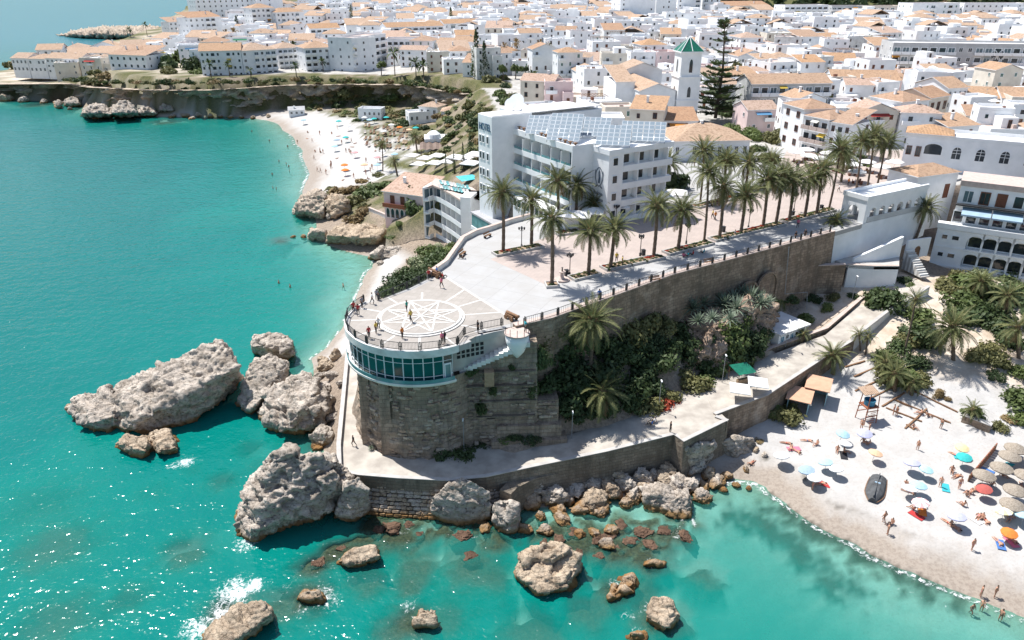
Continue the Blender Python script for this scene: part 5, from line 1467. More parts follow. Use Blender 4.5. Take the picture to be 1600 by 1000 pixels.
for mat in ('leaf_dark', 'leaf_mid', 'leaf_olive', 'leaf_dry', 'leaf_red', 'leaf_white'):
    SHR[mat] = [np_mesh('shrub', *leaf_cloud('s', 1100, 1.0, .095, 100 + k + len(mat) * 10, 11), mat, False) for k in range(3)]
FINE = {mat: [np_mesh('shrub', *leaf_cloud('s', 420, 1.0, .16, 200 + k + len(mat) * 10, 8), mat, False) for k in range(2)] for mat in ('leaf_dark', 'leaf_mid', 'leaf_olive', 'leaf_dry', 'leaf_red')}
NS = [0]
LOOK = {'leaf_dark': 'dark green', 'leaf_mid': 'fresh green', 'leaf_olive': 'olive', 'leaf_dry': 'dry straw-coloured', 'leaf_red': 'red-flowering', 'leaf_white': 'white-flowering'}
def shrub_at(p, r, mat, where, h=1.0, fine=False, sink=.1):
    NS[0] += 1
    size = 'small' if r < 1.1 else 'large' if r > 2.2 else 'middling'
    me = (FINE if fine else SHR)[mat][NS[0] % (2 if fine else 3)]
    o = place('shrub', me, None, (p[0], p[1], p[2] - sink * r), random.uniform(0, 6.28), (r * random.uniform(.9, 1.15), r * random.uniform(.9, 1.15), r * h * random.uniform(.9, 1.15)))
    return tag(o, f'{size} {LOOK[mat]} shrub {where}', 'shrub', f'shrubs {where}')
def shrubs(lst, where, fine=False):
    for px, py, wpx, mat, *h in lst:
        p = hit(px, py)
        shrub_at(p, wpx / 2 / ppm(p) * 1.2, mat, where(px, py) if callable(where) else where, h[0] if h else 1.0, fine)
D, Mi, O, Y_, RD, WH = 'leaf_dark', 'leaf_mid', 'leaf_olive', 'leaf_dry', 'leaf_red', 'leaf_white'
# slope under the retaining wall
slope = [(820, 560, 50, O), (845, 545, 55, O), (870, 560, 60, D), (865, 520, 50, O), (890, 580, 70, D), (930, 590, 80, D), (900, 620, 70, D), (860, 600, 60, D), (965, 560, 70, D), (1000, 550, 60, D), (985, 520, 45, O), (1015, 505, 40, O), (1000, 580, 70, D), (1035, 570, 60, D), (985, 615, 70, D), (1015, 610, 50, D), (950, 640, 60, D), (905, 650, 60, D), (1035, 520, 40, O), (1020, 535, 40, D), (1045, 545, 45, D), (880, 640, 50, D), (990, 640, 50, D), (835, 575, 40, D), (1060, 520, 40, D), (940, 545, 60, D), (845, 610, 30, D)]
def slope_spot(x, y):
    a = 'beside the bastion steps' if x < 875 else 'around the great palm' if x < 955 else 'between great palm and outcrop' if x < 1030 else 'against the reddish outcrop'
    return ('high on the slope ' if y < 545 else 'halfway down the slope ' if y < 605 else 'low on the slope above the path ') + a
def garden_spot(x, y):
    if y < 478: return 'below the restaurant arches ' + ('by the ramp' if x < 1510 else 'in the dense thicket' if x < 1570 else 'past the dense thicket')
    if y < 545: return 'beside the slender leaning palm' if x < 1450 else 'behind the wide palm' if x < 1535 else 'near the shaggy palm'
    if y < 600: return 'in the clump by the timber steps' if x < 1450 else 'between wide and shaggy palms' if x < 1570 else 'under the shaggy palm'
    return 'in open sand above the stone wall' if x < 1540 else 'at the garden end by the sunshades'
def cove_spot(x, y): return 'beside the balcony railing' if x < 640 else 'below the parapet bend' if x < 680 else 'under the hotel annexe'
shrubs(slope, slope_spot)
shrubs([(828, 552, 55, O, 1.2), (850, 535, 60, O, 1.2), (872, 522, 55, O, 1.2), (815, 568, 45, O), (885, 545, 60, D, 1.3), (985, 528, 55, O, 1.3), (1010, 512, 55, O, 1.3), (1035, 512, 45, O, 1.2), (960, 545, 60, D, 1.3), (1070, 555, 60, D, 1.4), (1130, 560, 70, Mi, 1.3), (1110, 575, 60, D, 1.3), (1165, 540, 60, D, 1.2), (1150, 562, 50, D, 1.2)], slope_spot)
shrubs([(720, 710, 50, D, .7), (690, 708, 40, D, .8), (655, 705, 30, D, .7), (790, 690, 30, Mi, .9), (830, 690, 30, D, .8), (765, 655, 30, D, 1.2), (770, 630, 22, D, 1.2), (742, 670, 22, D), (750, 700, 30, D, .8), (806, 685, 22, D)], 'against the foot of the bastion wall')
shrubs([(1010, 640, 55, O), (1040, 640, 50, RD), (1055, 630, 30, RD), (1080, 605, 60, O), (1095, 600, 40, Mi), (1045, 628, 40, O), (1120, 560, 60, Mi), (1130, 530, 70, Mi), (1135, 522, 40, WH), (1110, 540, 60, D), (1150, 545, 50, D), (1140, 575, 30, D), (1165, 505, 40, Mi), (1185, 525, 40, D), (1090, 520, 45, D), (1075, 560, 50, D), (1105, 585, 35, D), (1175, 550, 45, D)], 'beside the wide part of the quay path')
shrubs([(1257, 500, 28, Mi), (1290, 485, 26, Mi), (1302, 468, 22, O), (1215, 500, 26, D), (1230, 470, 30, D), (1270, 470, 25, D)], 'on the ledge near the small white house')
shrubs([(1385, 480, 55, D, 1.4), (1370, 470, 40, D, 1.2), (1412, 440, 24, D), (1422, 448, 20, Mi), (1335, 465, 26, D, .6)], 'between the ramp and the white ramp walls')
shrubs([(1440, 530, 60, D), (1420, 535, 45, O), (1440, 500, 50, Mi), (1500, 480, 70, Mi), (1530, 460, 80, Mi), (1560, 470, 80, D), (1590, 460, 60, Mi), (1480, 455, 50, O), (1510, 500, 60, D), (1545, 500, 60, D), (1575, 440, 40, WH), (1530, 435, 40, WH), (1500, 440, 45, O), (1555, 515, 40, D), (1580, 540, 50, D), (1545, 555, 45, O), (1560, 570, 40, O), (1525, 560, 40, O), (1555, 590, 30, D), (1590, 585, 40, Mi), (1595, 630, 60, Mi), (1592, 660, 40, Mi), (1390, 590, 60, O), (1410, 600, 60, Mi), (1385, 570, 50, Mi), (1435, 600, 40, O), (1465, 620, 20, Y_, 1.3), (1480, 625, 12, Y_), (1520, 650, 40, Mi), (1560, 670, 30, O), (1580, 655, 30, Y_, .5), (1430, 570, 40, D), (1400, 545, 40, D)], garden_spot)
shrubs([(1222, 655, 52, O), (1210, 645, 40, Mi), (1235, 645, 36, O), (1185, 690, 16, Y_, .5), (1150, 690, 16, Y_, .6)], 'on the sand below the quay wall')
shrubs([(888, 745, 26, Mi, .8), (945, 735, 30, Mi), (985, 720, 26, Mi), (960, 745, 22, O, .8), (905, 738, 20, O, .7), (880, 755, 16, Mi)], 'growing from the low wall above the boulders')
shrubs([(615, 462, 40, D, 1.2), (640, 450, 50, D, 1.2), (660, 440, 50, D, 1.2), (635, 435, 45, D, 1.1), (655, 418, 45, WH, 1), (675, 420, 50, D, 1.1), (690, 405, 45, D, 1.0), (670, 400, 40, Mi), (615, 445, 40, D), (605, 455, 30, D), (700, 398, 35, Mi), (705, 388, 26, Mi), (682, 392, 30, WH)], cove_spot)
shrubs([(655, 320, 46, D, 1.5), (650, 330, 40, D, 1.2), (585, 300, 50, Mi, .8), (570, 310, 50, Mi, .8), (600, 292, 40, Mi, .8), (560, 318, 36, O), (548, 300, 30, Y_), (530, 302, 36, Y_, .7), (515, 300, 30, O, .7), (556, 345, 30, Y_), (565, 335, 30, Y_), (570, 325, 26, O), (565, 285, 20, Y_), (590, 275, 22, O, .6), (585, 370, 26, O, .5), (600, 368, 24, O, .5), (625, 350, 16, Mi), (552, 355, 22, Y_), (610, 375, 20, Mi, .5)], 'on the rocky point below the pink house', True)
# cove slope, cliff foot and cliff top
cs = []
rs = random.Random(5)
for _ in range(46):
    x = rs.uniform(500, 760); y = rs.uniform(150, 205) if x < 640 else rs.uniform(160, 245)
    if x < 560 and y > 185: continue
    cs.append((x, y, rs.uniform(14, 30), rs.choice([D, D, Mi, O, O, Y_]), rs.uniform(.7, 1.1)))
shrubs(cs, 'on the green slope behind the cove beach', True)
CV = {D: [], O: [], Y_: [], Mi: []}
for _ in range(230):
    x = rs.uniform(480, 765); y = rs.uniform(150, 190) if x < 600 else rs.uniform(150, 205) if x < 680 else rs.uniform(150, 262)
    p = hit(x, y)
    if p.z < 3.2 or p.z > 19: continue
    V, _ = leaf_cloud('s', 130, 1.0, .24, rs.randrange(999), 7)
    CV[rs.choice([D, D, Mi, O, O, Y_])].append(V * rs.uniform(1.0, 2.6) * np.array([1, 1, .7]) + np.array(p))
VV = np.concatenate([x for k in (D, O, Y_, Mi) for x in CV[k]]); me = np_mesh('cove_scrub', VV, np.arange(len(VV)).reshape(-1, 4), [D, O, Y_, Mi], False)
me.polygons.foreach_set('material_index', np.concatenate([np.full(len(CV[k]) * 130, i, np.int32) for i, k in enumerate((D, O, Y_, Mi))])); me.update()
stuff(place('cove_scrub', me), 'low mixed scrub covering the slope behind the cove', 'scrub')
CS = {D: [], O: [], Y_: [], Mi: []}
def cliff_shrub(mat, f, r, h=1.0):
    k = rs.randrange(len(CLIFF_EDGE) - 3); a, b = Vector(CLIFF_EDGE[k]), Vector(CLIFF_EDGE[k + 1]); q = a.lerp(b, rs.random())
    d = (b - a); n = Vector((d.y, -d.x, 0)).normalized()
    q = q + n * (10.0 * max(f, 0) ** 1.6 + (f < 0) * -3.0 + 1.0 * (f > 0)); z = q.z * (1 - max(f, 0))
    V, _ = leaf_cloud('s', 300, 1.0, .17, rs.randrange(999), 8)
    CS[mat].append(V * r * np.array([1, 1, h]) + np.array([q.x, q.y - 1.0, z + .4]))
for _ in range(130): cliff_shrub(rs.choice([D, O, O, Y_, Mi, D]), rs.choice([-1, -1, .02, .06]), rs.uniform(1.4, 3.4), rs.uniform(.6, 1.1))
for _ in range(80): cliff_shrub(rs.choice([D, O, Y_, D]), rs.uniform(.1, .95), rs.uniform(1.2, 3.2), .9)
VV = np.concatenate([x for k in (D, O, Y_, Mi) for x in CS[k]]); me = np_mesh('cliff_scrub', VV, np.arange(len(VV)).reshape(-1, 4), [D, O, Y_, Mi], False)
me.polygons.foreach_set('material_index', np.concatenate([np.full(len(CS[k]) * 300, i, np.int32) for i, k in enumerate((D, O, Y_, Mi))])); me.update()
stuff(place('cliff_scrub', me), 'green and dry scrub fringing and clinging to the far cliff', 'scrub')
shrubs([(270, 105, 40, D, 1.3), (285, 98, 40, Mi, 1.3), (300, 108, 36, D, 1.2), (262, 115, 26, O), (125, 115, 30, Y_), (110, 117, 24, Y_), (150, 120, 22, O), (165, 121, 22, Y_), (20, 108, 26, O, 1.2), (55, 116, 18, D), (95, 113, 24, O), (310, 115, 24, Mi), (148, 108, 12, D), (160, 106, 10, D)], 'in the gardens of the far headland', True)
shrubs([(rs.uniform(765, 895), rs.uniform(120, 170), rs.uniform(16, 34), rs.choice([D, Mi, O, D]), 1.1) for _ in range(26)] + [(866, 162, 22, RD, 1.1)], 'in the town park near the dark conifers', True)
shrubs([(rs.uniform(1118, 1235), rs.uniform(205, 262), rs.uniform(30, 46), rs.choice([O, O, Mi]), 1.1) for _ in range(17)], 'in the grove behind the promenade palms')
shrubs([(1065, 300, 60, D, 1.1), (1055, 290, 40, D, 1.2), (1140, 180, 40, D, 1.3), (1165, 178, 40, D, 1.2), (1180, 185, 30, D), (1330, 250, 30, Mi, 1.2), (1350, 262, 26, Mi)], 'beside the plaza buildings', True)
hl = [(rs.uniform(1130, 1600), rs.uniform(-3, 10), rs.uniform(8, 18), D, .9) for _ in range(26)]
# creepers hanging on the bastion face
for px, py, y_, w, h in [(738, 580, 80.6, 34, 1.4), (752, 640, 79.4, 40, 1.5), (770, 610, 80.2, 26, 1.6), (842, 560, 81.5, 46, 2.0), (835, 610, 80.8, 34, 1.8), (800, 575, 81.0, 22, 1.2)]:
    p = GY(px, py, y_); r = w / 2 / ppm(p)
    o = place('creeper', SHR[D][px % 3], None, (p.x, p.y + .5 * r, p.z - .4 * r * h), random.uniform(0, 6), (r, r * .6, r * h))
    tag(o, ('broad' if w > 33 else 'narrow') + ' dark creeper hanging on the bastion masonry ' + ('near the plinth' if px < 760 else 'beside the slope' if px > 820 else 'in the middle of the face'), 'creeper', 'creepers on the bastion')
# agaves and yuccas
def rosette(n, L, w, seed, up=.9):
    rr = random.Random(seed); m = MB()
    for i in range(n):
        el = up - (i / n) * (up + .25) + rr.uniform(-.1, .1); az = i * 2.4
        el = max(el, -.2) * 1.45
        d = Vector((math.cos(az) * math.cos(el), math.sin(az) * math.cos(el), math.sin(el))); s = Vector((-math.sin(az), math.cos(az), 0))
        b = d * L * .5 + Vector((0, 0, .02)); c = d * L * rr.uniform(.9, 1.1) + Vector((0, 0, -.08 * L))
        m.add([-s * w * .6, b - s * w, c, b + s * w, s * w * .6], [(0, 1, 2, 3, 4)])
    return m
AG = [rosette(46, 1.0, .055, k).mesh('agave', 'leaf_agave') for k in range(2)]
for px, py, w in [(1082, 482, 48), (1098, 474, 44), (1150, 482, 52), (1130, 476, 48), (1172, 468, 52), (1188, 474, 44), (1160, 462, 46), (1112, 496, 36), (1122, 466, 40), (1145, 466, 40), (1186, 462, 34), (1200, 470, 32), (1140, 498, 40), (1090, 500, 36), (1240, 455, 30), (583, 690, 18), (580, 702, 14), (785, 678, 24), (828, 688, 24), (820, 694, 18)]:
    p = G(px, py + 6, 13.7) if 1060 < px < 1210 else hit(px, py) if px > 700 else G(px, py, 4.8)
    r = w / 2 / ppm(p)
    tag(place('agave', AG[px % 2], None, (p.x, p.y, p.z + .25 * r), random.uniform(0, 6), r), 'grey-green spiky agave rosette on the ledge by the retaining wall' if px > 900 else 'small spiky agave at the foot of the bastion', 'agave', 'agaves on the ledge' if px > 900 else 'agaves at the bastion')
# cypresses and conifers
def cone_cloud(n, seed, leaf=.12, sq=1.0):
    rr = np.random.default_rng(seed)
    z = rr.uniform(0, 1, n) ** 1.2
    a = rr.uniform(0, 6.283, n)
    r = (1 - z) ** .75 * (.75 + .25 * np.sin(a * 3 + z * 9)) * rr.uniform(.6, 1.0, n) + .02
    P = np.stack([r * np.cos(a), r * np.sin(a), z * 1.0], 1)
    nd = np.stack([np.cos(a), np.sin(a), np.full(n, .5)], 1) + rr.normal(size=(n, 3)) * .5; nd /= np.linalg.norm(nd, axis=1)[:, None]
    u = np.cross(nd, rr.normal(size=(n, 3))); u /= np.linalg.norm(u, axis=1)[:, None]; b = np.cross(nd, u)
    s = leaf * rr.uniform(.5, 1.2, n)[:, None]; k = np.array([1, 1, .25])
    V = np.stack([P - u * s * k, P + b * s * k * .6, P + u * s * k, P - b * s * k * .6], 1).reshape(-1, 3)
    return np_mesh('crown', V, np.arange(4 * n).reshape(n, 4), 'leaf_dark', False)
CY = [cone_cloud(700, 5), cone_cloud(700, 6)]
def conifer(px, py, top, w, label):
    p = hit(px, py); q = GY(px, top, p.y); h = max(2, q.z - p.z); r = w / 2 / ppm(p)
    t_ = thing('cypress', label, 'tree', tuple(p), 0, 'dark conifers')
    m = MB(); m.tube([(0, 0, -.4), (0, 0, h * .4)], [.2, .12], 7); m.obj('trunk', 'bark', t_)
    place('crown', CY[int(px) % 2], t_, (0, 0, h * .04), 0, (r, r, h))
for a in [(697, 272, 240, 9, 'slim cypress beside the restaurant parasols'), (710, 272, 236, 9, 'second slim cypress beside the restaurant parasols'), (724, 268, 224, 12, 'tall cypress near the hotel tower'), (735, 245, 212, 22, 'spreading conifer behind the hotel tower'), (745, 122, 48, 30, 'tall dark conifer in front of the tiled apartments'), (757, 124, 66, 26, 'second dark conifer in front of the tiled apartments'), (550, 38, 8, 12, 'single dark cypress among distant roofs'), (705, 42, 12, 16, 'dark conifer among distant terracotta roofs'), (995, 155, 124, 8, 'narrow cypress before the church nave'), (372, 52, 25, 18, 'dark conifer before the white slab hotel')]:
    conifer(*a)
# the great tiered pine by the church
p = G(1118, 182, 21); q = GY(1133, 32, p.y); H_ = q.z - 21
pine = thing('tiered_pine', 'very tall pine with open tiers of branches beside the church', 'tree', tuple(p))
m = MB(); m.tube([(0, 0, -.5), (.6, 0, H_ * .5), (q.x - p.x, 0, H_)], [.55, .35, .08], 9); m.obj('trunk', 'bark', pine)
rr = random.Random(3)
def pine_branch(L, seed):
    r2 = random.Random(seed); m = MB()
    m.tube([(0, 0, 0), (L * .5, 0, L * .02), (L, 0, L * .12)], [.10, .06, .02], 5, 1)
    for i in range(int(34 * L / 4)):
        f = r2.uniform(.22, 1.0); s = r2.choice((-1, 1))
        c = Vector((L * f, 0, L * .1 * f)); l = L * .34 * (1.1 - f * .6) * r2.uniform(.5, 1.2)
        e = c + Vector((l * .6, s * l * .8, r2.uniform(-.05, .4))); w = Vector((.18, 0, .12))
        m.add([c - w * .4, (c + e) / 2 - w * 1.1, e, (c + e) / 2 + w * 1.1], [(0, 1, 2, 3)], 0)
    return m.mesh('branch', ['leaf_dark', 'bark'])
PB = [pine_branch(4.0, k) for k in range(4)]
nt = 15
for k in range(nt):
    f = .06 + .86 * k / (nt - 1)
    rad = 7.6 * (1 - f) ** .75 + 1.2
    if k in (9, 11): continue
    nbr = 9 if f < .5 else 7
    for j in range(nbr):
        az = j * 6.283 / nbr + k * .7 + rr.uniform(-.2, .2)
        x = (q.x - p.x) * f
        place('branch', PB[(k + j) % 4], pine, (x, 0, H_ * f + rr.uniform(-.5, .5)), (0, rr.uniform(-.2, .1), az), rad / 4.0 * rr.uniform(.55, 1.15))
for j in range(22):
    az = rr.uniform(0, 6.28); place('branch', PB[j % 4], pine, ((q.x - p.x) * .95, 0, H_ * rr.uniform(.9, .985)), (0, -rr.uniform(.1, .9), az), rr.uniform(.5, .85))
# a wood on the hill, too far to tell its trees apart
N = 2600
xs = rng.uniform(130, 1000, N); ys = rng.uniform(745, 1250, N); zs = gz(xs, ys)
k = zs > 26.5; xs, ys, zs = xs[k], ys[k], zs[k]
base, fq = leaf_cloud('w', 34, 1.0, .5, 77, 6)
VV = (base[None] * np.array([8, 8, 7.0]) * rng.uniform(.6, 1.3, (len(xs), 1, 1)) + np.stack([xs, ys, zs], 1)[:, None]).reshape(-1, 3)
FF = (fq[None] + (np.arange(len(xs)) * len(base))[:, None, None]).reshape(-1, 4)
stuff(place('wooded_hill', np_mesh('wooded_hill', VV, FF, 'leaf_dark', False)), 'dark green wood covering the distant hill', 'wood')
# ------------------------------------------------------------------ buildings
def window_mesh(glass, frame, name='window', bars=1):
    m = MB(); o, i_ = .5, .42
    m.add([(-i_, -.02, .08), (i_, -.02, .08), (i_, -.02, .92), (-i_, -.02, .92)], [(0, 1, 2, 3)], 0)
    f0 = [(-o, -.11, 0), (o, -.11, 0), (o, -.11, 1), (-o, -.11, 1)]; f1 = [(-i_, -.11, .08), (i_, -.11, .08), (i_, -.11, .92), (-i_, -.11, .92)]
    b1 = [(-i_, -.02, .08), (i_, -.02, .08), (i_, -.02, .92), (-i_, -.02, .92)]; b0 = [(-o, .02, 0), (o, .02, 0), (o, .02, 1), (-o, .02, 1)]
    q = [(k, (k + 1) % 4, 4 + (k + 1) % 4, 4 + k) for k in range(4)]
    m.add(f0 + f1, q, 1); m.add(f1 + b1, q, 1); m.add(b0 + f0, q, 1)
    if bars:
        m.box(-.025, -.07, .08, .025, -.021, .92, 1)
    return m.mesh(name, [glass, frame])
WINS = {'white': window_mesh('window_glass', 'white_stucco'), 'brown': window_mesh('window_glass', 'shutter_brown'), 'plain': window_mesh('window_glass', 'white_stucco', bars=0), 'shut': window_mesh('shutter_brown', 'shutter_brown'), 'shutg': window_mesh('shutter_green', 'white_stucco'), 'shutb': window_mesh('shutter_blue', 'white_stucco'), 'shade': window_mesh('shade_glass', 'white_stucco')}
def arch_window_mesh(bars=True, frame='white_stucco', glass='window_glass', pr=.12):
    m = MB(); n = 10
    def outl(s, y):
        r = .5 * s; return [(-r, y, .04 * (1 - s) * 5), (r, y, .04 * (1 - s) * 5)] + [(r * math.cos(math.pi * k / n), y, .6 + .4 * s * math.sin(math.pi * k / n)) for k in range(n + 1)]
    a, b = outl(1.0, -pr), outl(.82, -pr); c = outl(.82, -.02); d = outl(1.0, .02); N = len(a)
    q = [(k, (k + 1) % N, N + (k + 1) % N, N + k) for k in range(N)]
    m.add(c, [tuple(range(N))], 0); m.add(a + b, q, 1); m.add(b + c, q, 1); m.add(d + a, q, 1)
    if bars:
        m.box(-.02, -.07, .04, .02, -.021, .95, 1); m.box(-.4, -.07, .45, .4, -.021, .48, 1); m.box(-.4, -.07, .68, .4, -.021, .71, 1)
    return m.mesh('arched_window', [glass, frame])
ARW = arch_window_mesh(); ARO = arch_window_mesh(False); ARB = arch_window_mesh(True, 'old_white')
def balcony_mesh(rail='white_stucco'):
    m = MB(); m.box(-.5, -1.15, -.16, .5, .0, 0, 0); m.box(-.5, -1.15, .002, .5, -1.04, .92, 1); m.box(-.5, -1.04, .002, -.48, 0, .92, 1); m.box(.48, -1.04, .002, .5, 0, .92, 1)
    return m.mesh('balcony', ['white_stucco', rail])
BALC = balcony_mesh(); BALG = balcony_mesh('aqua_glass'); BALT = balcony_mesh('terrace_floor')
AWN = MB(); AWN.add([(-.5, -1.1, -.55), (.5, -1.1, -.55), (.5, 0, 0), (-.5, 0, 0), (-.5, -1.1, -.62), (.5, -1.1, -.62)], [(0, 1, 2, 3), (4, 5, 1, 0)]); AWN = AWN.mesh('awning', 'cloth')
CHIM = MB(); CHIM.box(-.3, -.3, -1.2, .3, .3, .9); CHIM.box(-.38, -.38, .9, .38, .38, 1.02); CHIM = CHIM.mesh('chimney', 'white_stucco')
DISH = MB(); DISH.lathe([(.02, 0), (.35, .05), (.6, .2)], 14); DISH = DISH.mesh('satellite_dish', 'white_stucco')
TANK = MB(); TANK.lathe([(.55, 0), (.6, .2), (.6, 1.1), (.5, 1.25)], 12); TANK = TANK.mesh('water_tank', 'grey_roof')
def frame_root(name, label, cat, p0, p1, z0, group=None):
    p0, p1 = Vector(p0[:2]), Vector(p1[:2]); d = p1 - p0
    return thing(name, label, cat, (p0.x, p0.y, z0), math.atan2(d.y, d.x), group), d.length
def roof_flat(m, w, d, h, par=.8, floor=1):
    t_ = .22
    for b in ((0, 0, w, t_), (0, d - t_, w, d), (0, t_, t_, d - t_), (w - t_, t_, w, d - t_)):
        m.box(b[0], b[1], h + .02, b[2], b[3], h + par, 0)
    m.add([(t_, t_, h + .03), (w - t_, t_, h + .03), (w - t_, d - t_, h + .03), (t_, d - t_, h + .03)], [(0, 1, 2, 3)], floor)
def roof_tiles(kind, w, d, h, ov=.4, pitch=.36):
    m = MB(); x0, x1, y0, y1 = -ov, w + ov, -ov, d + ov; th = .16
    if kind == 'gable':
        r = h + (y1 - y0) / 2 * pitch; ym = (y0 + y1) / 2
        top = [(x0, y0, h), (x1, y0, h), (x1, ym, r), (x0, ym, r), (x1, y1, h), (x0, y1, h)]
        fs = [(0, 1, 2, 3), (3, 2, 4, 5)]
    elif kind == 'gable_y':
        r = h + (x1 - x0) / 2 * pitch; xm = (x0 + x1) / 2
        top = [(x0, y0, h), (x0, y1, h), (xm, y1, r), (xm, y0, r), (x1, y1, h), (x1, y0, h)]
        fs = [(1, 0, 3, 2), (2, 3, 5, 4)]
    elif kind == 'mono':
        r = h + (y1 - y0) * pitch * .6
        top = [(x0, y0, h), (x1, y0, h), (x1, y1, r), (x0, y1, r)]; fs = [(0, 1, 2, 3)]
    else:
        k = min(w, d) / 2 + ov; r = h + k * pitch
        if w >= d: top = [(x0, y0, h), (x1, y0, h), (x1, y1, h), (x0, y1, h), (x0 + k, (y0 + y1) / 2, r), (x1 - k, (y0 + y1) / 2, r)]; fs = [(0, 1, 5, 4), (1, 2, 5), (2, 3, 4, 5), (3, 0, 4)]
        else: top = [(x0, y0, h), (x1, y0, h), (x1, y1, h), (x0, y1, h), ((x0 + x1) / 2, y0 + k, r), ((x0 + x1) / 2, y1 - k, r)]; fs = [(0, 1, 4), (1, 2, 5, 4), (2, 3, 5), (3, 0, 4, 5)]
    n = len(top)
    m.add([(a, b, c + th) for a, b, c in top] + top, fs + [tuple(i + n for i in reversed(f)) for f in fs], 0)
    eg = {}
    for f in fs:
        for a, b in zip(f, f[1:] + f[:1]): eg[(a, b)] = 1
    m.add([(a, b, c + th) for a, b, c in top] + top, [(b, a, a + n, b + n) for (a, b) in eg if (b, a) not in eg], 1)
    return m, r
def windows_on(root, side, w, d, z0, n, ww, wh, sill, kind='white', skip=0.0, rr=random, jit=0.0):
    L = w if side in 'fb' else d
    for i in range(n):
        if rr.random() < skip: continue
        u = L * (i + .5) / n + rr.uniform(-jit, jit)
        loc, rz = {'f': ((u, 0, z0 + sill), 0), 'b': ((L - u, d, z0 + sill), math.pi), 'l': ((0, L - u, z0 + sill), -math.pi / 2), 'r': ((w, u, z0 + sill), math.pi / 2)}[side]
        place('window', WINS[kind], root, loc, rz, (ww, 1, wh))
def block(name, label, pl, pr, z0, depth, h, st, bays, style='win', roof='flat', wall='white_stucco', tile='roof_tile', cat='building', group=None, floor='terrace_floor', base=3.0, sides=2, kind='white', rail=None, skip=.1, seed=1, bay_pat=None, par=.8):
    """an apartment house or town house on the front line pl-pr (world), going back by depth"""
    rr = random.Random(seed)
    root, w = frame_root(name, label, cat, pl, pr, z0, group)
    m = MB(); m.box(0, 0, -base, w, depth, h); m.obj('wall', wall, root)
    if roof == 'flat':
        m = MB(); roof_flat(m, w, depth, h, par); m.obj('roof', [wall, floor], root)
    else:
        m, rz = roof_tiles(roof, w, depth, h)
        ro = m.obj('roof', [tile, 'white_stucco'], root)
        if roof.startswith('gable'):
            g = MB()
            if roof == 'gable':
                gr = h + (depth / 2) * .36
                for x in (0, w): g = MB(); g.add([(x, 0, h), (x, depth, h), (x, depth / 2, gr)], [(0, 1, 2)]); g.obj('gable_wall', wall, root)
            else:
                gr = h + (w / 2) * .36
                for y in (0, depth): g = MB(); g.add([(0, y, h), (w, y, h), (w / 2, y, gr)], [(0, 1, 2)]); g.obj('gable_wall', wall, root)
        place('chimney', CHIM, ro, (w * rr.uniform(.2, .8), depth * .5, h + min(w, depth) * .17), 0)
    sh = h / st
    for s in range(st):
        z = s * sh
        for b in range(bays):
            u = w * (b + .5) / bays; bw = w / bays
            sty = style if bay_pat is None else {'b': 'balc', 'w': 'win', '.': None, 'd': 'door'}[bay_pat[b % len(bay_pat)]]
            if sty is None: continue
            if sty == 'balc':
                place('window', WINS['shade' if rr.random() < .35 else 'plain'], root, (u, 0, z + .12), 0, (bw * .78, 1, sh * .74))
                place('balcony', {None: BALC, 'g': BALG, 't': BALT}[rail], root, (u, 0, z + .1), 0, (bw * .94, 1, 1))
                if rr.random() < .1:
                    a = place('awning', AWN, root, (u, -.05, z + sh * .86), 0, (bw * .85, 1, 1)); a.color = rr.choice([(.8, .35, .05, 1), (.85, .6, .1, 1), (.6, .6, .55, 1)])
            elif rr.random() > skip:
                place('window', WINS[kind], root, (u, 0, z + sh * .3), 0, (min(1.5, bw * .45), 1, sh * .46))
        if sides:
            ns = max(1, int(depth / 4.5))
            for sd in 'lr':
                windows_on(root, sd, w, depth, z, ns, 1.1, sh * .42, sh * .32, kind, .25, rr)
    return root, w
def bpx(name, label, a, b, z0, *args, **kw):
    return block(name, label, G(*a, z0), G(*b, z0), z0, *args, **kw)
TAKEN = []          # (x, y, r) ground already built on
def took(root, w, d):
    a = root.rotation_euler[2]
    n = max(1, int(max(w, d) / max(4, min(w, d))) * 2)
    for i in range(n):
        for j in range(max(1, int(d / 8))):
            x, y = w * (i + .5) / n, d * (j + .5) / max(1, int(d / 8))
            TAKEN.append((root.location.x + x * math.cos(a) - y * math.sin(a), root.location.y + x * math.sin(a) + y * math.cos(a), max(4.0, min(w / n, 8) * .75)))
def B(*args, **kw):
    r, w = bpx(*args, **kw); took(r, w, args[5]); return r, w

# --- far headland and cliff-top apartments
FA = 'apartment houses along the far cliff'
for k, (x0, x1, y, h, lab) in enumerate([(22, 48, 113, 7.5, 'end house of the far headland terrace with pale tiled roof'), (48, 76, 114, 7.5, 'far headland terrace house with arched ground floor'), (76, 104, 115, 8, 'far headland terrace house behind palms'), (104, 130, 116, 8, 'far headland terrace house above dry scrub'), (130, 156, 117, 8, 'far headland terrace house with dark round shrubs before it'), (156, 178, 118, 8, 'last far headland terrace house next to the bowed block')]):
    B('terrace_house', lab, (x0 + .6, y), (x1 - .6, y + .6), 11.2, 13, h, 2 + (k > 1), 4, 'win', ['gable', 'hip', 'gable'][k % 3], 'white_stucco', 'roof_tile_pale', seed=k, group='terrace houses on the far headland')
for k, (x0, x1, y) in enumerate([(60, 100, 96), (104, 140, 93), (144, 186, 90), (190, 236, 88), (240, 256, 90)]):
    B('terrace_house', ['pale roofed house in the second row of the headland', 'pink-tinged tiled house in the second row of the headland', 'wide tiled house in the second row of the headland', 'gabled tiled house above the bowed block', 'narrow tiled house above the bowed block'][k], (x0, y), (x1, y - 1), 12.5, 16, 6.5, 2, 4, 'win', ['gable', 'hip', 'gable_y', 'gable', 'hip'][k], tile='roof_tile_pale', seed=20 + k, group='terrace houses on the far headland')
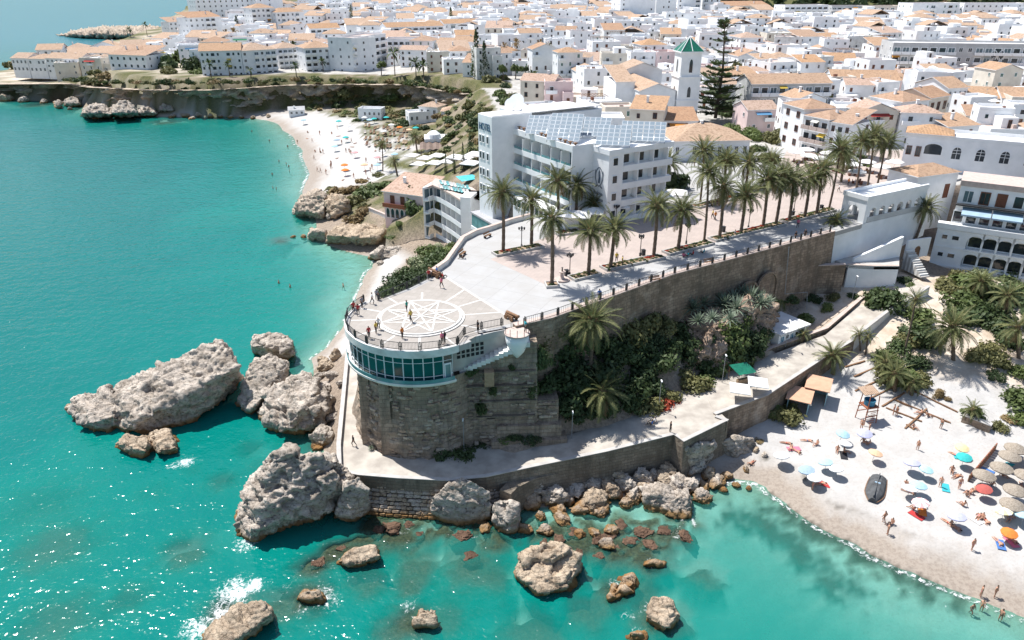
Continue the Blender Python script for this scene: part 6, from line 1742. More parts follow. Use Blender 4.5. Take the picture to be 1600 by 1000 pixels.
B('apartment_block', 'bowed white three-storey block with rows of small windows', (176, 118.5), (234, 121), 13, 16, 10.5, 3, 6, 'win', 'mono', tile='roof_tile', kind='plain', group=FA, seed=31, skip=0)
B('apartment_block', 'shaded block with dark balconies behind the bowed block', (236, 117), (262, 111), 13.5, 14, 10.5, 3, 4, 'balc', 'hip', group=FA, seed=32)
B('apartment_block', 'long white block with orange roof and dark glazed top floor', (318, 123), (382, 121), 15, 16, 12.5, 4, 8, 'win', 'gable', tile='roof_tile_orange', group=FA, seed=33, bay_pat='wwbw.bww', kind='plain')
B('apartment_block', 'white block with stacked balconies and pale roof on the cliff', (383, 121), (436, 117), 15, 16, 12.2, 4, 6, 'win', 'hip', tile='roof_tile_pale', group=FA, seed=34, bay_pat='w.bwbb')
B('apartment_block', 'small set-back white block between two tiled blocks', (438, 113), (476, 110), 15, 13, 11.5, 4, 5, 'balc', 'hip', tile='roof_tile_pale', group=FA, seed=35)
B('apartment_block', 'white block with bright orange hip roof and wide balconies', (480, 117), (528, 114), 15, 15, 12.5, 4, 5, 'win', 'hip', tile='roof_tile_orange', group=FA, seed=36, bay_pat='bbwww')
B('apartment_block', 'tall white end block with three columns of small windows', (531, 113), (553, 117), 15, 14, 16.5, 5, 3, 'win', 'flat', group=FA, seed=37, kind='plain', skip=0)
B('apartment_block', 'five-storey white block with long continuous balconies', (554, 117), (606, 106), 15, 14, 16.8, 5, 5, 'balc', 'flat', group=FA, seed=38, rail=None)
B('apartment_block', 'long four-storey wing with balconies behind the lawn and pool', (607, 104), (688, 103), 15.5, 13, 13.5, 4, 9, 'balc', 'flat', group=FA, seed=39)
B('apartment_block', 'white corner block with mottled sloping roof near the conifers', (689, 123), (736, 122), 16, 15, 12.5, 4, 4, 'win', 'mono', tile='roof_tile_pale', group=FA, seed=40, bay_pat='w.bb', kind='plain')
B('apartment_block', 'row with orange roof line behind the conifers', (695, 66), (800, 62), 18, 14, 12, 3, 12, 'win', 'gable', tile='roof_tile_orange', group=FA, seed=41, bay_pat='wbwb')
B('apartment_block', 'white block with orange roof behind the long balconied wing', (606, 74), (694, 70), 18, 14, 12, 4, 9, 'balc', 'gable', tile='roof_tile_orange', group=FA, seed=42)
B('apartment_block', 'white block with small orange roof facing the corner block', (488, 79), (534, 77), 17, 14, 13, 4, 5, 'balc', 'gable', tile='roof_tile_orange', group=FA, seed=43)
B('apartment_block', 'tall apartment tower with orange roof and balcony stacks', (400, 70), (436, 68), 16, 14, 24, 7, 5, 'win', 'hip', tile='roof_tile_orange', group=FA, seed=44, bay_pat='bwwbw')
B('apartment_block', 'tall apartment tower joined to the orange-roofed tower', (437, 69), (480, 66), 16, 14, 21, 6, 6, 'win', 'hip', tile='roof_tile_orange', group=FA, seed=45, bay_pat='wbwwb')
B('apartment_block', 'white flats with red roof edge below the slab hotel', (302, 78), (352, 74), 15, 14, 20, 6, 6, 'win', 'mono', tile='roof_tile', group=FA, seed=46, bay_pat='wwwbb.')
B('apartment_block', 'white flats with red trim facing the spit', (268, 62), (302, 60), 14, 14, 13, 4, 5, 'win', 'mono', tile='roof_tile', group=FA, seed=47, bay_pat='wwbwb')
B('hotel_slab', 'big plain white slab hotel with rows of dark square windows', (312, 44), (404, 40), 16, 20, 33, 8, 11, 'win', 'flat', group=FA, seed=48, kind='plain', skip=0, cat='hotel')
B('hotel_slab', 'windowless white service tower joined to the slab hotel', (405, 41), (446, 39), 16, 20, 38, 9, 3, 'win', 'flat', group=FA, seed=49, kind='plain', skip=.7, cat='hotel')
# --- towers and long blocks on the skyline
SK = 'tall blocks on the town skyline'
B('tower_block', 'white tower block with a column of small windows at its edge', (967, 43), (1021, 42), 23, 18, 30, 8, 5, 'win', 'flat', group=SK, seed=50, kind='plain', bay_pat='w...w', skip=.1)
B('tower_block', 'white tower block with paired windows behind the church', (1023, 40), (1054, 39), 23, 18, 32, 8, 4, 'win', 'flat', group=SK, seed=51, kind='plain', bay_pat='.ww.')
B('tower_block', 'white tower block with a dark stairwell line', (1056, 34), (1092, 34), 23.5, 18, 30, 8, 4, 'win', 'flat', group=SK, seed=52, kind='plain', bay_pat='w..b')
B('tower_block', 'narrow white tower block beside the wooded hill', (1096, 33), (1122, 33), 23.5, 18, 30, 8, 3, 'win', 'flat', group=SK, seed=53, kind='plain', bay_pat='bww')
B('apartment_block', 'cream flats with brown upper wall under the wooded hill', (1126, 32), (1200, 31), 24, 16, 12, 3, 8, 'win', 'mono', 'cream_stucco', group=SK, seed=54)
B('apartment_block', 'white flats with many balconies under the wooded hill', (1222, 38), (1290, 37), 24, 16, 14, 4, 8, 'balc', 'flat', group=SK, seed=55)
B('apartment_block', 'grey-shaded flats with long window strips under the wooded hill', (1296, 36), (1352, 36), 24, 16, 13, 4, 7, 'balc', 'flat', 'grey_stucco', group=SK, seed=56)
B('apartment_block', 'brown and white flats with palms in front', (1354, 37), (1410, 36), 24, 16, 13, 4, 7, 'win', 'flat', 'cream_stucco', group=SK, seed=57, bay_pat='bw')
B('apartment_block', 'white flats with green glazed corner', (1420, 40), (1492, 39), 24, 18, 16, 4, 8, 'win', 'flat', group=SK, seed=58, kind='shutg', bay_pat='..wb.wbw')
B('apartment_block', 'broad white flats beyond the arched grey apartments', (1500, 36), (1600, 36), 24, 18, 15, 4, 11, 'win', 'flat', group=SK, seed=59)
r_, w_ = B('arched_apartments', 'long grey apartment house with arched stair tower and balconies', (1384, 128), (1640, 133), 22, 16, 14, 4, 18, 'win', 'flat', 'grey_stucco', group=None, seed=60, bay_pat='bbbbbbbwwbbb', floor='white_roof')
for z in (1.2, 5.2, 9.0):
    for k in range(2):
        place('arched_window', ARO, r_, (w_ * (.62 + .045 * k), 0, z), 0, (2.2, 1.3, 3.4))
# --- church
ch = thing('church', 'white church with square bell tower and green pyramid roof', 'church', tuple(G(1056, 183, 21.5)), R(8))
CZ = 18.3
m = MB(); m.box(0, 0, -2, 6.6, 6.6, 11.3); m.box(.25, .25, 11.3, 6.35, 6.35, CZ); m.obj('tower_wall', 'white_stucco', ch)
for z in (4.6, 11.3, CZ):
    m = MB(); m.box(-.25, -.25, z, 6.85, 6.85, z + .35); m.obj('cornice', 'white_stucco', ch)
m = MB(); n = 4
m.add([(-.2, -.2, CZ + .36), (6.8, -.2, CZ + .36), (6.8, 6.8, CZ + .36), (-.2, 6.8, CZ + .36), (3.3, 3.3, CZ + 4.2)], [(0, 1, 4), (1, 2, 4), (2, 3, 4), (3, 0, 4)]); sp = m.obj('spire_roof', 'green_tile', ch)
for c in ((-.2, -.2), (6.8, -.2), (6.8, 6.8), (-.2, 6.8), (3.3, -.2), (-.2, 3.3)):
    m = MB(); m.tube([(c[0], c[1], CZ + .42), (3.3, 3.3, CZ + 4.28)], .11, 5); m.obj('ridge', 'white_stucco', sp)
for z, h in ((5.6, 3.4), (12.6, 4.2)):
    place('arched_window', ARO, ch, (3.3, 0 if z < 11 else .25, z), 0, (1.3, 1, h)); place('arched_window', ARO, ch, (6.6 if z < 11 else 6.35, 3.3, z), math.pi / 2, (1.3, 1, h)); place('arched_window', ARO, ch, (0 if z < 11 else .25, 3.3, z), -math.pi / 2, (1.3, 1, h))
for (x0, y0, w, d, h, kind, dx) in ((-11.5, 1.2, 11.2, 26, 7.5, 'gable_y', 0), (-17.2, 7, 5.8, 15, 9.5, 'mono', 0), (-9, 27.5, 13, 12, 10.5, 'gable_y', 0)):
    sub = place('nave', None, ch); sub.location = (x0, y0, 0)
    m = MB(); m.box(0, 0, -2, w, d, h)
    if kind == 'gable_y':
        for y in (0, d): m.add([(0, y, h), (w, y, h), (w / 2, y, h + w / 2 * .36)], [(0, 1, 2)])
    m.obj('wall', 'white_stucco', sub)
    mm, _ = roof_tiles(kind, w, d, h, .25); mm.obj('roof', ['roof_tile_pale', 'white_stucco'], sub)
TAKEN += [(G(1056, 183, 21.5).x + a, G(1056, 183, 21.5).y + b, 9) for a, b in ((3, 3), (-8, 6), (-8, 18), (-16, 14), (-4, 32))]

# --- hotel
HO = Vector((-3.8, 140.6)); ha = Vector((.527, -.85)); hb = Vector((.85, .527))
def HP(a, b): return HO + ha * a + hb * b
hot = thing('hotel', 'white seafront hotel with stair tower, loggias and solar panels', 'hotel', (HO.x, HO.y, 20), math.atan2(hb.y, hb.x))
def hx(a, b): return (b, -a)          # hotel frame: local x runs into the building (hb), local -y runs along the front (ha)
def hbox(m, a0, a1, b0, b1, z0, z1, mi=0):
    m.box(b0, -a1, z0, b1, -a0, z1, mi)
m = MB(); hbox(m, -5.2, 0, 0, 9, -6, 16.2); m.obj('tower_wall', 'white_stucco', hot)
m = MB(); hbox(m, -12, 0, 9.0, 26, -6, 15.6); m.obj('rear_wall', 'white_stucco', hot)
m = MB(); hbox(m, -5.0, -.2, .2, 26, 16.21, 16.34); m.obj('roof', 'white_roof', hot)
for k, z in enumerate((10.9, 7.7, 4.5, 1.3)):
    for j in range(3):
        place('window', WINS['plain'], hot, (0, 4.35 - j * 1.15 - (.45 if j == 2 else 0), z), -math.pi / 2, (.8, 1, 1.55))
def text_mesh(s, size, mat, ext=.05):
    cu = bpy.data.curves.new('t', 'FONT'); cu.body = s; cu.size = size; cu.extrude = ext
    o = bpy.data.objects.new('t', cu); COL.objects.link(o)
    me = eval_mesh(o); bpy.data.objects.remove(o); bpy.data.curves.remove(cu)
    me.materials.clear(); me.materials.append(M(mat)); me.name = 'lettering'
    return me
simple('sign_blue', (0.05, 0.12, 0.2), (0.04, 0.1, 0.17), 3, 0.6)
tx = text_mesh('HOTEL', 1.55, 'sign_blue'); 
place('lettering', tx, hot, (-.06, 4.85, 13.4), (R(90), 0, R(-90)), (.92, 1.25, 1))
# wing of loggias: floors, partitions, glazing each its own part
W0, W1, WB = 0.0, 18.8, 4.9
m = MB(); hbox(m, W0, W1, WB + 1.7, 17, -6, 12.6); m.obj('wing_wall', 'white_stucco', hot)
m = MB(); hbox(m, W0, W1 + .25, WB, 17, 12.6, 13.2); hbox(m, W0, W1 + .25, WB, WB + .25, 13.2, 13.7, 0); hbox(m, W1, W1 + .25, WB + .25, 17, 13.2, 13.7); m.obj('wing_roof', 'white_stucco', hot)
m = MB(); hbox(m, W1, W1 + .25, WB, 17, -4, 12.6); m.obj('end_wall', 'white_stucco', hot)
nb = 6
for s in range(4):
    z = .2 + s * 3.1
    m = MB(); hbox(m, W0, W1, WB - .15, WB + 1.75, z - .35, z); m.obj('floor_slab', 'white_stucco', hot)
    m = MB(); hbox(m, W0, W1, WB - .15, WB - .05, z + .002, z + .62 if s else z + .3); m.obj('parapet', 'white_stucco', hot)
    for k in range(nb):
        a = W0 + (W1 - W0) * (k + .5) / nb
        place('glass_door', WINS['shade'], hot, (WB + 1.7, -a, z + .05), -math.pi / 2, (2.7, 1, 2.5))
        if k: 
            m = MB(); aa = W0 + (W1 - W0) * k / nb; hbox(m, aa - .09, aa + .09, WB, WB + 1.7, z + .003, z + 2.745); m.obj('partition', 'white_stucco', hot)
        m = MB(); hbox(m, a - 1.35, a + 1.35, WB - .10, WB - .06, z + .63, z + 1.05); m.obj('glass_rail', 'aqua_glass', hot)
# second block with crest
E0, E1, EB0, EB1 = 18.6, 23.6, 9.4, 24.0
m = MB(); hbox(m, E0, E1 - 1.3, EB0, EB1, -4, 12.4); hbox(m, E1 - 1.3, E1, EB0, EB0 + 3.2, -4, 12.4); m.obj('crest_block_wall', 'white_stucco', hot)
m = MB(); hbox(m, E0 - 2, E1 + .2, EB0 - .2, EB1, 12.4, 13.3); m.obj('crest_block_roof', 'white_stucco', hot)
for s in range(4):
    z = .2 + s * 3.1
    m = MB(); hbox(m, E1 - 1.3, E1 + .1, EB0 + 3.2, EB1, z - .35, z + .75); m.obj('balcony', 'white_stucco', hot)
    for k in range(3):
        b = EB0 + 4.8 + k * 3.4
        place('window', WINS['plain'], hot, (b, -(E1 - 1.3), z + .76), 0, (1.5, 1, 1.75))
        m = MB(); hbox(m, E1 - 1.3, E1, b + 1.8, b + 1.98, z + .755, z + 2.7); m.obj('partition', 'white_stucco', hot)
    place('window', WINS['plain'], hot, (EB0 + 1.4, -E1, z + .9), 0, (1.2, 1, 1.5))
simple('crest_ink', (0.16, 0.2, 0.24), (0.1, 0.13, 0.17), 3, 0.7)
cr = MB()
ol = [(math.sin(t_) * (1.0 - .12 * math.cos(t_ * 2)), math.cos(t_) * 1.75) for t_ in [2 * math.pi * k / 28 for k in range(28)]]
v = [(x * .98, 0, z) for x, z in ol] + [(x * .80, 0, z * .88) for x, z in ol]; N = 28
cr.add(v, [(k, (k + 1) % N, N + (k + 1) % N, N + k) for k in range(N)])
cr.add([(-.25, 0, -1.1), (.3, 0, -1.1), (.38, 0, -.3), (.2, 0, .6), (.3, 0, 1.0), (-.05, 0, 1.25), (-.22, 0, .7), (-.15, 0, -.2)], [tuple(range(8))])
for s_ in (-1, 1):
    cr.add([(s_ * .9, 0, 1.3), (s_ * 1.18, 0, .9), (s_ * 1.08, 0, -.6), (s_ * .98, 0, -.5)], [(0, 1, 2, 3)]); cr.add([(s_ * .5, 0, -1.5), (s_ * 1.05, 0, -1.75), (s_ * .95, 0, -2.0), (s_ * .4, 0, -1.75)], [(0, 1, 2, 3)])
place('crest', cr.mesh('crest', 'crest_ink'), hot, (EB0 - .05, -(E0 + 2.5), 8.2), -math.pi / 2)
place('lettering', text_mesh('Balcón', .95, 'crest_ink', .02), hot, (EB0 - .06, -(E0 + 1.15), 5.0), (R(90), 0, R(-90)), (1, 1, 1))
place('lettering', text_mesh('Europa', .95, 'crest_ink', .02), hot, (EB0 - .06, -(E0 + 1.15), 3.95), (R(90), 0, R(-90)), (1, 1, 1))
# ground-floor glazed restaurant and canopy
m = MB(); hbox(m, 5, 22, 1.6, 4.6, -3, 2.1); m.obj('restaurant_wall', 'white_stucco', hot)
for k in range(11):
    place('glass_door', WINS['plain'], hot, (1.6, -(5.8 + k * 1.5), .25), -math.pi / 2, (1.35, 1, 1.75))
# solar arrays: panel by panel
t = NT('solar_panel')
bt = t.n('ShaderNodeTexBrick'); bt.offset = 0; bt.inputs['Scale'].default_value = 1.0; bt.inputs['Brick Width'].default_value = .95; bt.inputs['Row Height'].default_value = 1.0; bt.inputs['Mortar Size'].default_value = .05
bt.inputs['Color1'].default_value = (.20, .25, .29, 1); bt.inputs['Color2'].default_value = (.24, .29, .33, 1); bt.inputs['Mortar'].default_value = (.6, .63, .65, 1)
t.l(t.objc(), bt.inputs['Vector'])
t.done(t.bsdf(bt.outputs['Color'], .22, None, .6))
PAN = MB(); PAN.box(0, 0, 0, 1.9, 1.0, .05, 0); PAN = PAN.mesh('solar_panel', ['solar_panel'])
def solar(p, rz, nx_, ny_, label, z, tilt=28):
    r = thing('solar_array', label, 'solar panels', (p[0], p[1], z), rz, 'solar arrays on the hotel roof')
    for i in range(nx_):
        for j in range(ny_):
            y = j * 1.1
            place('solar_panel', PAN, r, (i * 1.98, y * math.cos(R(tilt)), .45 + y * math.sin(R(tilt))), (R(tilt), 0, 0))
    for i in (0, nx_):
        for f in (.1, .9):
            y = ny_ * 1.06 * f; m = MB(); x = min(i * 1.96, nx_ * 1.96 - .1); m.box(x, y * math.cos(R(tilt)) - .04, 0, x + .08, y * math.cos(R(tilt)) + .04, .42 + y * math.sin(R(tilt))); m.obj('strut', 'grey_metal', r)
    return r
for k, (px, py, n1, n2_, lab) in enumerate([(820, 212, 3, 5, 'solar array next to the hotel stair tower'), (853, 222, 3, 7, 'deep solar array in the middle of the hotel wing'), (884, 214, 4, 5, 'rear solar array behind the middle of the wing'), (930, 229, 3, 5, 'solar array above the hotel crest'), (968, 222, 4, 5, 'solar array at the far end of the hotel roof')]):
    p = G(px, py, 33.4); solar(p, R(-12), n1, n2_, lab, 33.32)
# roof bits: posts along the edge, dishes, ducts
for k in range(13):
    a = W0 + .6 + k * 1.5; q = HP(a, WB + .9)
    m = MB(); m.box(-.13, -.13, 0, .13, .13, .75); m.box(-.3, -.3, .75, .3, .3, .9); ob = m.obj('roof_lamp', 'wood', hot); ob.location = (WB + .9, -a, 13.2)
for (px, py, s) in ((798, 166, 1.9), (808, 163, 2.6)):
    q = GY(px, py + 10, 148); d_ = place('satellite_dish', DISH, None, (q.x, q.y, 36.3 + s * .6), (R(60), 0, R(-20)), s)
    tag(d_, 'larger white dish on the hotel stair tower roof' if s > 2 else 'smaller white dish on the hotel stair tower roof', 'satellite dish')
    m = MB(); m.tube([(0, .1, -1.0), (0, 0, .05)], .06, 6); m.obj('stand', 'grey_metal', d_)
for x, y in ((-2, 150), (3, 155), (10, 150), (16, 145), (22, 142), (14, 138)): TAKEN.append((x, y, 10))
# annexe stepping down to the beach
an = thing('hotel_annexe', 'curved white annexe with four tiers of glazed balconies', 'hotel', (0, 0, 0))
AZ = 17.0
prof = [tuple(G(a, b, AZ)) for a, b in [(668, 292), (676, 289), (688, 294), (703, 302), (719, 312), (724, 330), (735, 345)]]
F_ = [Vector(p[:2]) for p in prof[:5]]
back = [Vector((F_[-1].x + 9, F_[-1].y + 6)), Vector((-3.5, 150)), Vector((-9, 163)), Vector((F_[0].x + 1, F_[0].y + 8))]
def poly_ccw(P):
    a = sum(P[i].x * P[(i + 1) % len(P)].y - P[(i + 1) % len(P)].x * P[i].y for i in range(len(P)))
    return [(p.x, p.y) for p in (P if a > 0 else P[::-1])]
def inset(P, d):
    out = []
    for i, p in enumerate(P):
        t_ = (P[min(i + 1, len(P) - 1)] - P[max(i - 1, 0)]).normalized(); out.append(p + Vector((-t_.y, t_.x)) * d)
    return out
Fi = inset(F_, 1.5)
m = MB(); m.prism(poly_ccw(Fi + back), 2.0, AZ - .4); m.obj('wall', 'white_stucco', an)
m = MB(); m.prism(poly_ccw(F_ + back), AZ - .39, AZ); m.obj('roof_deck', 'terrace_floor', an)
for s in range(4):
    z = AZ - 3.0 * (s + 1) - .1
    m = MB(); m.prism(poly_ccw(F_ + Fi[::-1]), z - .3, z); m.obj('floor_slab', 'white_stucco', an)
    for i in range(4):
        a, b = F_[i], F_[i + 1]; ai, bi = Fi[i], Fi[i + 1]
        nn = max(1, round((b - a).length / 2.7))
        for k in range(nn):
            p0, p1 = a.lerp(b, k / nn), a.lerp(b, (k + 1) / nn); q0, q1 = ai.lerp(bi, k / nn), ai.lerp(bi, (k + 1) / nn)
            d = q1 - q0; c = (q0 + q1) / 2
            place('glass_door', WINS['shade'], an, (c.x, c.y, z + .05), math.atan2(d.y, d.x), (d.length * .9, 1, 2.4))
            d = p1 - p0
            m = MB(); m.box(0, 0, 0, d.length, .07, .75 if s else .75); ob = m.obj('parapet', 'white_stucco', an); ob.location = (p0.x, p0.y, z + .003); ob.rotation_euler[2] = math.atan2(d.y, d.x)
            if k or i:
                dd = q0 - p0; m = MB(); m.box(0, -.06, 0, dd.length, .06, 2.6); ob = m.obj('partition', 'white_stucco', an); ob.location = (p0.x, p0.y, z + .004); ob.rotation_euler[2] = math.atan2(dd.y, dd.x)
# blank pier and lower glazed hall beside the parapet
pr = [G(719, 312, AZ), G(730, 308, AZ)]
m = MB(); m.prism(poly_ccw([Vector(pr[0][:2]), Vector((pr[0].x + 2.2, pr[0].y - .6)), Vector((pr[0].x + 3.4, pr[0].y + 4)), Vector((pr[0].x + .9, pr[0].y + 4))]), 3, AZ + .6); m.obj('pier', 'white_stucco', an)
h0, h1 = G(736, 331, 16.6), G(782, 357, 16.6)
hl_ = thing('glazed_hall', 'grey flat-roofed hall with aqua glass side below the hotel', 'building', (h0.x, h0.y, 0), math.atan2(h1.y - h0.y, h1.x - h0.x))
Lh = (Vector(h1[:2]) - Vector(h0[:2])).length
m = MB(); m.box(0, .3, 6, Lh, 9.5, 16.2); m.obj('wall', 'white_stucco', hl_)
m = MB(); m.box(-.3, 0, 16.25, Lh + .3, 9.8, 16.6); m.obj('roof', 'grey_roof', hl_)
for k in range(5):
    m = MB(); m.box(Lh * k / 5 + .06, .1, 13.8, Lh * (k + 1) / 5 - .06, .2, 16.2); m.obj('glass_pane', 'aqua_glass', hl_)
    m = MB(); m.box(Lh * k / 5 + .06, .1, 10.2, Lh * (k + 1) / 5 - .06, .2, 12.8); m.obj('glass_pane', 'shade_glass', hl_)
m = MB(); m.box(-.1, -.05, 12.95, Lh, .3, 13.7); m.obj('ledge', 'white_stucco', hl_)
# pool deck things
pd = G(728, 279, 17.06)
m = MB(); m.prism(poly_ccw([Vector(G(a, b, 17)[:2]) for a, b in [(712, 276), (738, 273), (750, 279), (722, 284)]]), 17.01, 17.08); o = m.obj('swimming_pool', 'turquoise_pool'); tag(o, 'pale turquoise swimming pool on the hotel roof deck', 'pool')
LNG = MB(); LNG.box(-.3, -.9, .25, .3, .35, .33); LNG.add([(-.3, .35, .25), (.3, .35, .25), (.3, .95, .75), (-.3, .95, .75), (-.3, .35, .33), (.3, .35, .33), (.3, .93, .82), (-.3, .93, .82)], [(0, 1, 2, 3), (7, 6, 5, 4), (0, 4, 5, 1), (2, 6, 7, 3), (1, 5, 6, 2), (0, 3, 7, 4)])
for x in (-.26, .22):
    for y in (-.85, .28): LNG.box(x, y, 0, x + .05, y + .05, .25)
LNG = LNG.mesh('sun_lounger', 'cloth')
rs = random.Random(8)
for k in range(18):
    p = G(690 + (k % 9) * 5.2, 288 + (k // 9) * 7 + (k % 9) * 1.0, AZ)
    o = place('sun_lounger', LNG, None, (p.x, p.y, AZ + .01), rs.uniform(-.3, .3) + .6); o.color = rs.choice([(.2, .5, .52, 1), (.3, .55, .55, 1), (.75, .75, .72, 1)])
    tag(o, 'aqua sun lounger on the hotel pool deck' if o.color[0] < .5 else 'white sun lounger on the hotel pool deck', 'sun lounger', 'aqua loungers on the pool deck' if o.color[0] < .5 else 'white loungers on the pool deck')
# pink house
ph, pw_ = bpx('pink_house', 'pink house with tiled roof, red balcony and arched ground floor', (602, 340), (662, 349), 6.2, 10, 6.6, 2, 4, 'win', 'mono', 'pink_stucco', 'roof_tile_pink', cat='house', bay_pat='....')
for k in range(5): place('arched_window', ARO, ph, (1.0 + k * 1.35, 0, .2), 0, (1.15, 1, 2.6))
for u in (2.5, 5.4): place('window', WINS['shut'], ph, (u, 0, 3.9), 0, (1.2, 1, 2.0))
m = MB(); m.box(.2, -1.1, 3.1, pw_ - .6, 0, 3.3, 0); m.box(.2, -1.1, 3.3, pw_ - .6, -1.0, 4.1, 0); m.obj('balcony', 'red_wood', ph)
tag(wall_line('terrace_wall', [(*G(576, 326, 5.5)[:2], 0, 5.7), (*G(605, 338, 5.5)[:2], 0, 5.7), (*G(640, 350, 5.5)[:2], 1, 5.7), (*G(668, 358, 5.5)[:2], 1, 5.7)], .5, 'old_white', None, 1, 'terrace_floor'), 'curved white terrace wall below the pink house', 'wall')
# beach restaurant with brown canopy
rb = thing('beach_restaurant', 'white beach restaurant with rounded gable and scalloped brown canopy', 'restaurant', tuple(G(664, 246, 6)), R(6))
m = MB(); m.box(0, 4, -3, 17, 12, 5.2); m.lathe([(2.6, 4.6), (2.6, 5.2), (2.2, 6.4), (1.1, 7.3), (.1, 7.5)], 18, 0, 3.2, 6.4); m.obj('wall', 'white_stucco', rb)
m = MB(); n = 14
for k in range(n):
    x0, x1 = -1.5 + k * 1.05, -1.5 + (k + 1) * 1.05; z0, z1 = (4.0 if k % 2 else 3.6), (3.6 if k % 2 else 4.0)
    m.add([(x0, -1.5, z0 - .9), (x1, -1.5, z1 - .9), (x1, 3.95, z1 + .4), (x0, 3.95, z0 + .4)], [(0, 1, 2, 3)])
m.obj('canopy', 'brown_canopy', rb)
for k in range(5): m = MB(); m.tube([(-1 + k * 3.2, -1.2, -2), (-1 + k * 3.2, -1.2, 2.9)], .07, 6); m.obj('post', 'wood', rb)
for k in range(6): place('window', WINS['white'], rb, (8.5 + k * 1.5, 4, 2.2), 0, (1.2, 1, 2.0))
TAKEN.append((G(690, 240, 6).x, G(690, 240, 6).y, 12))
B('beach_house', 'low white villa with pale pink roof in the cove greenery', (690, 193), (720, 193), 8, 8, 4.5, 1, 4, 'win', 'hip', tile='roof_tile_pale', cat='house', seed=70, group='small houses in the cove greenery')
B('beach_house', 'white hut with flat roof in the cove greenery', (640, 193), (672, 191), 6, 7, 3.6, 1, 4, 'win', 'flat', cat='house', seed=71, group='small houses in the cove greenery', floor='white_roof')
B('beach_house', 'long low white hut at the back of the cove beach', (560, 183), (596, 184), 5, 6, 3.0, 1, 5, 'win', 'flat', cat='house', seed=72, group='small houses in the cove greenery', floor='white_roof')
B('beach_house', 'grey-roofed beach kiosk near the cliff', (452, 181), (476, 180), 2.2, 4, 2.3, 1, 3, 'win', 'mono', tile='grey_roof', cat='house', seed=73, group='small houses in the cove greenery')
B('beach_house', 'small white villa with red roof edge above the cove', (655, 182), (684, 184), 8, 8, 4.0, 1, 3, 'win', 'hip', tile='roof_tile_pale', cat='house', seed=74, group='small houses in the cove greenery')
# --- plaza side buildings
B('pavilion', 'low pavilion with broad pale tiled hip roof behind the palms', (1050, 252), (1168, 250), 20, 15, 4.6, 1, 9, 'win', 'hip', 'white_stucco', 'roof_tile_pale', cat='building', seed=75)
PZ = 'houses round the plaza'
B('plaza_house', 'narrow white house with brown door window and tiled hip roof', (1216, 224), (1247, 236), 20, 9, 10.2, 3, 2, 'win', 'hip', 'white_stucco', 'roof_tile', cat='house', kind='brown', seed=76, group=PZ, skip=0)
B('plaza_house', 'white house with ochre loggias facing the cafe parasols', (1249, 238), (1286, 247), 20, 10, 9.0, 3, 3, 'balc', 'hip', 'white_stucco', 'roof_tile', cat='house', rail='t', seed=77, group=PZ)
B('plaza_house', 'white house with recessed brown balcony near the tall palms', (1288, 247), (1320, 253), 20, 10, 8.6, 3, 3, 'win', 'mono', 'white_stucco', 'roof_tile', cat='house', kind='brown', seed=78, group=PZ, bay_pat='wbw')
B('plaza_house', 'white house with tall narrow brown windows and tiled roof', (1398, 216), (1440, 212), 20, 11, 9.5, 2, 4, 'win', 'hip', 'white_stucco', 'roof_tile', cat='house', kind='brown', seed=79, group=PZ, skip=0)
B('plaza_house', 'cream house with dark double windows and tiled roof', (1441, 211), (1470, 205), 20, 11, 9.8, 2, 3, 'win', 'gable', 'cream_stucco', 'roof_tile', cat='house', kind='brown', seed=80, group=PZ, skip=0)
B('plaza_house', 'white house with brown tiled roofs and grey grilles', (1470, 190), (1500, 188), 20.5, 13, 9.5, 3, 4, 'win', 'gable', 'white_stucco', 'roof_tile_orange', cat='house', seed=81, group=PZ, skip=0)
B('plaza_house', 'ochre house with arched windows under a big tiled roof', (1502, 190), (1552, 193), 20.5, 13, 7.0, 2, 4, 'win', 'gable', 'ochre_stucco', 'roof_tile_orange', cat='house', kind='brown', seed=82, group=PZ)
B('plaza_house', 'white house with tiled roof beyond the ochre house', (1556, 195), (1604, 197), 20.5, 13, 7.5, 2, 4, 'win', 'gable', 'white_stucco', 'roof_tile_orange', cat='house', seed=83, group=PZ)
B('plaza_house', 'big white blank-walled house with two small windows', (1403, 160), (1446, 168), 21, 14, 10, 3, 3, 'win', 'flat', cat='house', seed=84, group=PZ, skip=.6, floor='white_roof')
B('plaza_house', 'white house with wide old tiled roof and roof hut', (1296, 158), (1400, 160), 21, 14, 7, 2, 8, 'win', 'gable', 'white_stucco', 'roof_tile_orange', cat='house', seed=85, group=PZ, skip=.5)
B('plaza_house', 'long house with bright orange roof and grey balconies', (1168, 186), (1290, 184), 21, 12, 10, 3, 9, 'balc', 'gable', 'grey_stucco', 'roof_tile_orange', cat='house', seed=86, group=PZ)
rt_, rw_ = B('roof_garden_house', 'white house with a planted roof terrace and white awnings', (1300, 218), (1395, 222), 20, 12, 7.6, 2, 7, 'win', 'flat', cat='house', seed=87, group=PZ, floor='white_roof', kind='brown', skip=.2)
for k in range(6):
    shrub_at((rt_.location.x + 1.5 + k * 2.6, rt_.location.y + random.uniform(1, 6), 27.7), random.uniform(.6, 1.1), random.choice([Mi, O]), 'in pots on the planted roof terrace', 1.0, True)
ra = thing('arched_house', 'long white plaza house with a row of arched windows', 'house', tuple(G(1406, 262, 20)), 0, PZ)
p0, p1 = G(1406, 262, 20), G(1625, 284, 20); La = (p1 - p0).length; ra.rotation_euler[2] = math.atan2(p1.y - p0.y, p1.x - p0.x)
m = MB(); m.box(0, 0, -2, La, 10, 7.2); m.obj('wall', 'white_stucco', ra)
m = MB(); roof_flat(m, La, 10, 7.2, .7); m.obj('roof', ['white_stucco', 'white_roof'], ra)
mm, _ = roof_tiles('hip', La * .33, 8, 7.9); mm.obj('tiled_roof', ['roof_tile_orange', 'white_stucco'], ra)
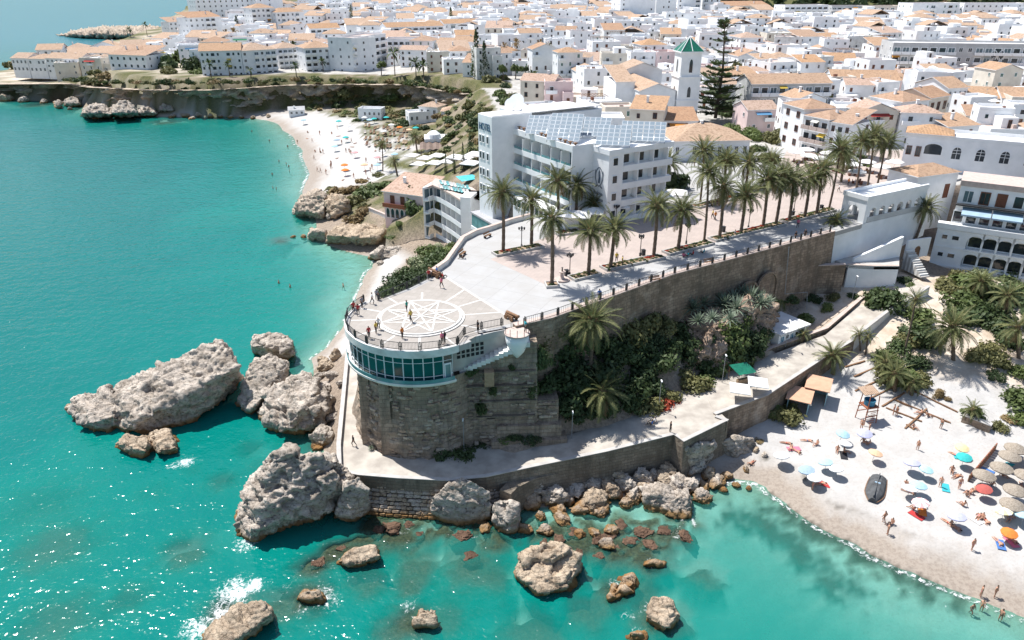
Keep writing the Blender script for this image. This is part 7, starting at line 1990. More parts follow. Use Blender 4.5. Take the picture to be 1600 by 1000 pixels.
place('arched_window', ARO, ra, (5.8, 0, 3.6), 0, (4.2, 1, 2.6))
for k in range(6): place('arched_window', ARW, ra, (10.5 + k * 4.6, 0, 3.0), 0, (2.1, 1, 2.9))
place('window', WINS['brown'], ra, (1.0, 0, 3.2), 0, (1.1, 1, 2.0)); place('window', WINS['brown'], ra, (2.9, 0, 2.9), 0, (1.1, 1, 2.3))
for k in range(5): TAKEN.append((p0.x + 4 + k * 8, p0.y + 6 - k * 1.2, 7))
# white arcade over the ramp
ar = thing('arcade', 'white arcade of round arches with flat roof at the plaza edge', 'arcade', (62.8, 126.7, 20), R(30))
AL, AD, AH = 17.5, 4.4, 4.1
def arch_wall(L, h, n, rad, spring, th, margin=.8):
    m = MB(); seg = 10; pitch = (L - 2 * margin) / n
    for fy in (0, th):
        x = 0
        for k in range(n):
            c = margin + pitch * (k + .5)
            a = [(c - rad, spring)] + [(c - rad * math.cos(math.pi * i / seg), spring + rad * math.sin(math.pi * i / seg)) for i in range(1, seg)] + [(c + rad, spring)]
            xl, xr = (0 if k == 0 else margin + pitch * k), (L if k == n - 1 else margin + pitch * (k + 1))
            m.add([(xl, fy, 0), (c - rad, fy, 0), (c - rad, fy, spring), (xl, fy, spring)], [(0, 1, 2, 3)]); m.add([(c + rad, fy, 0), (xr, fy, 0), (xr, fy, spring), (c + rad, fy, spring)], [(0, 1, 2, 3)])
            pts = [(xl, fy, spring)] + [(p_[0], fy, p_[1]) for p_ in a] + [(xr, fy, spring), (xr, fy, h), (xl, fy, h)]
            mid = len(a) // 2 + 1
            for i in range(1, len(a)):
                s0, s1 = pts[i], pts[i + 1]; m.add([s0, s1, (s1[0], fy, h), (s0[0], fy, h)], [(0, 1, 2, 3)])
            m.add([(xl, fy, spring), pts[1], (pts[1][0], fy, h), (xl, fy, h)], [(0, 1, 2, 3)]); m.add([pts[len(a)], (xr, fy, spring), (xr, fy, h), (pts[len(a)][0], fy, h)], [(0, 1, 2, 3)])
            if fy == 0:
                b = [(c - rad, 0)] + a + [(c + rad, 0)]
                for i in range(len(b) - 1): m.add([(b[i][0], 0, b[i][1]), (b[i + 1][0], 0, b[i + 1][1]), (b[i + 1][0], th, b[i + 1][1]), (b[i][0], th, b[i][1])], [(0, 1, 2, 3)])
    m.add([(0, 0, h), (L, 0, h), (L, th, h), (0, th, h)], [(0, 1, 2, 3)]); m.add([(0, 0, 0), (0, th, 0), (0, th, h), (0, 0, h)], [(0, 1, 2, 3)]); m.add([(L, 0, 0), (L, th, 0), (L, th, h), (L, 0, h)], [(0, 1, 2, 3)])
    return m
arch_wall(AL, AH, 6, .85, 1.7, .45, 1.0).obj('arched_wall', 'white_stucco', ar)
o = arch_wall(AL, AH, 6, .85, 1.7, .45, 1.0).obj('arched_wall', 'white_stucco', ar); o.location = (0, AD, 0)
o = arch_wall(AD - .46, AH, 1, 1.2, 1.6, .45, .3).obj('arched_wall', 'white_stucco', ar); o.location = (.455, .455, 0); o.rotation_euler[2] = math.pi / 2
m = MB(); m.box(-.15, -.15, AH + .01, AL + .15, AD + .6, AH + .25); m.box(-.15, -.15, AH + .25, AL + .15, .2, AH + .8); m.box(-.15, AD + .25, AH + .25, AL + .15, AD + .6, AH + .8); m.box(-.15, .2, AH + .25, .2, AD + .25, AH + .8); m.obj('roof', 'white_stucco', ar)
m = MB(); m.box(.9, -.12, .02, AL, -.02, 1.0); m.obj('balustrade', 'grey_stucco', ar)
u = Vector((math.cos(R(30)), math.sin(R(30)))); A_ = Vector((62.8, 126.7))
def A2(s, o_=0.0): q = A_ + u * s + Vector((u.y, -u.x)) * o_; return q
tag(wall_line('ramp_wall', [(*A2(-8.5, .1), 9, 19.7), (*A2(0, .1), 11, 19.95), (*A2(AL + 2, .1), 14.5, 19.95)], .6, 'white_stucco', None, 1, None), 'tall white wall carrying the arcade above the ramp', 'wall')
g0 = [G(1335, 404, 14.8), G(1372, 388, 16.5), G(1413, 369, 18)]
tag(wall_line('ramp_wall', [(g0[0].x, g0[0].y, 9, 14.8), (g0[1].x, g0[1].y, 9, 16.5), (g0[2].x, g0[2].y, 9, 17.9)], .5, 'white_stucco', None, 1, None), 'white sloping wall on the open side of the upper ramp', 'wall')
g1 = [G(1326, 414, 14.2), G(1366, 416, 14.2), G(1405, 416, 14.2)]
tag(wall_line('ramp_wall', [(q.x, q.y, 8, 14.2) for q in g1], .6, 'white_stucco', None, 1, 'terrace_floor'), 'white retaining wall below the ramp above the dark bushes', 'wall')
fl_ = flat_poly('ramp_surface', [g1[0][:2], g1[1][:2], g1[2][:2], (g0[2].x, g0[2].y), A2(8, .2), A2(-6, .2)], 14.1, 'concrete', .5); struct(fl_)
tag(wall_line('stone_wall', [(*G(1228, 418, 14.5)[:2], 8, 14.5), (*G(1262, 416, 14.8)[:2], 8, 14.8), (*G(1322, 414, 14.8)[:2], 8, 14.8)], .8, 'brown_masonry', None, 1, 'terrace_floor'), 'brown stone wall running into the white ramp wall', 'wall')
# white stair with dark treads up to the arched gate
ws = thing('white_stairs', 'white stairs climbing from the ramp to an arched gate', 'stairs', tuple(G(1446, 434, 11)), R(105))
for k in range(12):
    m = MB(); m.box(k * .42, -.9, 0, k * .42 + .43, .9, .25 + k * .3); m.obj('step', 'old_white' if k % 2 else 'concrete', ws)
gt = thing('gate_wall', 'white wall with round-arched brown gate at the top of stairs', 'wall', tuple(G(1413, 405, 12.5)), R(20))
arch_wall(5.5, 3.6, 1, .75, 1.5, .4, 1.5).obj('arched_wall', 'white_stucco', gt); m = MB(); m.box(1.9, .15, 0, 3.6, .25, 2.3); m.obj('gate', 'wood', gt)
# terraced restaurant building
q0, q1 = Vector(G(1466, 353, 17)[:2]), Vector(G(1640, 378, 17)[:2])
rest = thing('restaurant_building', 'terraced white building with blue awnings above two tiers of arches', 'building', (q0.x, q0.y, 0), math.atan2((q1 - q0).y, (q1 - q0).x))
RL_ = (q1 - q0).length
m = MB(); m.box(2.0, 4.2, 9, RL_, 16, 24.2); m.obj('upper_wall', 'white_stucco', rest)
m = MB(); m.box(0, 1.2, 6, RL_, 4.19, 16.7); m.obj('lower_wall', 'grey_stucco', rest)
m = MB(); m.box(-.2, -.2, 16.7, RL_, 4.19, 17.0); m.box(-.2, -.2, 17.0, RL_, 0, 17.7); m.obj('terrace', 'white_stucco', rest)
m = MB(); m.box(1.8, 4.0, 24.2, RL_, 16, 24.5); m.box(1.8, 4.0, 24.5, RL_, 4.25, 25.2, 0); m.obj('roof', 'terrace_floor', rest)
for z, n in ((9.8, 5), (13.3, 5)):
    o = arch_wall(RL_ - 5, 3.3, n, 1.35, 1.35, .45, .4).obj('arched_wall', 'white_stucco', rest); o.location = (5, 0, z)
    m = MB(); m.box(0, -.1, z - .3, RL_, 1.2, z - .01); m.obj('floor_slab', 'white_stucco', rest)
    m = MB(); m.box(0, 0, z, 5, 1.19, z + 3.3); m.obj('wall_panel', 'white_stucco', rest)
    for k in range(n): place('window', WINS['plain'], rest, (5.4 + (RL_ - 5.8) * (k + .5) / n, 1.2, z + .1), 0, (2.4, 1, 2.3))
    place('window', WINS['plain'], rest, (1.5, 0, z + 1.4), 0, (1.0, 1, .9)); place('window', WINS['plain'], rest, (3.3, 0, z + 1.4), 0, (1.3, 1, .9))
m = MB(); m.box(0, -.3, 5, RL_, 1.2, 9.49); m.obj('foot_wall', 'old_white', rest)
for k in range(5):
    u_ = 3.2 + k * 5.0
    m = MB(); m.add([(u_, 1.6, 19.4), (u_ + 4.8, 1.6, 19.4), (u_ + 4.8, 4.1, 20.3), (u_, 4.1, 20.3), (u_, 1.6, 19.1), (u_ + 4.8, 1.6, 19.1)], [(0, 1, 2, 3), (4, 5, 1, 0)]); m.obj('awning', 'awning_blue', rest)
for k in range(9): place('window', WINS[['shade', 'brown', 'shut', 'plain'][k % 4]], rest, (3.6 + k * 2.7, 4.2, 21.0), 0, (1.7, 1, 2.5))
m = MB(); m.box(1.9, 3.0, 20.6, RL_, 4.19, 20.85); m.obj('balcony_slab', 'dark_metal', rest)
for k in range(12): place('window', WINS['plain'], rest, (2.8 + k * 2.2, 4.2, 17.05), 0, (1.9, 1, 2.4))
for k in range(16):
    w_ = Matrix.Rotation(rest.rotation_euler[2], 2) @ Vector((1.2 + k * 1.6, .7)); shrub_at((q0.x + w_.x, q0.y + w_.y, 17.05), random.uniform(.45, .8), random.choice([D, Mi, O, RD]), 'in the planters of the blue-awning terrace', .9, True)
pt = thing('porch_house', 'white house front with tiled porch roof and brown door', 'house', tuple(G(1425, 318, 19.5)), R(22))
m = MB(); m.box(0, 0, -6, 11, 7, 5.2); m.obj('wall', 'white_stucco', pt); mm, _ = roof_tiles('hip', 11, 7, 5.2); mm.obj('roof', ['roof_tile_orange', 'white_stucco'], pt)
place('door', WINS['shut'], pt, (8.6, 0, .3), 0, (1.3, 1, 2.8)); place('window', WINS['shutb'], pt, (1.6, 0, 1.5), 0, (1.2, 1, 2.2))
# small white house on the ledge
wh = thing('ledge_house', 'small white house with flat roof and blue-grey doors on the ledge', 'house', tuple(G(1222, 543, 6.6)), R(33))
m = MB(); m.box(-1.2, 0, -1.5, 5.4, 5.0, 2.6); m.obj('wall', 'white_stucco', wh); m = MB(); m.box(-1.6, -.5, 2.6, 5.8, 5.4, 2.85); m.obj('roof', 'white_roof', wh)
for k in range(3): place('door', WINS['shutb'], wh, (-.4 + k * 2.3, 0, .1), 0, (.9, 1, 2.1))
for k in range(2): place('window', WINS['plain'], wh, (.75 + k * 2.3, 0, 1.4), 0, (.8, 1, .7))

# --- the town: every house of its own
HL = 'white houses of the town'
TAKEN += [(G(a, b, 21).x, G(a, b, 21).y, r) for a, b, r in ((1060, 192, 6), (1085, 196, 6), (1030, 196, 6), (1118, 182, 7), (830, 150, 12), (850, 140, 12), (790, 140, 10), (770, 130, 10), (1160, 225, 14), (1200, 235, 14))]
plaza_c = [(x, y, 12) for x in range(0, 100, 10) for y in range(110, 185, 10) if not (x > 80 and y > 170)]
def place_name(x, y):
    px = x / y * 1150 * 1.0 + 800
    if y < 250 and -20 < x < 45: return 'between hotel and church'
    if y < 270 and 45 <= x < 75: return 'around the tall pine'
    if y < 270: return 'behind the plaza'
    if x < -60: return 'in west town'
    if y < 360: return 'in the middle of town' if x < 60 else 'before the arched apartments' if x < 160 else 'in east town'
    return 'in the upper town' if x < 120 else 'below the wooded hill'
rh = random.Random(21)
n_house = 0
placed = []
def overlaps(x, y, r, lst): return any((x - a) ** 2 + (y - b) ** 2 < (r + c) ** 2 for a, b, c in lst)
FAR = MB()
cand = []
y = 186.0
while y < 1130:
    cell = 10.0 + max(0, (y - 200)) * .018
    x = -260.0
    while x < 620:
        cand.append((x + rh.uniform(-2, 2), y + rh.uniform(-2, 2), cell)); x += cell
    y += cell * .98
sdc = sdist(np.array([c[0] for c in cand]), np.array([c[1] for c in cand]), HEADLAND)
RFD = {'flat': 'with roof terrace', 'white': 'with flat roof', 'gable': 'with tiled gable', 'hip': 'with tiled hip roof', 'mono': 'with lean-to roof', 'gable_y': 'with out-facing gable'}
for (x, y, cell), sd_ in zip(cand, sdc):
    if abs(x / (y * .95)) > .78 or sd_ < 7: continue
    if y > 715 and x > 125: continue
    if x < -40 and y < 395 + (-x - 40) * .05 and sd_ < 34: continue
    if y < 190 and x < 20: continue
    if overlaps(x, y, cell * .42, TAKEN) or overlaps(x, y, cell * .3, plaza_c): continue
    z0 = ground_z(x, y)
    w = cell * rh.uniform(.78, 1.05); d = cell * rh.uniform(.72, .98); st = rh.choice([1, 2, 2, 3, 3, 3, 4]) if y > 230 else rh.choice([2, 2, 3, 3])
    h = st * 2.9 + rh.uniform(-.3, .6)
    rz = R(rh.choice([-4, 8, 8, 20, -14]) + rh.uniform(-5, 5))
    roof = rh.choice(['flat', 'flat', 'flat', 'flat', 'white', 'white', 'white', 'white', 'white', 'gable', 'hip', 'mono', 'gable_y'])
    if n_house >= 296:
        a = rz; c, s = math.cos(a), math.sin(a)
        def W(u_, v_, z_): return (x + c * u_ - s * v_, y + s * u_ + c * v_, z_)
        if roof in ('gable', 'hip') and rh.random() < .6: roof = 'white'
        sub = MB(); sub.box(0, 0, -3, w, d, h)
        if roof in ('flat', 'white'): roof_flat(sub, w, d, h, .8, 1 if roof == 'flat' else 4)
        else:
            mm, _ = roof_tiles(roof, w, d, h, .3); sub.v, sub.f, sub.mi, k0 = sub.v, sub.f, sub.mi, len(sub.v); sub.add(mm.v, mm.f, 3); 
        for _k in range(rh.randint(0, 3)):
            xx, yy = rh.uniform(.4, w - 1.6), rh.uniform(.4, d - 1.6); sub.box(xx, yy, h, xx + rh.uniform(.6, 1.4), yy + rh.uniform(.6, 1.4), h + rh.uniform(.6, 1.5), rh.choice([0, 0, 1, 2, 3]))
        if rh.random() < .35: sub.box(w * .5, d * .5, h, w * .9, d * .9, h + 2.4)
        FAR.v.extend([]); k0 = len(FAR.v)
        FAR.v.extend([W(q[0], q[1], z0 + q[2]) for q in sub.v]); FAR.f.extend([tuple(i + k0 for i in f) for f in sub.f]); FAR.mi.extend(sub.mi)
        for k in range(3):
            for s_ in range(st):
                if rh.random() < .25: continue
                u_ = w * (k + .5) / 3; zz = z0 + s_ * 2.9 + 1
                FAR.add([W(u_ - .55, -.05, zz), W(u_ + .55, -.05, zz), W(u_ + .55, -.05, zz + 1.4), W(u_ - .55, -.05, zz + 1.4)], [(0, 1, 2, 3)], 2)
        continue
    n_house += 1
    wall = rh.choice(['white_stucco'] * 13 + ['cream_stucco', 'cream_stucco', 'pink_stucco', 'old_white'])
    tile = rh.choice(['roof_tile', 'roof_tile_pale', 'roof_tile_orange', 'roof_tile_pink'])
    kind = rh.choice(['white', 'plain', 'brown', 'brown', 'shut', 'shutg'])
    root = thing('house', 'x', 'house', (x, y, z0), rz, HL)
    m = MB(); m.box(0, 0, -4, w, d, h); m.obj('wall', wall, root)
    if roof in ('flat', 'white'):
        m = MB(); roof_flat(m, w, d, h, rh.uniform(.5, 1.0)); ro = m.obj('roof', [wall, 'terrace_floor' if roof == 'flat' else 'white_roof'], root)
    else:
        m, _ = roof_tiles(roof, w, d, h, .3); ro = m.obj('roof', [tile, 'white_stucco'], root)
        if roof == 'gable':
            g = MB()
            for xx in (0, w): g = MB(); g.add([(xx, 0, h), (xx, d, h), (xx, d / 2, h + d / 2 * .36)], [(0, 1, 2)]); g.obj('gable_wall', wall, root)
        elif roof == 'gable_y':
            g = MB()
            for yy in (0, d): g = MB(); g.add([(0, yy, h), (w, yy, h), (w / 2, yy, h + w / 2 * .36)], [(0, 1, 2)]); g.obj('gable_wall', wall, root)
    feat = rh.choice(['', 'chimney', 'roof hut', 'water tank', 'dish', 'awning', 'pergola', 'parasol', 'roof hut', 'annex', 'annex'])
    if roof not in ('flat', 'white') and feat in ('roof hut', 'water tank', 'dish', 'pergola', 'parasol'): feat = 'chimney'
    fd = ''
    if feat == 'chimney': place('chimney', CHIM, root, (w * rh.uniform(.25, .75), d * .5, h + min(w, d) * (.16 if roof not in ('flat', 'white') else 0) + .5)); fd = 'and chimney'
    elif feat == 'roof hut':
        hw = w * rh.uniform(.3, .5); x0 = rh.choice([.25, w - hw - .25]); m = MB(); m.box(x0, d * .45, h + .04, x0 + hw, d - .25, h + 2.6); m.obj('roof_hut', 'white_stucco', root); place('window', WINS['brown'], root, (x0 + hw / 2, d * .45, h + .1), 0, (.9, 1, 2.0)); fd = 'and stair hut'
    elif feat == 'water tank': place('water_tank', TANK, root, (w * .7, d * .6, h + .04)); fd = 'and water tank'
    elif feat == 'dish': place('satellite_dish', DISH, root, (w * .3, d * .4, h + 1.0), (R(60), 0, .3)); m = MB(); m.tube([(w * .3, d * .4 + .1, h), (w * .3, d * .4, h + 1)], .05, 5); m.obj('dish_mast', 'grey_metal', root); fd = 'and satellite dish'
    elif feat == 'awning':
        c = rh.choice([((.75, .3, .06, 1), 'orange'), ((.12, .3, .5, 1), 'blue'), ((.05, .3, .15, 1), 'green'), ((.45, .06, .05, 1), 'red')]); a = place('awning', AWN, root, (w * .5, -.05, h - .5), 0, (w * .5, 1.2, 1)); a.color = c[0]; fd = f'and {c[1]} awning'
    elif feat == 'pergola':
        m = MB()
        for k in range(7): m.box(.6 + k * w * .11, .4, h + 2.3, .7 + k * w * .11, d * .6, h + 2.4)
        m.box(.5, .4, h + 2.18, .6 + w * .7, .5, h + 2.3); m.box(.5, d * .6 - .1, h + 2.18, .6 + w * .7, d * .6, h + 2.3)
        for xx in (.5, .5 + w * .7):
            for yy in (.4, d * .6 - .1): m.box(xx, yy, h, xx + .1, yy + .1, h + 2.18)
        m.obj('pergola', 'wood', root); fd = 'and brown pergola'
    elif feat == 'parasol':
        m = MB(); m.lathe([(.04, 0), (.04, 2.2), (1.5, 1.9), (.05, 2.45)], 8); o = m.obj('roof_parasol', 'canvas_white', root); o.location = (w * .45, d * .4, h + .04); fd = 'and white parasol'
    elif feat == 'annex':
        ah = h - rh.uniform(2.6, 3.4); aw = w * rh.uniform(.35, .6); x0 = rh.choice([0, w - aw]); dd = rh.uniform(2, 3.5); m = MB(); m.box(x0, -dd, -4, x0 + aw, -.02, ah); m.obj('annexe', wall, root); m = MB(); mk = MB(); roof_flat(mk, aw, dd, ah, .6); o = mk.obj('annexe_roof', [wall, 'terrace_floor'], root); o.location = (x0, -dd - .02, 0); fd = 'and lower annexe'
        for s in range(max(1, st - 1)): place('window', WINS[kind], root, (x0 + aw / 2, -dd, s * 2.9 + .9), 0, (.9, 1, 1.3))
    if roof in ('flat', 'white'):
        for _k in range(rh.randint(1, 3)):
            a_ = rh.uniform(.5, 1.3); b_ = rh.uniform(.5, 1.2); xx = rh.uniform(.4, max(.5, w - 1.8)); yy = rh.uniform(.4, max(.5, d - 1.8))
            if feat == 'roof hut' and yy > d * .45 - 1.3: continue
            m = MB(); m.box(xx, yy, h + .035, xx + a_, yy + b_, h + rh.uniform(.5, 1.3)); m.obj('roof_box', rh.choice(['white_stucco', 'grey_stucco', 'old_white', 'shutter_brown', 'terrace_floor']), root)
        if rh.random() < .5: xx, yy = rh.uniform(.3, w - .4), rh.uniform(.3, d * .4); m = MB(); m.tube([(xx, yy, h), (xx, yy, h + 2.6)], .035, 5); m.box(xx - .45, yy - .02, h + 2.3, xx + .45, yy + .02, h + 2.36); m.obj('aerial', 'grey_metal', root)
    sh = h / st
    nw = max(2, int(w / 3.4))
    vis = 1 if y < 330 else 0
    for s in range(st):
        for k in range(nw):
            if rh.random() < .22: continue
            u_ = w * (k + .5) / nw
            if feat == 'annex' and s < st - 1 and x0 - .5 < u_ < x0 + aw + .5: continue
            if rh.random() < .13 and s: place('balcony', BALC, root, (u_, 0, s * sh + .1), 0, (w / nw * .8, .9, 1)); place('window', WINS['plain'], root, (u_, 0, s * sh + .15), 0, (1.3, 1, 2.1))
            else: place('window', WINS[kind], root, (u_, 0, s * sh + sh * .3), 0, (rh.choice([.8, .9, 1.1]), 1, rh.choice([1.2, 1.35, 1.6])))
        if s >= st - 2 or vis:
            windows_on(root, 'l' if x > 0 else 'r', w, d, s * sh, 2, .85, 1.2, sh * .32, kind, .4, rh)
    wd = {'white_stucco': 'white', 'cream_stucco': 'cream', 'pink_stucco': 'pink', 'old_white': 'weathered white', 'ochre_stucco': 'ochre'}[wall]
    kd = {'white': '', 'plain': '', 'brown': 'brown-framed ', 'shut': 'brown-shuttered ', 'shutg': 'green-shuttered '}[kind]
    num = {1: 'one', 2: 'two', 3: 'three', 4: 'four'}[st]
    root['label'] = f"{wd} {kd}{num}-storey house {RFD[roof]} {fd} {place_name(x, y)}".replace('  ', ' ')
    TAKEN.append((x + w / 2, y + d / 2, 1))
if FAR.v:
    stuff(FAR.obj('distant_houses', ['white_stucco', 'terrace_floor', 'window_glass', 'roof_tile_pale', 'white_roof']), 'mass of small white and terracotta houses far back in town', 'houses')
print('HOUSES', n_house)
# trees between the town houses
TT = MB(); TT.tube([(0, 0, -.5), (.05, 0, .5), (0, .05, 1)], [.07, .05, .03], 6); TT = TT.mesh('trunk', 'bark', True)
for k in range(54):
    x, y = rh.uniform(-70, 260), rh.uniform(195, 430)
    if overlaps(x, y, 1, plaza_c) or sdist(np.array([x]), np.array([y]), HEADLAND)[0] < 8: continue
    h_ = rh.uniform(5, 9.5); r_ = rh.uniform(2.0, 3.4); mat_ = rh.choice([D, Mi, O])
    t_ = thing('town_tree', f"{'tall' if h_ > 7.5 else 'low'} {LOOK[mat_]} tree {place_name(x, y)}", 'tree', (x, y, ground_z(x, y)), 0, 'trees between the town houses')
    place('trunk', TT, t_, None, None, (4, 4, h_ * .7)); place('crown', FINE[mat_][k % 2], t_, (0, 0, h_ * .5), rh.uniform(0, 6), (r_, r_, h_ * .55))
# ------------------------------------------------------------------ promenade furniture
def planter(a, b, label, wid=2.0, flowers=(O, Mi), step=1.0, tall=1.0, z=20.0):
    p0, p1 = G(*a, z), G(*b, z); d = p1 - p0; L = d.length
    r = thing('planter', label, 'planter', tuple(p0), math.atan2(d.y, d.x), 'planters along the promenade')
    m = MB(); w = wid / 2
    for bx in ((0, -w, L, -w + .18), (0, w - .18, L, w), (0, -w + .18, .18, w - .18), (L - .18, -w + .18, L, w - .18)): m.box(bx[0], bx[1], 0, bx[2], bx[3], .38)
    m.obj('kerb', 'concrete', r)
    m = MB(); m.box(.18, -w + .18, 0, L - .18, w - .18, .25); m.obj('soil', 'soil', r)
    n = int(L / step); rr = random.Random(int(a[0]))
    for i in range(n):
        for s in (-1, 1):
            q = rr.uniform(.55, .85)
            place('hedge_clump', FINE[D if s < 0 else rr.choice(flowers)][i % 2], r, ((i + .5) * L / n, s * (w - .5) + rr.uniform(-.1, .1), .18), rr.uniform(0, 6), (q * .8, q * .7, q * .62 * tall))
    return r
for a, b, lab in [((772, 399), (846, 385), 'long planter at the parapet end of the hotel-side palms'), ((852, 447), (873, 446), 'short round planter under the palm closest to the balcony'), ((892, 437), (934, 427), 'short planter between two palms close to the drinking fountain'), ((942, 421), (1034, 402), 'planter with olive shrubs under the third and fourth palms'), ((1040, 397), (1110, 380), 'planter under the fifth and sixth palms'), ((1112, 376), (1222, 350), 'longest planter in the railing-side row'), ((1224, 348), (1300, 328), 'last planter before the white arcade'), ((868, 367), (905, 362), 'hotel-side planter before the glazed restaurant'), ((955, 345), (1010, 332), 'hotel-side planter under cream parasols'), ((1085, 325), (1150, 308), 'hotel-side planter by the dark shrubs'), ((1160, 300), (1215, 292), 'hotel-side planter before the grove')]:
    planter(a, b, lab, flowers=(O, Mi, RD, O))
LAMP = {}
m = MB(); m.lathe([(.16, 0), (.16, .5), (.07, .6), (.055, 3.0)], 8); LAMP['pole'] = m.mesh('pole', 'dark_metal')
m = MB(); m.tube([(0, 0, 2.8), (.3, 0, 2.95), (.42, 0, 3.1)], .03, 5); LAMP['arm'] = m.mesh('arm', 'dark_metal')
m = MB(); m.lathe([(.09, 0), (.17, .3), (.19, .32), (.05, .48)], 6); LAMP['lantern'] = m.mesh('lantern', ['dark_metal'])
ORD = ['first', 'second', 'third', 'fourth', 'fifth', 'sixth', 'seventh', 'eighth']
for k, (px, py) in enumerate([(815, 387), (890, 431), (1000, 400), (1072, 381), (1169, 357), (1120, 318), (962, 350), (1240, 330)]):
    p = G(px, py, 20); r = thing('street_lamp', f'{ORD[k]} black four-lantern lamp post counted from the balcony', 'street lamp', tuple(p), .3 * k, 'lamp posts of the promenade')
    place('pole', LAMP['pole'], r)
    for j in range(4):
        a = j * math.pi / 2; place('arm', LAMP['arm'], r, None, a); place('lantern', LAMP['lantern'], r, (.42 * math.cos(a), .42 * math.sin(a), 3.05))
    place('lantern', LAMP['lantern'], r, (0, 0, 3.0), None, 1.15)
m = MB(); m.lathe([(.05, 0), (.045, 4.6)], 6); TP = m.mesh('pole', 'grey_metal'); m = MB(); m.box(-.08, -.5, 4.55, .08, .1, 4.68); TH = m.mesh('lamp_head', 'white_stucco')
for px, py, lab in [(725, 702, 'thin pale lamp pole against the bastion wall'), (893, 690, 'thin pale lamp pole at the end of the bastion'), (1029, 640, 'thin pale lamp pole among red flowers'), (1128, 598, 'thin pale lamp pole beside the white parasols'), (1331, 470, 'thin pale lamp pole at the white ramp wall'), (1227, 542, 'thin pale lamp pole before the small ledge house')]:
    p = G(px, py, 4.9 if px < 900 else 6.2 if px < 1200 else 7.2 if px < 1300 else 9.3); r = thing('lamp_pole', lab, 'street lamp', tuple(p), 0, 'thin lamp poles of the lower path'); place('pole', TP, r); place('lamp_head', TH, r)
m = MB(); m.box(-.25, -.25, 0, .25, .25, .9); m.box(-.29, -.29, .9, .29, .29, .98); BIN = m.mesh('litter_bin', 'dark_metal')
for k, (px, py) in enumerate([(885, 431), (1005, 399), (1130, 362), (1238, 338), (1283, 328), (1246, 262)]):
    tag(place('litter_bin', BIN, None, G(px, py, 20), .4), f'dark litter bin beside the {["drinking fountain", "third lamp post", "sixth palm", "eleventh palm", "last planter", "plaza parasols"][k]}', 'litter bin', 'litter bins of the promenade')
def bench(px, py, rz, label, z=20.0):
    r = thing('bench', label, 'bench', tuple(G(px, py, z)), rz, 'benches of the promenade')
    m = MB()
    for k in range(3): m2 = MB(); m2.box(-.9, -.25 + k * .17, .42, .9, -.1 + k * .17, .47); m2.obj('seat_slat', 'wood', r)
    for k in range(2): m2 = MB(); m2.box(-.9, .28, .58 + k * .18, .9, .32, .72 + k * .18); m2.obj('back_slat', 'wood', r)
    for x in (-.75, .7): m2 = MB(); m2.box(x, -.22, 0, x + .06, .3, .419); m2.obj('leg', 'dark_metal', r)
for a in [(1023, 441, .4, 'brown bench against the railing near the fourth palm'), (762, 371, 1.0, 'brown bench inside the curved parapet'), (723, 399, 1.2, 'brown bench where the parapet turns'), (1108, 413, .4, 'brown bench against the railing near the sixth palm'), (1118, 322, .2, 'brown bench before the dark shrubs')]: bench(*a)
ft = thing('drinking_fountain', 'small stone drinking fountain beside the first palm', 'fountain', tuple(G(878, 438, 20)))
m = MB(); m.lathe([(1.1, 0), (1.1, .25), (.5, .26), (.28, .5), (.22, 1.1), (.5, 1.3), (.5, 1.4)], 12); m.obj('basin', 'terrace_floor', ft); m = MB(); m.lathe([(.12, 1.4), (.08, 1.9), (.16, 2.0)], 8); m.obj('spout', 'dark_metal', ft)
def cannon(px, py, rz, label):
    r = thing('cannon', label, 'cannon', tuple(G(px, py, 20)), rz, 'old cannons on the balcony')
    m = MB(); m.tube([(-1.2, 0, .75), (-1.05, 0, .75), (-.9, 0, .76), (1.2, 0, .95), (1.35, 0, .97)], [.12, .26, .25, .16, .2], 10); m.obj('barrel', 'wood', r, True)
    m = MB(); m.box(-1.1, -.35, .3, .5, -.15, .7); m.box(-1.1, .15, .3, .5, .35, .7); m.box(-.9, -.15, .35, .3, .15, .5); m.obj('carriage', 'wood', r)
    for x in (-.8, .35):
        for y in (-.42, .42): m = MB(); m.tube([(x, y - .06, .3), (x, y + .06, .3)], .3, 12); m.obj('wheel', 'wood', r)
cannon(800, 500, -.9, 'old brown cannon pointing out beside the turret'); cannon(680, 432, 2.4, 'old brown cannon pointing out over the cove')

# ------------------------------------------------------------------ parasols
def parasol_mesh(n, r, h, drop, mats, scallop=0.0):
    m = MB(); vs = [(0, 0, h)]
    for k in range(n): a = 2 * math.pi * k / n; vs.append((r * math.cos(a), r * math.sin(a), h - drop))
    for k in range(n): a = 2 * math.pi * k / n; vs.append((r * .55 * math.cos(a), r * .55 * math.sin(a), h - drop * .42))
    for k in range(n):
        k2 = (k + 1) % n; mi = k % len(mats)
        m.add([vs[0], vs[n + 1 + k], vs[n + 1 + k2]], [(0, 1, 2)], mi); m.add([vs[n + 1 + k], vs[1 + k], vs[1 + k2], vs[n + 1 + k2]], [(0, 1, 2, 3)], mi)
        a, b = vs[1 + k], vs[1 + k2]; m.add([a, (a[0], a[1], a[2] - .14), (b[0], b[1], b[2] - .14), b], [(0, 1, 2, 3)], mi)
    return m.mesh('canopy', list(mats))
POLE = MB(); POLE.tube([(0, 0, -.4), (0, 0, 1)], .028, 6); POLE = POLE.mesh('pole', 'grey_metal')
CAN = {'plain': parasol_mesh(10, 1.15, 2.25, .42, ['cloth']), 'stripe': parasol_mesh(12, 1.15, 2.25, .42, ['cloth', 'canvas_white']), 'straw': parasol_mesh(14, 1.35, 2.4, .62, ['straw']), 'square': parasol_mesh(4, 2.4, 2.9, .6, ['canvas_white']), 'cafe': parasol_mesh(8, 2.0, 2.8, .55, ['canvas_white'])}
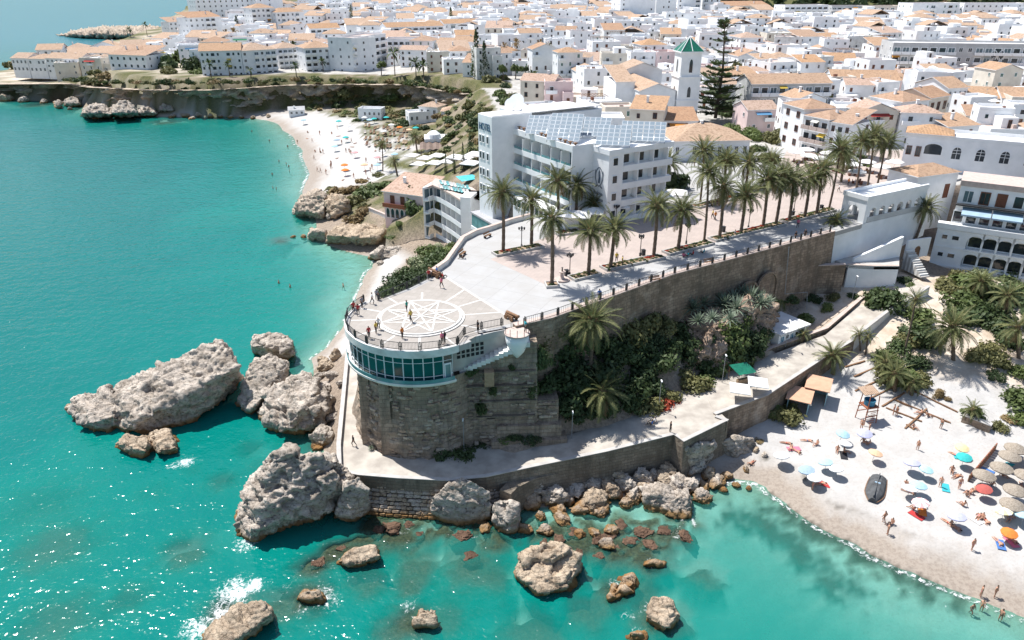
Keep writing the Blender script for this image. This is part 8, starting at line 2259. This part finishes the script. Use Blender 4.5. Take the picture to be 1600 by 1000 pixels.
def parasol(p, kind, color, label, group, tilt=(0, 0), s=1.0, rz=0.0, name='beach_umbrella'):
    r = thing(name, label, 'parasol', tuple(p), rz, group); r.rotation_euler = (tilt[0], tilt[1], rz); r.scale = (s,) * 3
    place('pole', POLE, r, None, None, (1, 1, 2.2 if kind not in ('square', 'cafe') else 2.8))
    c = place('canopy', CAN[kind], r); c.color = color
    return r
CO = {'light blue': (.45, .68, .78, 1), 'lavender': (.52, .53, .74, 1), 'white': (.85, .85, .85, 1), 'aqua': (.48, .75, .78, 1), 'orange': (.85, .25, .05, 1), 'peach': (.85, .55, .35, 1), 'pink': (.8, .45, .45, 1), 'yellow': (.85, .72, .4, 1), 'teal': (.05, .5, .48, 1), 'blue-grey': (.38, .5, .62, 1), 'red': (.5, .12, .1, 1)}
UM = [(1311, 674, 'light blue', 'plain', 'next to the bushes side of the sand'), (1317, 691, 'white', 'plain', 'over a dark folding chair'), (1347, 675, 'lavender', 'plain', 'below the lifeguard tower'), (1362, 705, 'peach', 'plain', 'standing alone with its round shadow'), (1222, 712, 'white', 'plain', 'closest to the quay rocks'), (1260, 734, 'blue-grey', 'plain', 'beside a white one near the water'), (1272, 744, 'white', 'plain', 'near the weed line'), (1290, 720, 'light blue', 'plain', 'leaning over another near the boat'), (1307, 730, 'white', 'stripe', 'beside a light blue one near the boat'), (1422, 724, 'lavender', 'plain', 'touching an aqua one past the boat'), (1440, 730, 'aqua', 'plain', 'touching a lavender one past the boat'), (1430, 757, 'light blue', 'plain', 'largest pale blue past the boat'), (1417, 763, 'white', 'plain', 'tucked under a pale blue one'), (1437, 785, 'pink', 'stripe', 'with striped canopy near the water'), (1492, 809, 'lavender', 'plain', 'over people lying near the water'), (1571, 830, 'orange', 'plain', 'bright beside a pink towel'), (1502, 712, 'teal', 'plain', 'in the middle of the upper sand'), (1497, 695, 'yellow', 'plain', 'pale in the middle of the upper sand'), (1535, 762, 'red', 'plain', 'in the crowd below the plank fence'), (1595, 806, 'light blue', 'plain', 'at the crowded end near the straw ones'), (1565, 800, 'yellow', 'stripe', 'pale striped near the straw ones')]
for px, py, c, kd, lab in UM:
    p = hit(px, py + 17)
    parasol(p, kd, CO[c], f'{c} beach umbrella {lab}', 'beach umbrellas on the lower beach', (random.uniform(-.18, .18), random.uniform(-.18, .18)), random.uniform(.76, .92))
for k, (px, py) in enumerate([(1581, 699), (1572, 712), (1559, 730), (1532, 742), (1597, 742), (1580, 765), (1575, 788), (1612, 720)]):
    p = hit(px, py + 19); parasol(p, 'straw', (1, 1, 1, 1), 'round straw sunshade in the rows beyond the plank fence', 'straw sunshades', (0, 0), 1.0, .4 * k, 'straw_sunshade')
for px, py, lab in [(1153, 600, 'white square parasol closest to the red flowers on the path'), (1181, 590, 'white square parasol beside the green tarpaulin')]:
    parasol(G(px, py + 24, 6.2), 'square', (1, 1, 1, 1), lab, 'white square parasols on the quay path', (.05, 0), .8, .55, 'square_parasol')
tp = thing('tarpaulin_stall', 'small stall under a dark green tarpaulin beside the path', 'stall', tuple(G(1158, 596, 6.2)), .4)
m = MB(); m.add([(-1.6, -1.2, 2.0), (1.6, -1.2, 1.8), (1.6, 1.2, 2.3), (-1.6, 1.2, 2.5)], [(0, 1, 2, 3)]); m.obj('tarpaulin', 'green_tile', tp)
for x in (-1.5, 1.5):
    for y in (-1.1, 1.1): m = MB(); m.tube([(x, y, 0), (x, y, 2.0)], .04, 6); m.obj('post', 'wood', tp)
m = MB(); m.box(-1.3, -.9, 0, 1.2, -.4, .9); m.obj('counter', 'pale_wood', tp)
rs = random.Random(12)
for k, (px, py) in enumerate([(966, 342), (990, 336), (1012, 330), (1034, 326), (1056, 322), (925, 352), (905, 358), (880, 357)]):
    parasol(G(px, py, 20.0), 'square', (1, 1, 1, 1), 'large cream parasol of the hotel terrace beside the palms', 'cream parasols of the hotel terrace', (0, 0), 1.15, .6, 'terrace_parasol')
for k, (px, py) in enumerate([(1242, 252), (1262, 258), (1280, 262), (1258, 248), (1292, 254), (1305, 266), (1330, 272), (1352, 268), (1374, 276), (1395, 268), (1336, 284), (1325, 262), (1402, 282)]):
    parasol(G(px, py, 20.0), 'cafe', (1, 1, 1, 1), 'white cafe parasol on the plaza before the houses', 'cafe parasols of the plaza', (0, 0), 1.0, .3 * k, 'cafe_parasol')
    q = G(px + 4, py + 3, 20.0)
    tb = thing('cafe_table', 'round cafe table with chairs under the plaza parasols', 'table', tuple(q), k * .5, 'cafe tables of the plaza')
    m = MB(); m.lathe([(.3, 0), (.05, .05), (.05, .7), (.5, .71), (.5, .76)], 10); m.obj('table_top', 'wood', tb)
    for j in range(3): m = MB(); m.box(-.22, -.22, 0, .22, .22, .45); m.box(-.22, .17, .45, .22, .22, .9); o = m.obj('seat', 'shutter_brown', tb); o.location = (.95 * math.cos(j * 2.1), .95 * math.sin(j * 2.1), 0); o.rotation_euler[2] = j * 2.1 - 1.57
for k, (px, py) in enumerate([(645, 250), (665, 255), (684, 252), (700, 262), (680, 264), (655, 264), (742, 252), (725, 258), (735, 266), (712, 255)]):
    parasol(hit(px, py + 6), 'square', (1, 1, 1, 1), 'cream parasol of the beach restaurant terrace', 'cream parasols of the beach restaurant', (0, 0), 1.2, .4, 'terrace_parasol')

# ------------------------------------------------------------------ people
def person_mesh(name, J, E, reg, rad, hair=True):
    """J joints, E bones; reg[i] the cloth region of the joint; grown as one skin"""
    me = bpy.data.meshes.new('tmp'); me.from_pydata(J, E, [])
    o = place('tmp', me)
    o.modifiers.new('s', 'SKIN'); sub = o.modifiers.new('d', 'SUBSURF'); sub.levels = 1; sub.render_levels = 1
    if not me.skin_vertices: 
        bm = bmesh.new(); bm.from_mesh(me); bm.verts.layers.skin.verify(); bm.to_mesh(me); bm.free()
    for i, v in enumerate(me.skin_vertices[0].data):
        v.radius = (rad[i], rad[i]); v.use_root = (i == 0)
    m2 = eval_mesh(o); drop(o)
    m2.name = name
    for x in ('skin', 'cloth', 'hair', 'dark_metal'): m2.materials.append(M(x))
    JJ = np.array(J)
    Ev = [(np.array(J[a]), np.array(J[b]), reg[b]) for a, b in E]
    hd = JJ[reg.index('h')] if 'h' in reg else None
    for p_ in m2.polygons:
        c = np.array(p_.center); best, br = 9, 's'
        for a, b, g in Ev:
            d = b - a; t_ = np.clip(((c - a) @ d) / max(d @ d, 1e-9), 0, 1); q = np.linalg.norm(c - a - d * t_)
            if q < best: best, br = q, g
        if br == 'h': mi = 2 if (p_.normal.z > .25 or p_.normal.y > .2) else 0
        else: mi = {'s': 0, 't': 1, 'p': 3}[br]
        p_.material_index = mi; p_.use_smooth = True
    return m2
def body(pose='stand', swim=False):
    T = 's' if swim else 't'; P_ = 't' if swim else 'p'
    # pelvis, belly, chest, neck, head, crown
    if pose in ('stand', 'walk'):
        k = .22 if pose == 'walk' else .04
        J = [(0, 0, .94), (0, 0, 1.14), (0, 0, 1.36), (0, -.01, 1.5), (0, -.02, 1.62), (0, -.01, 1.72),
             (-.2, 0, 1.40), (-.27, .02 + k * .5, 1.14), (-.25, -.06 + k * .3, .88), (-.25, -.08 + k * .3, .80), (.2, 0, 1.40), (.27, .02 - k * .5, 1.14), (.25, -.06 - k * .6, .90), (.25, -.08 - k * .7, .82),
             (-.1, 0, .86), (-.11, -k, .48), (-.11, -k * .5 + .02, .09), (-.11, -k * .5 - .12, .03), (.1, 0, .86), (.11, k * .7, .48), (.11, k * 1.6, .10), (.11, k * 1.6 - .12, .04)]
    elif pose == 'sit':
        J = [(0, 0, .16), (0, .06, .36), (0, .10, .58), (0, .09, .72), (0, .07, .84), (0, .08, .94),
             (-.2, .10, .60), (-.28, .22, .36), (-.27, .30, .10), (-.27, .28, .04), (.2, .10, .60), (.27, -.05, .40), (.2, -.26, .36), (.18, -.32, .36),
             (-.1, -.06, .15), (-.12, -.42, .42), (-.11, -.62, .08), (-.11, -.74, .05), (.1, -.06, .15), (.12, -.46, .30), (.11, -.80, .08), (.11, -.92, .07)]
    else:
        J = [(0, 0, .14), (0, .22, .15), (0, .44, .16), (0, .58, .17), (0, .70, .18), (0, .80, .18),
             (-.2, .46, .16), (-.38, .30, .10), (-.36, .05, .07), (-.35, -.02, .06), (.2, .46, .16), (.40, .58, .12), (.22, .78, .10), (.16, .82, .10),
             (-.1, -.1, .14), (-.13, -.5, .16), (-.12, -.9, .08), (-.12, -1.0, .10), (.1, -.1, .14), (.13, -.5, .13), (.13, -.9, .08), (.13, -1.0, .10)]
    E = [(0, 1), (1, 2), (2, 3), (3, 4), (4, 5), (2, 6), (6, 7), (7, 8), (8, 9), (2, 10), (10, 11), (11, 12), (12, 13), (0, 14), (14, 15), (15, 16), (16, 17), (0, 18), (18, 19), (19, 20), (20, 21)]
    reg = [P_, T, T, 's', 'h', 'h', T, T, 's', 's', T, T, 's', 's', P_, P_ if not swim else 's', 's' if swim else P_, 's', P_, P_ if not swim else 's', 's' if swim else P_, 's']
    rad = [.145, .135, .15, .06, .10, .075, .07, .048, .034, .04, .07, .048, .034, .04, .095, .07, .042, .04, .095, .07, .042, .04]
    return person_mesh('person', J, E, reg, rad)
PM = {(p_, s_): body(p_, s_) for p_ in ('stand', 'walk', 'sit', 'lie') for s_ in (False, True)}
CC = {'red': (.5, .05, .05, 1), 'white': (.8, .8, .78, 1), 'black': (.03, .03, .035, 1), 'blue': (.08, .2, .5, 1), 'green': (.02, .35, .28, 1), 'orange': (.75, .25, .05, 1), 'pink': (.75, .2, .3, 1), 'yellow': (.75, .55, .1, 1), 'teal': (.05, .45, .5, 1), 'grey': (.3, .3, .32, 1)}
def person(p, pose, col, swim, label, group, rz=None, s=1.0):
    o = place('person', PM[(pose, swim)], None, p, random.uniform(0, 6.28) if rz is None else rz, s * random.uniform(.94, 1.04)); o.color = CC[col]
    return tag(o, label, 'person', group)
VB = {'stand': 'standing', 'walk': 'walking', 'sit': 'sitting', 'lie': 'lying'}
for px, py, pose, col, lab in [(553, 489, 'stand', 'red', 'leaning on the railing toward the cove'), (560, 493, 'walk', 'red', 'just behind the person at the railing'), (566, 481, 'stand', 'grey', 'by the railing above the beach'), (582, 475, 'walk', 'white', 'crossing the platform behind the dais'), (589, 469, 'stand', 'grey', 'at the end of the curved railing'), (577, 529, 'stand', 'red', 'on the seaward side of the dais'), (588, 521, 'stand', 'yellow', 'in the pair beside the dais'), (592, 515, 'stand', 'white', 'in the pair beside the dais'), (629, 529, 'stand', 'orange', 'between the dais and the seaward railing'), (636, 488, 'stand', 'green', 'upright on the star of the dais'), (642, 503, 'walk', 'yellow', 'stooping on the star of the dais'), (691, 538, 'stand', 'pink', 'embracing at the railing over the glass room'), (695, 537, 'stand', 'black', 'embracing at the railing over the glass room'), (747, 520, 'stand', 'black', 'at the railing above the pierced screen'), (690, 450, 'walk', 'pink', 'small beside the cove-side cannon'), (670, 437, 'stand', 'red', 'bending by the cove-side railing'), (683, 433, 'stand', 'blue', 'seated group at the cove-side railing'), (692, 434, 'sit', 'red', 'in the group at the cove-side railing'), (821, 519, 'stand', 'teal', 'on the small corner turret'),
                               (724, 404, 'sit', 'black', 'on the bench where the parapet turns'), (963, 410, 'walk', 'yellow', 'strolling on the tiled walk'), (972, 416, 'stand', 'yellow', 'beside the planter of the third palm'), (1068, 402, 'sit', 'pink', 'resting in palm shade on the planter edge'), (1074, 401, 'sit', 'teal', 'resting in palm shade on the planter edge'), (1082, 399, 'sit', 'red', 'resting in palm shade on the planter edge'), (1099, 396, 'sit', 'teal', 'alone in palm shade near the sixth palm'), (1246, 356, 'walk', 'pink', 'walking in dense palm shade'), (1113, 342, 'walk', 'yellow', 'in the middle of the tiled walk'), (1117, 344, 'walk', 'orange', 'in the middle of the tiled walk'), (1149, 367, 'sit', 'grey', 'on the planter of the eighth palm'), (1242, 376, 'stand', 'black', 'leaning on the long railing'), (1257, 373, 'stand', 'black', 'leaning on the long railing near the arcade'), (936, 470, 'stand', 'blue', 'leaning on the railing over the big palm'), (1310, 300, 'walk', 'white', 'crossing the upper plaza'), (1282, 300, 'walk', 'red', 'crossing the upper plaza'), (1225, 300, 'walk', 'blue', 'crossing the upper plaza'), (1240, 290, 'walk', 'black', 'crossing the upper plaza'), (1392, 290, 'walk', 'blue', 'near the plaza cafe tables'), (1325, 290, 'stand', 'orange', 'near the plaza cafe tables')]:
    person(G(px, py, 20.29 if lab.endswith('star of the dais') else 20.13 if lab.endswith('turret') else 20.01), pose, col, False, f'person in {col} top {VB[pose]}, {lab}', 'people on the promenade')
for px, py, z, pose, col, lab in [(553, 697, 4.7, 'walk', 'black', 'alone on the sunny sea path'), (678, 712, 4.7, 'sit', 'white', 'in the shade below the bastion'), (1047, 676, 6.1, 'stand', 'black', 'at the edge of the wide quay'), (1022, 660, 6.1, 'sit', 'white', 'on the ground beside red flowers'), (1018, 664, 6.1, 'sit', 'blue', 'on the ground beside red flowers')]:
    person(G(px, py, z), pose, col, False, f'person in {col} top {VB[pose]}, {lab}', 'people on the lower path')
BP = [(1229, 694, 'lie', 'red'), (1244, 706, 'lie', 'pink'), (1236, 700, 'lie', 'black'), (1261, 690, 'lie', 'blue'), (1276, 696, 'sit', 'red'), (1345, 672, 'stand', 'orange'), (1357, 676, 'stand', 'red'), (1349, 692, 'sit', 'red'), (1357, 695, 'sit', 'black'), (1308, 705, 'sit', 'black'), (1319, 708, 'sit', 'orange'), (1433, 703, 'stand', 'orange'), (1487, 737, 'sit', 'black'), (1495, 746, 'lie', 'orange'), (1492, 712, 'lie', 'pink'), (1395, 648, 'stand', 'blue'), (1400, 650, 'stand', 'orange'), (1438, 648, 'sit', 'white'), (1448, 652, 'sit', 'white'), (1427, 669, 'sit', 'pink'), (1469, 671, 'stand', 'teal'), (1380, 817, 'walk', 'black'), (1393, 819, 'sit', 'white'), (1386, 836, 'stand', 'black'), (1518, 860, 'stand', 'pink'), (1505, 791, 'sit', 'orange'), (1481, 818, 'lie', 'red'), (1493, 826, 'lie', 'pink'), (1486, 822, 'sit', 'black'), (1529, 808, 'lie', 'pink'), (1540, 815, 'lie', 'red'), (1534, 811, 'sit', 'white'), (1468, 762, 'stand', 'white'), (1498, 764, 'stand', 'blue'), (1510, 776, 'sit', 'black'), (1522, 768, 'sit', 'white'), (1516, 772, 'sit', 'red'), (1529, 765, 'sit', 'teal'), (1428, 797, 'sit', 'red'), (1442, 796, 'sit', 'black'), (1269, 766, 'stand', 'pink'), (1283, 757, 'lie', 'red'), (1415, 758, 'sit', 'blue'), (1420, 770, 'lie', 'pink'), (1570, 787, 'sit', 'black'), (1578, 812, 'lie', 'blue'), (1560, 848, 'lie', 'blue'), (1580, 845, 'lie', 'pink'), (1550, 760, 'sit', 'blue'), (1175, 724, 'lie', 'red'), (1565, 745, 'sit', 'black'), (1595, 760, 'lie', 'blue')]
beside = sorted(UM, key=lambda u: 0)
for px, py, pose, col in BP:
    u_ = min(UM, key=lambda u: (u[0] - px) ** 2 + (u[1] + 17 - py) ** 2)
    far_ = ((u_[0] - px) ** 2 + (u_[1] + 17 - py) ** 2) ** .5
    person(hit(px, py), pose, col, True, f'sunbather in {col} swimwear {VB[pose]} ' + (f'by {u_[2]} umbrella {u_[4]}' if far_ < 34 else 'on open sand ' + ('near the steps and garden' if py < 690 else 'close to the water line' if py > 800 else 'between the boat and plank fence')), 'sunbathers on the lower beach')
for k, (px, py, col) in enumerate([(1531, 934, 'pink'), (1553, 934, 'red'), (1532, 956, 'orange'), (1516, 962, 'white'), (1561, 972, 'black')]):
    p = hit(px, py); person((p.x, p.y, max(p.z, -.75)), 'stand' if k != 3 else 'walk', col, True, f'bather in {col} swimwear wading in the clear shallows', 'bathers in the shallows')
for px, py in [(422, 228), (450, 233), (452, 266), (453, 273), (437, 260), (448, 262), (427, 284), (433, 305), (488, 222), (505, 240), (496, 268), (501, 270), (465, 225), (428, 305), (537, 454), (457, 475), (440, 473), (395, 216)]:
    p = hit(px, py); person((p.x, p.y, max(p.z, -.9)), random.choice(['stand', 'walk']), random.choice(list(CC)), True, 'bather far off at the edge of the cove', 'bathers in the cove')
# towels
TOW = MB(); TOW.box(-.45, -.9, 0, .45, .9, .02); TOW = TOW.mesh('beach_towel', 'cloth')
for px, py, col in [(1502, 716, 'teal'), (1580, 848, 'pink'), (1563, 852, 'blue'), (1287, 757, 'red'), (1477, 763, 'teal'), (1432, 806, 'red'), (1441, 800, 'orange'), (1240, 702, 'pink'), (1523, 812, 'white'), (1541, 736, 'blue'), (1575, 727, 'teal'), (1318, 712, 'black')]:
    p = hit(px, py); o = place('beach_towel', TOW, None, (p.x, p.y, p.z + .05), random.uniform(0, 3)); o.color = CC[col]; tag(o, f'{col} towel spread on the sand of the lower beach' if px not in (1580, 1502) else f'bright {col} towel beside its umbrella', 'towel', 'towels on the lower beach')

# ------------------------------------------------------------------ boat, lifeguard tower, sheds, steps
bt_ = thing('upturned_boat', 'dark grey wooden rowing boat lying upturned on the sand', 'boat', tuple(hit(1368, 766)), R(-32))
L_, N_ = 5.6, 12; vs = []
for i in range(N_ + 1):
    f = i / N_; y = (f - .5) * L_; hw = 1.12 * (math.sin(min(1.0, .28 + f * 1.0) * math.pi) ** .55 if f > .22 else .93 + .3 * f) if f < .98 else .12
    hw = 1.15 * (1 - max(0, (.35 - f)) ** 1.6 * 3.2) if f < .35 else 1.15 * (1 - max(0, f - .45) ** 2 * .55)
    hw = max(.08, hw); zt = .85 - .35 * (2 * f - 1) ** 2
    for a in (-1, -.8, -.35, 0, .35, .8, 1): vs.append((a * hw, y, .06 + (zt * (1 - abs(a) ** 3.0))))
fs = [(i * 7 + k, i * 7 + k + 1, (i + 1) * 7 + k + 1, (i + 1) * 7 + k) for i in range(N_) for k in range(6)] + [tuple(range(7))[::-1], tuple(N_ * 7 + k for k in range(7))]
m = MB(); m.add(vs, fs); m.obj('hull', 'boat_hull', bt_)
m = MB(); m.box(-.05, -L_ / 2 + .1, .5, .05, L_ / 2 - .3, .98); m.obj('keel', 'boat_hull', bt_)
for s_ in (-1, 1):
    m = MB(); m.tube([(s_ * 1.16 * (1 - max(0, (.35 - i / 10)) ** 1.6 * 3.2 if i < 3.5 else 1 - max(0, i / 10 - .45) ** 2 * .55), (i / 10 - .5) * L_, .09) for i in range(11)], .06, 5); m.obj('gunwale', 'wood', bt_)
m = MB(); m.box(-.3, .2, .86, .35, .45, .93); m.obj('thwart', 'awning_blue', bt_)
lt = thing('lifeguard_tower', 'red-brown lifeguard tower with blue tub and sloping roof', 'lifeguard tower', tuple(hit(1352, 657)), .25)
for x in (-.75, .75):
    for y in (-.75, .75): m = MB(); m.tube([(x * 1.3, y * 1.3, 0), (x, y, 4.4)], .07, 6); m.obj('leg', 'red_wood', lt)
m = MB(); m.box(-.95, -.95, 2.5, .95, .95, 2.65); m.obj('platform', 'red_wood', lt)
for z in (1.2, 2.0):
    for s_ in (-1, 1): m = MB(); m.box(-1.0, s_ * .9 - .04, z, 1.0, s_ * .9 + .04, z + .1); m.obj('brace', 'red_wood', lt)
m = MB(); m.lathe([(.7, 2.66), (.8, 3.5), (.7, 3.5), (.6, 2.8)], 14); m.obj('tub', 'shutter_blue', lt)
m = MB(); m.add([(-1.2, -.2, 4.35), (1.2, -.2, 4.35), (1.2, 1.5, 4.75), (-1.2, 1.5, 4.75), (-1.2, -.2, 4.45), (1.2, -.2, 4.45), (1.2, 1.5, 4.85), (-1.2, 1.5, 4.85)], [(3, 2, 1, 0), (4, 5, 6, 7), (0, 1, 5, 4), (1, 2, 6, 5), (2, 3, 7, 6), (3, 0, 4, 7)]); m.obj('roof', 'roof_tile_pale', lt)
m = MB(); m.add([(-.3, -.85, 0), (.3, -.85, 0), (.3, -.95, 2.5), (-.3, -.95, 2.5)], [(0, 1, 2, 3)]); 
for k in range(7): m2 = MB(); m2.box(-.4, -1.15 - .0 * k, .3 + k * .32, .4, -1.08, .36 + k * .32); m2.obj('rung', 'red_wood', lt)
simple('shed_teal', (0.30, 0.46, 0.5), (0.22, 0.36, 0.4), 1.2, 0.8); simple('shed_roof', (0.60, 0.36, 0.24), (0.5, 0.3, 0.2), 1.5, 0.85)
for px, py, lab in [(1246, 640, 'open blue-grey shed with orange roof closest to the shrub'), (1275, 622, 'open blue-grey shed with orange roof closest to the palm')]:
    p = hit(px, py); sh_ = thing('beach_shed', lab, 'shed', (p.x, p.y, p.z), R(-28), 'beach sheds by the quay wall')
    for bx in ((-1.4, 1.35, 1.4, 1.45), (-1.45, -1.4, -1.35, 1.4), (1.35, -1.4, 1.45, 1.4)): m = MB(); m.box(bx[0], bx[1], -.3, bx[2], bx[3], 2.3); m.obj('wall', 'shed_teal', sh_)
    m = MB(); m.add([(-1.75, -1.8, 2.25), (1.75, -1.8, 2.25), (1.75, 1.75, 2.75), (-1.75, 1.75, 2.75), (-1.75, -1.8, 2.37), (1.75, -1.8, 2.37), (1.75, 1.75, 2.87), (-1.75, 1.75, 2.87)], [(3, 2, 1, 0), (4, 5, 6, 7), (0, 1, 5, 4), (1, 2, 6, 5), (2, 3, 7, 6), (3, 0, 4, 7)]); m.obj('roof', 'shed_roof', sh_)
bs = thing('timber_steps', 'broad sandy steps edged with dark timbers down to the beach', 'steps', (0, 0, 0))
ST = [((1320, 575), (1352, 565)), ((1334, 590), (1372, 574)), ((1336, 612), (1388, 588)), ((1362, 622), (1400, 604)), ((1378, 636), (1414, 614)), ((1384, 638), (1440, 660)), ((1396, 625), (1485, 662)), ((1412, 605), (1496, 645)), ((1414, 670), (1448, 640)), ((1428, 672), (1416, 664))]
for a, b in ST:
    p, q = hit(*a), hit(*b); d = q - p; m = MB(); m.box(0, -.11, -.3, Vector(d[:2]).length, .11, .16); o = m.obj('timber', 'wood', bs); o.location = (p.x, p.y, p.z); o.rotation_euler = (0, -math.atan2(d.z, Vector(d[:2]).length), math.atan2(d.y, d.x))
p, q = hit(1512, 753), hit(1557, 700); d = q - p
pf = thing('plank_fence', 'long weathered plank fence lying across the sand', 'fence', tuple(p), math.atan2(d.y, d.x)); Lp = Vector(d[:2]).length
for k in range(int(Lp / .55)): m = MB(); m.box(k * .55, -.06, -.2, k * .55 + .5, .06, 1.0); o = m.obj('plank', 'red_wood' if k % 3 else 'wood', pf); o.location.z = d.z * k * .55 / Lp
p, q = hit(1501, 660), hit(1545, 678); d = q - p
bw = tag(wall_line('sand_wall', [(p.x, p.y, p.z - 1, p.z + 1.1), (q.x, q.y, q.z - 1, q.z + 1.1)], .9, 'brown_masonry', None, 1, 'concrete'), 'short brown stone wall holding the garden above the sand', 'wall')
# sunbeds and umbrellas of the cove, seen from afar
rs = random.Random(4)
for k in range(44):
    px, py = 572 + (k % 11) * 6.4 + rs.uniform(-2, 2), 200 + (k // 11) * 9 + rs.uniform(-2, 2) + (k % 11) * .8
    p = hit(px, py); o = place('sun_lounger', LNG, None, (p.x, p.y, p.z + .02), rs.uniform(-.2, .2), 1.5); o.color = rs.choice([(.3, .2, .13, 1), (.4, .3, .2, 1), (.25, .16, .1, 1), (.55, .5, .45, 1)])
    tag(o, 'brown sunbed in the ranks at the back of the cove beach', 'sun lounger', 'sunbeds of the cove beach')
for k, (px, py, c) in enumerate([(475, 190, 'light blue'), (530, 192, 'teal'), (545, 200, 'white'), (527, 222, 'blue-grey'), (524, 232, 'light blue'), (541, 218, 'teal'), (555, 242, 'pink'), (539, 262, 'orange'), (540, 270, 'orange'), (570, 262, 'peach'), (590, 250, 'pink'), (590, 262, 'light blue'), (585, 188, 'teal'), (570, 186, 'white'), (578, 190, 'light blue'), (625, 202, 'orange'), (640, 206, 'peach'), (650, 203, 'teal'), (612, 198, 'white'), (604, 186, 'teal'), (600, 208, 'white'), (617, 245, 'light blue'), (598, 240, 'white')]):
    parasol(hit(px, py + 5), 'plain', CO[c], f'{c} beach umbrella on the distant cove beach', 'beach umbrellas on the cove beach', (0, 0), 1.1)
for k in range(40):
    px, py = rs.uniform(470, 600), rs.uniform(195, 285)
    p = hit(px, py)
    if p.z > .5: person(p, rs.choice(['stand', 'sit', 'lie', 'walk']), rs.choice(list(CC)), True, 'tiny sunbather on the distant cove sand', 'sunbathers on the cove beach', s=1.1)
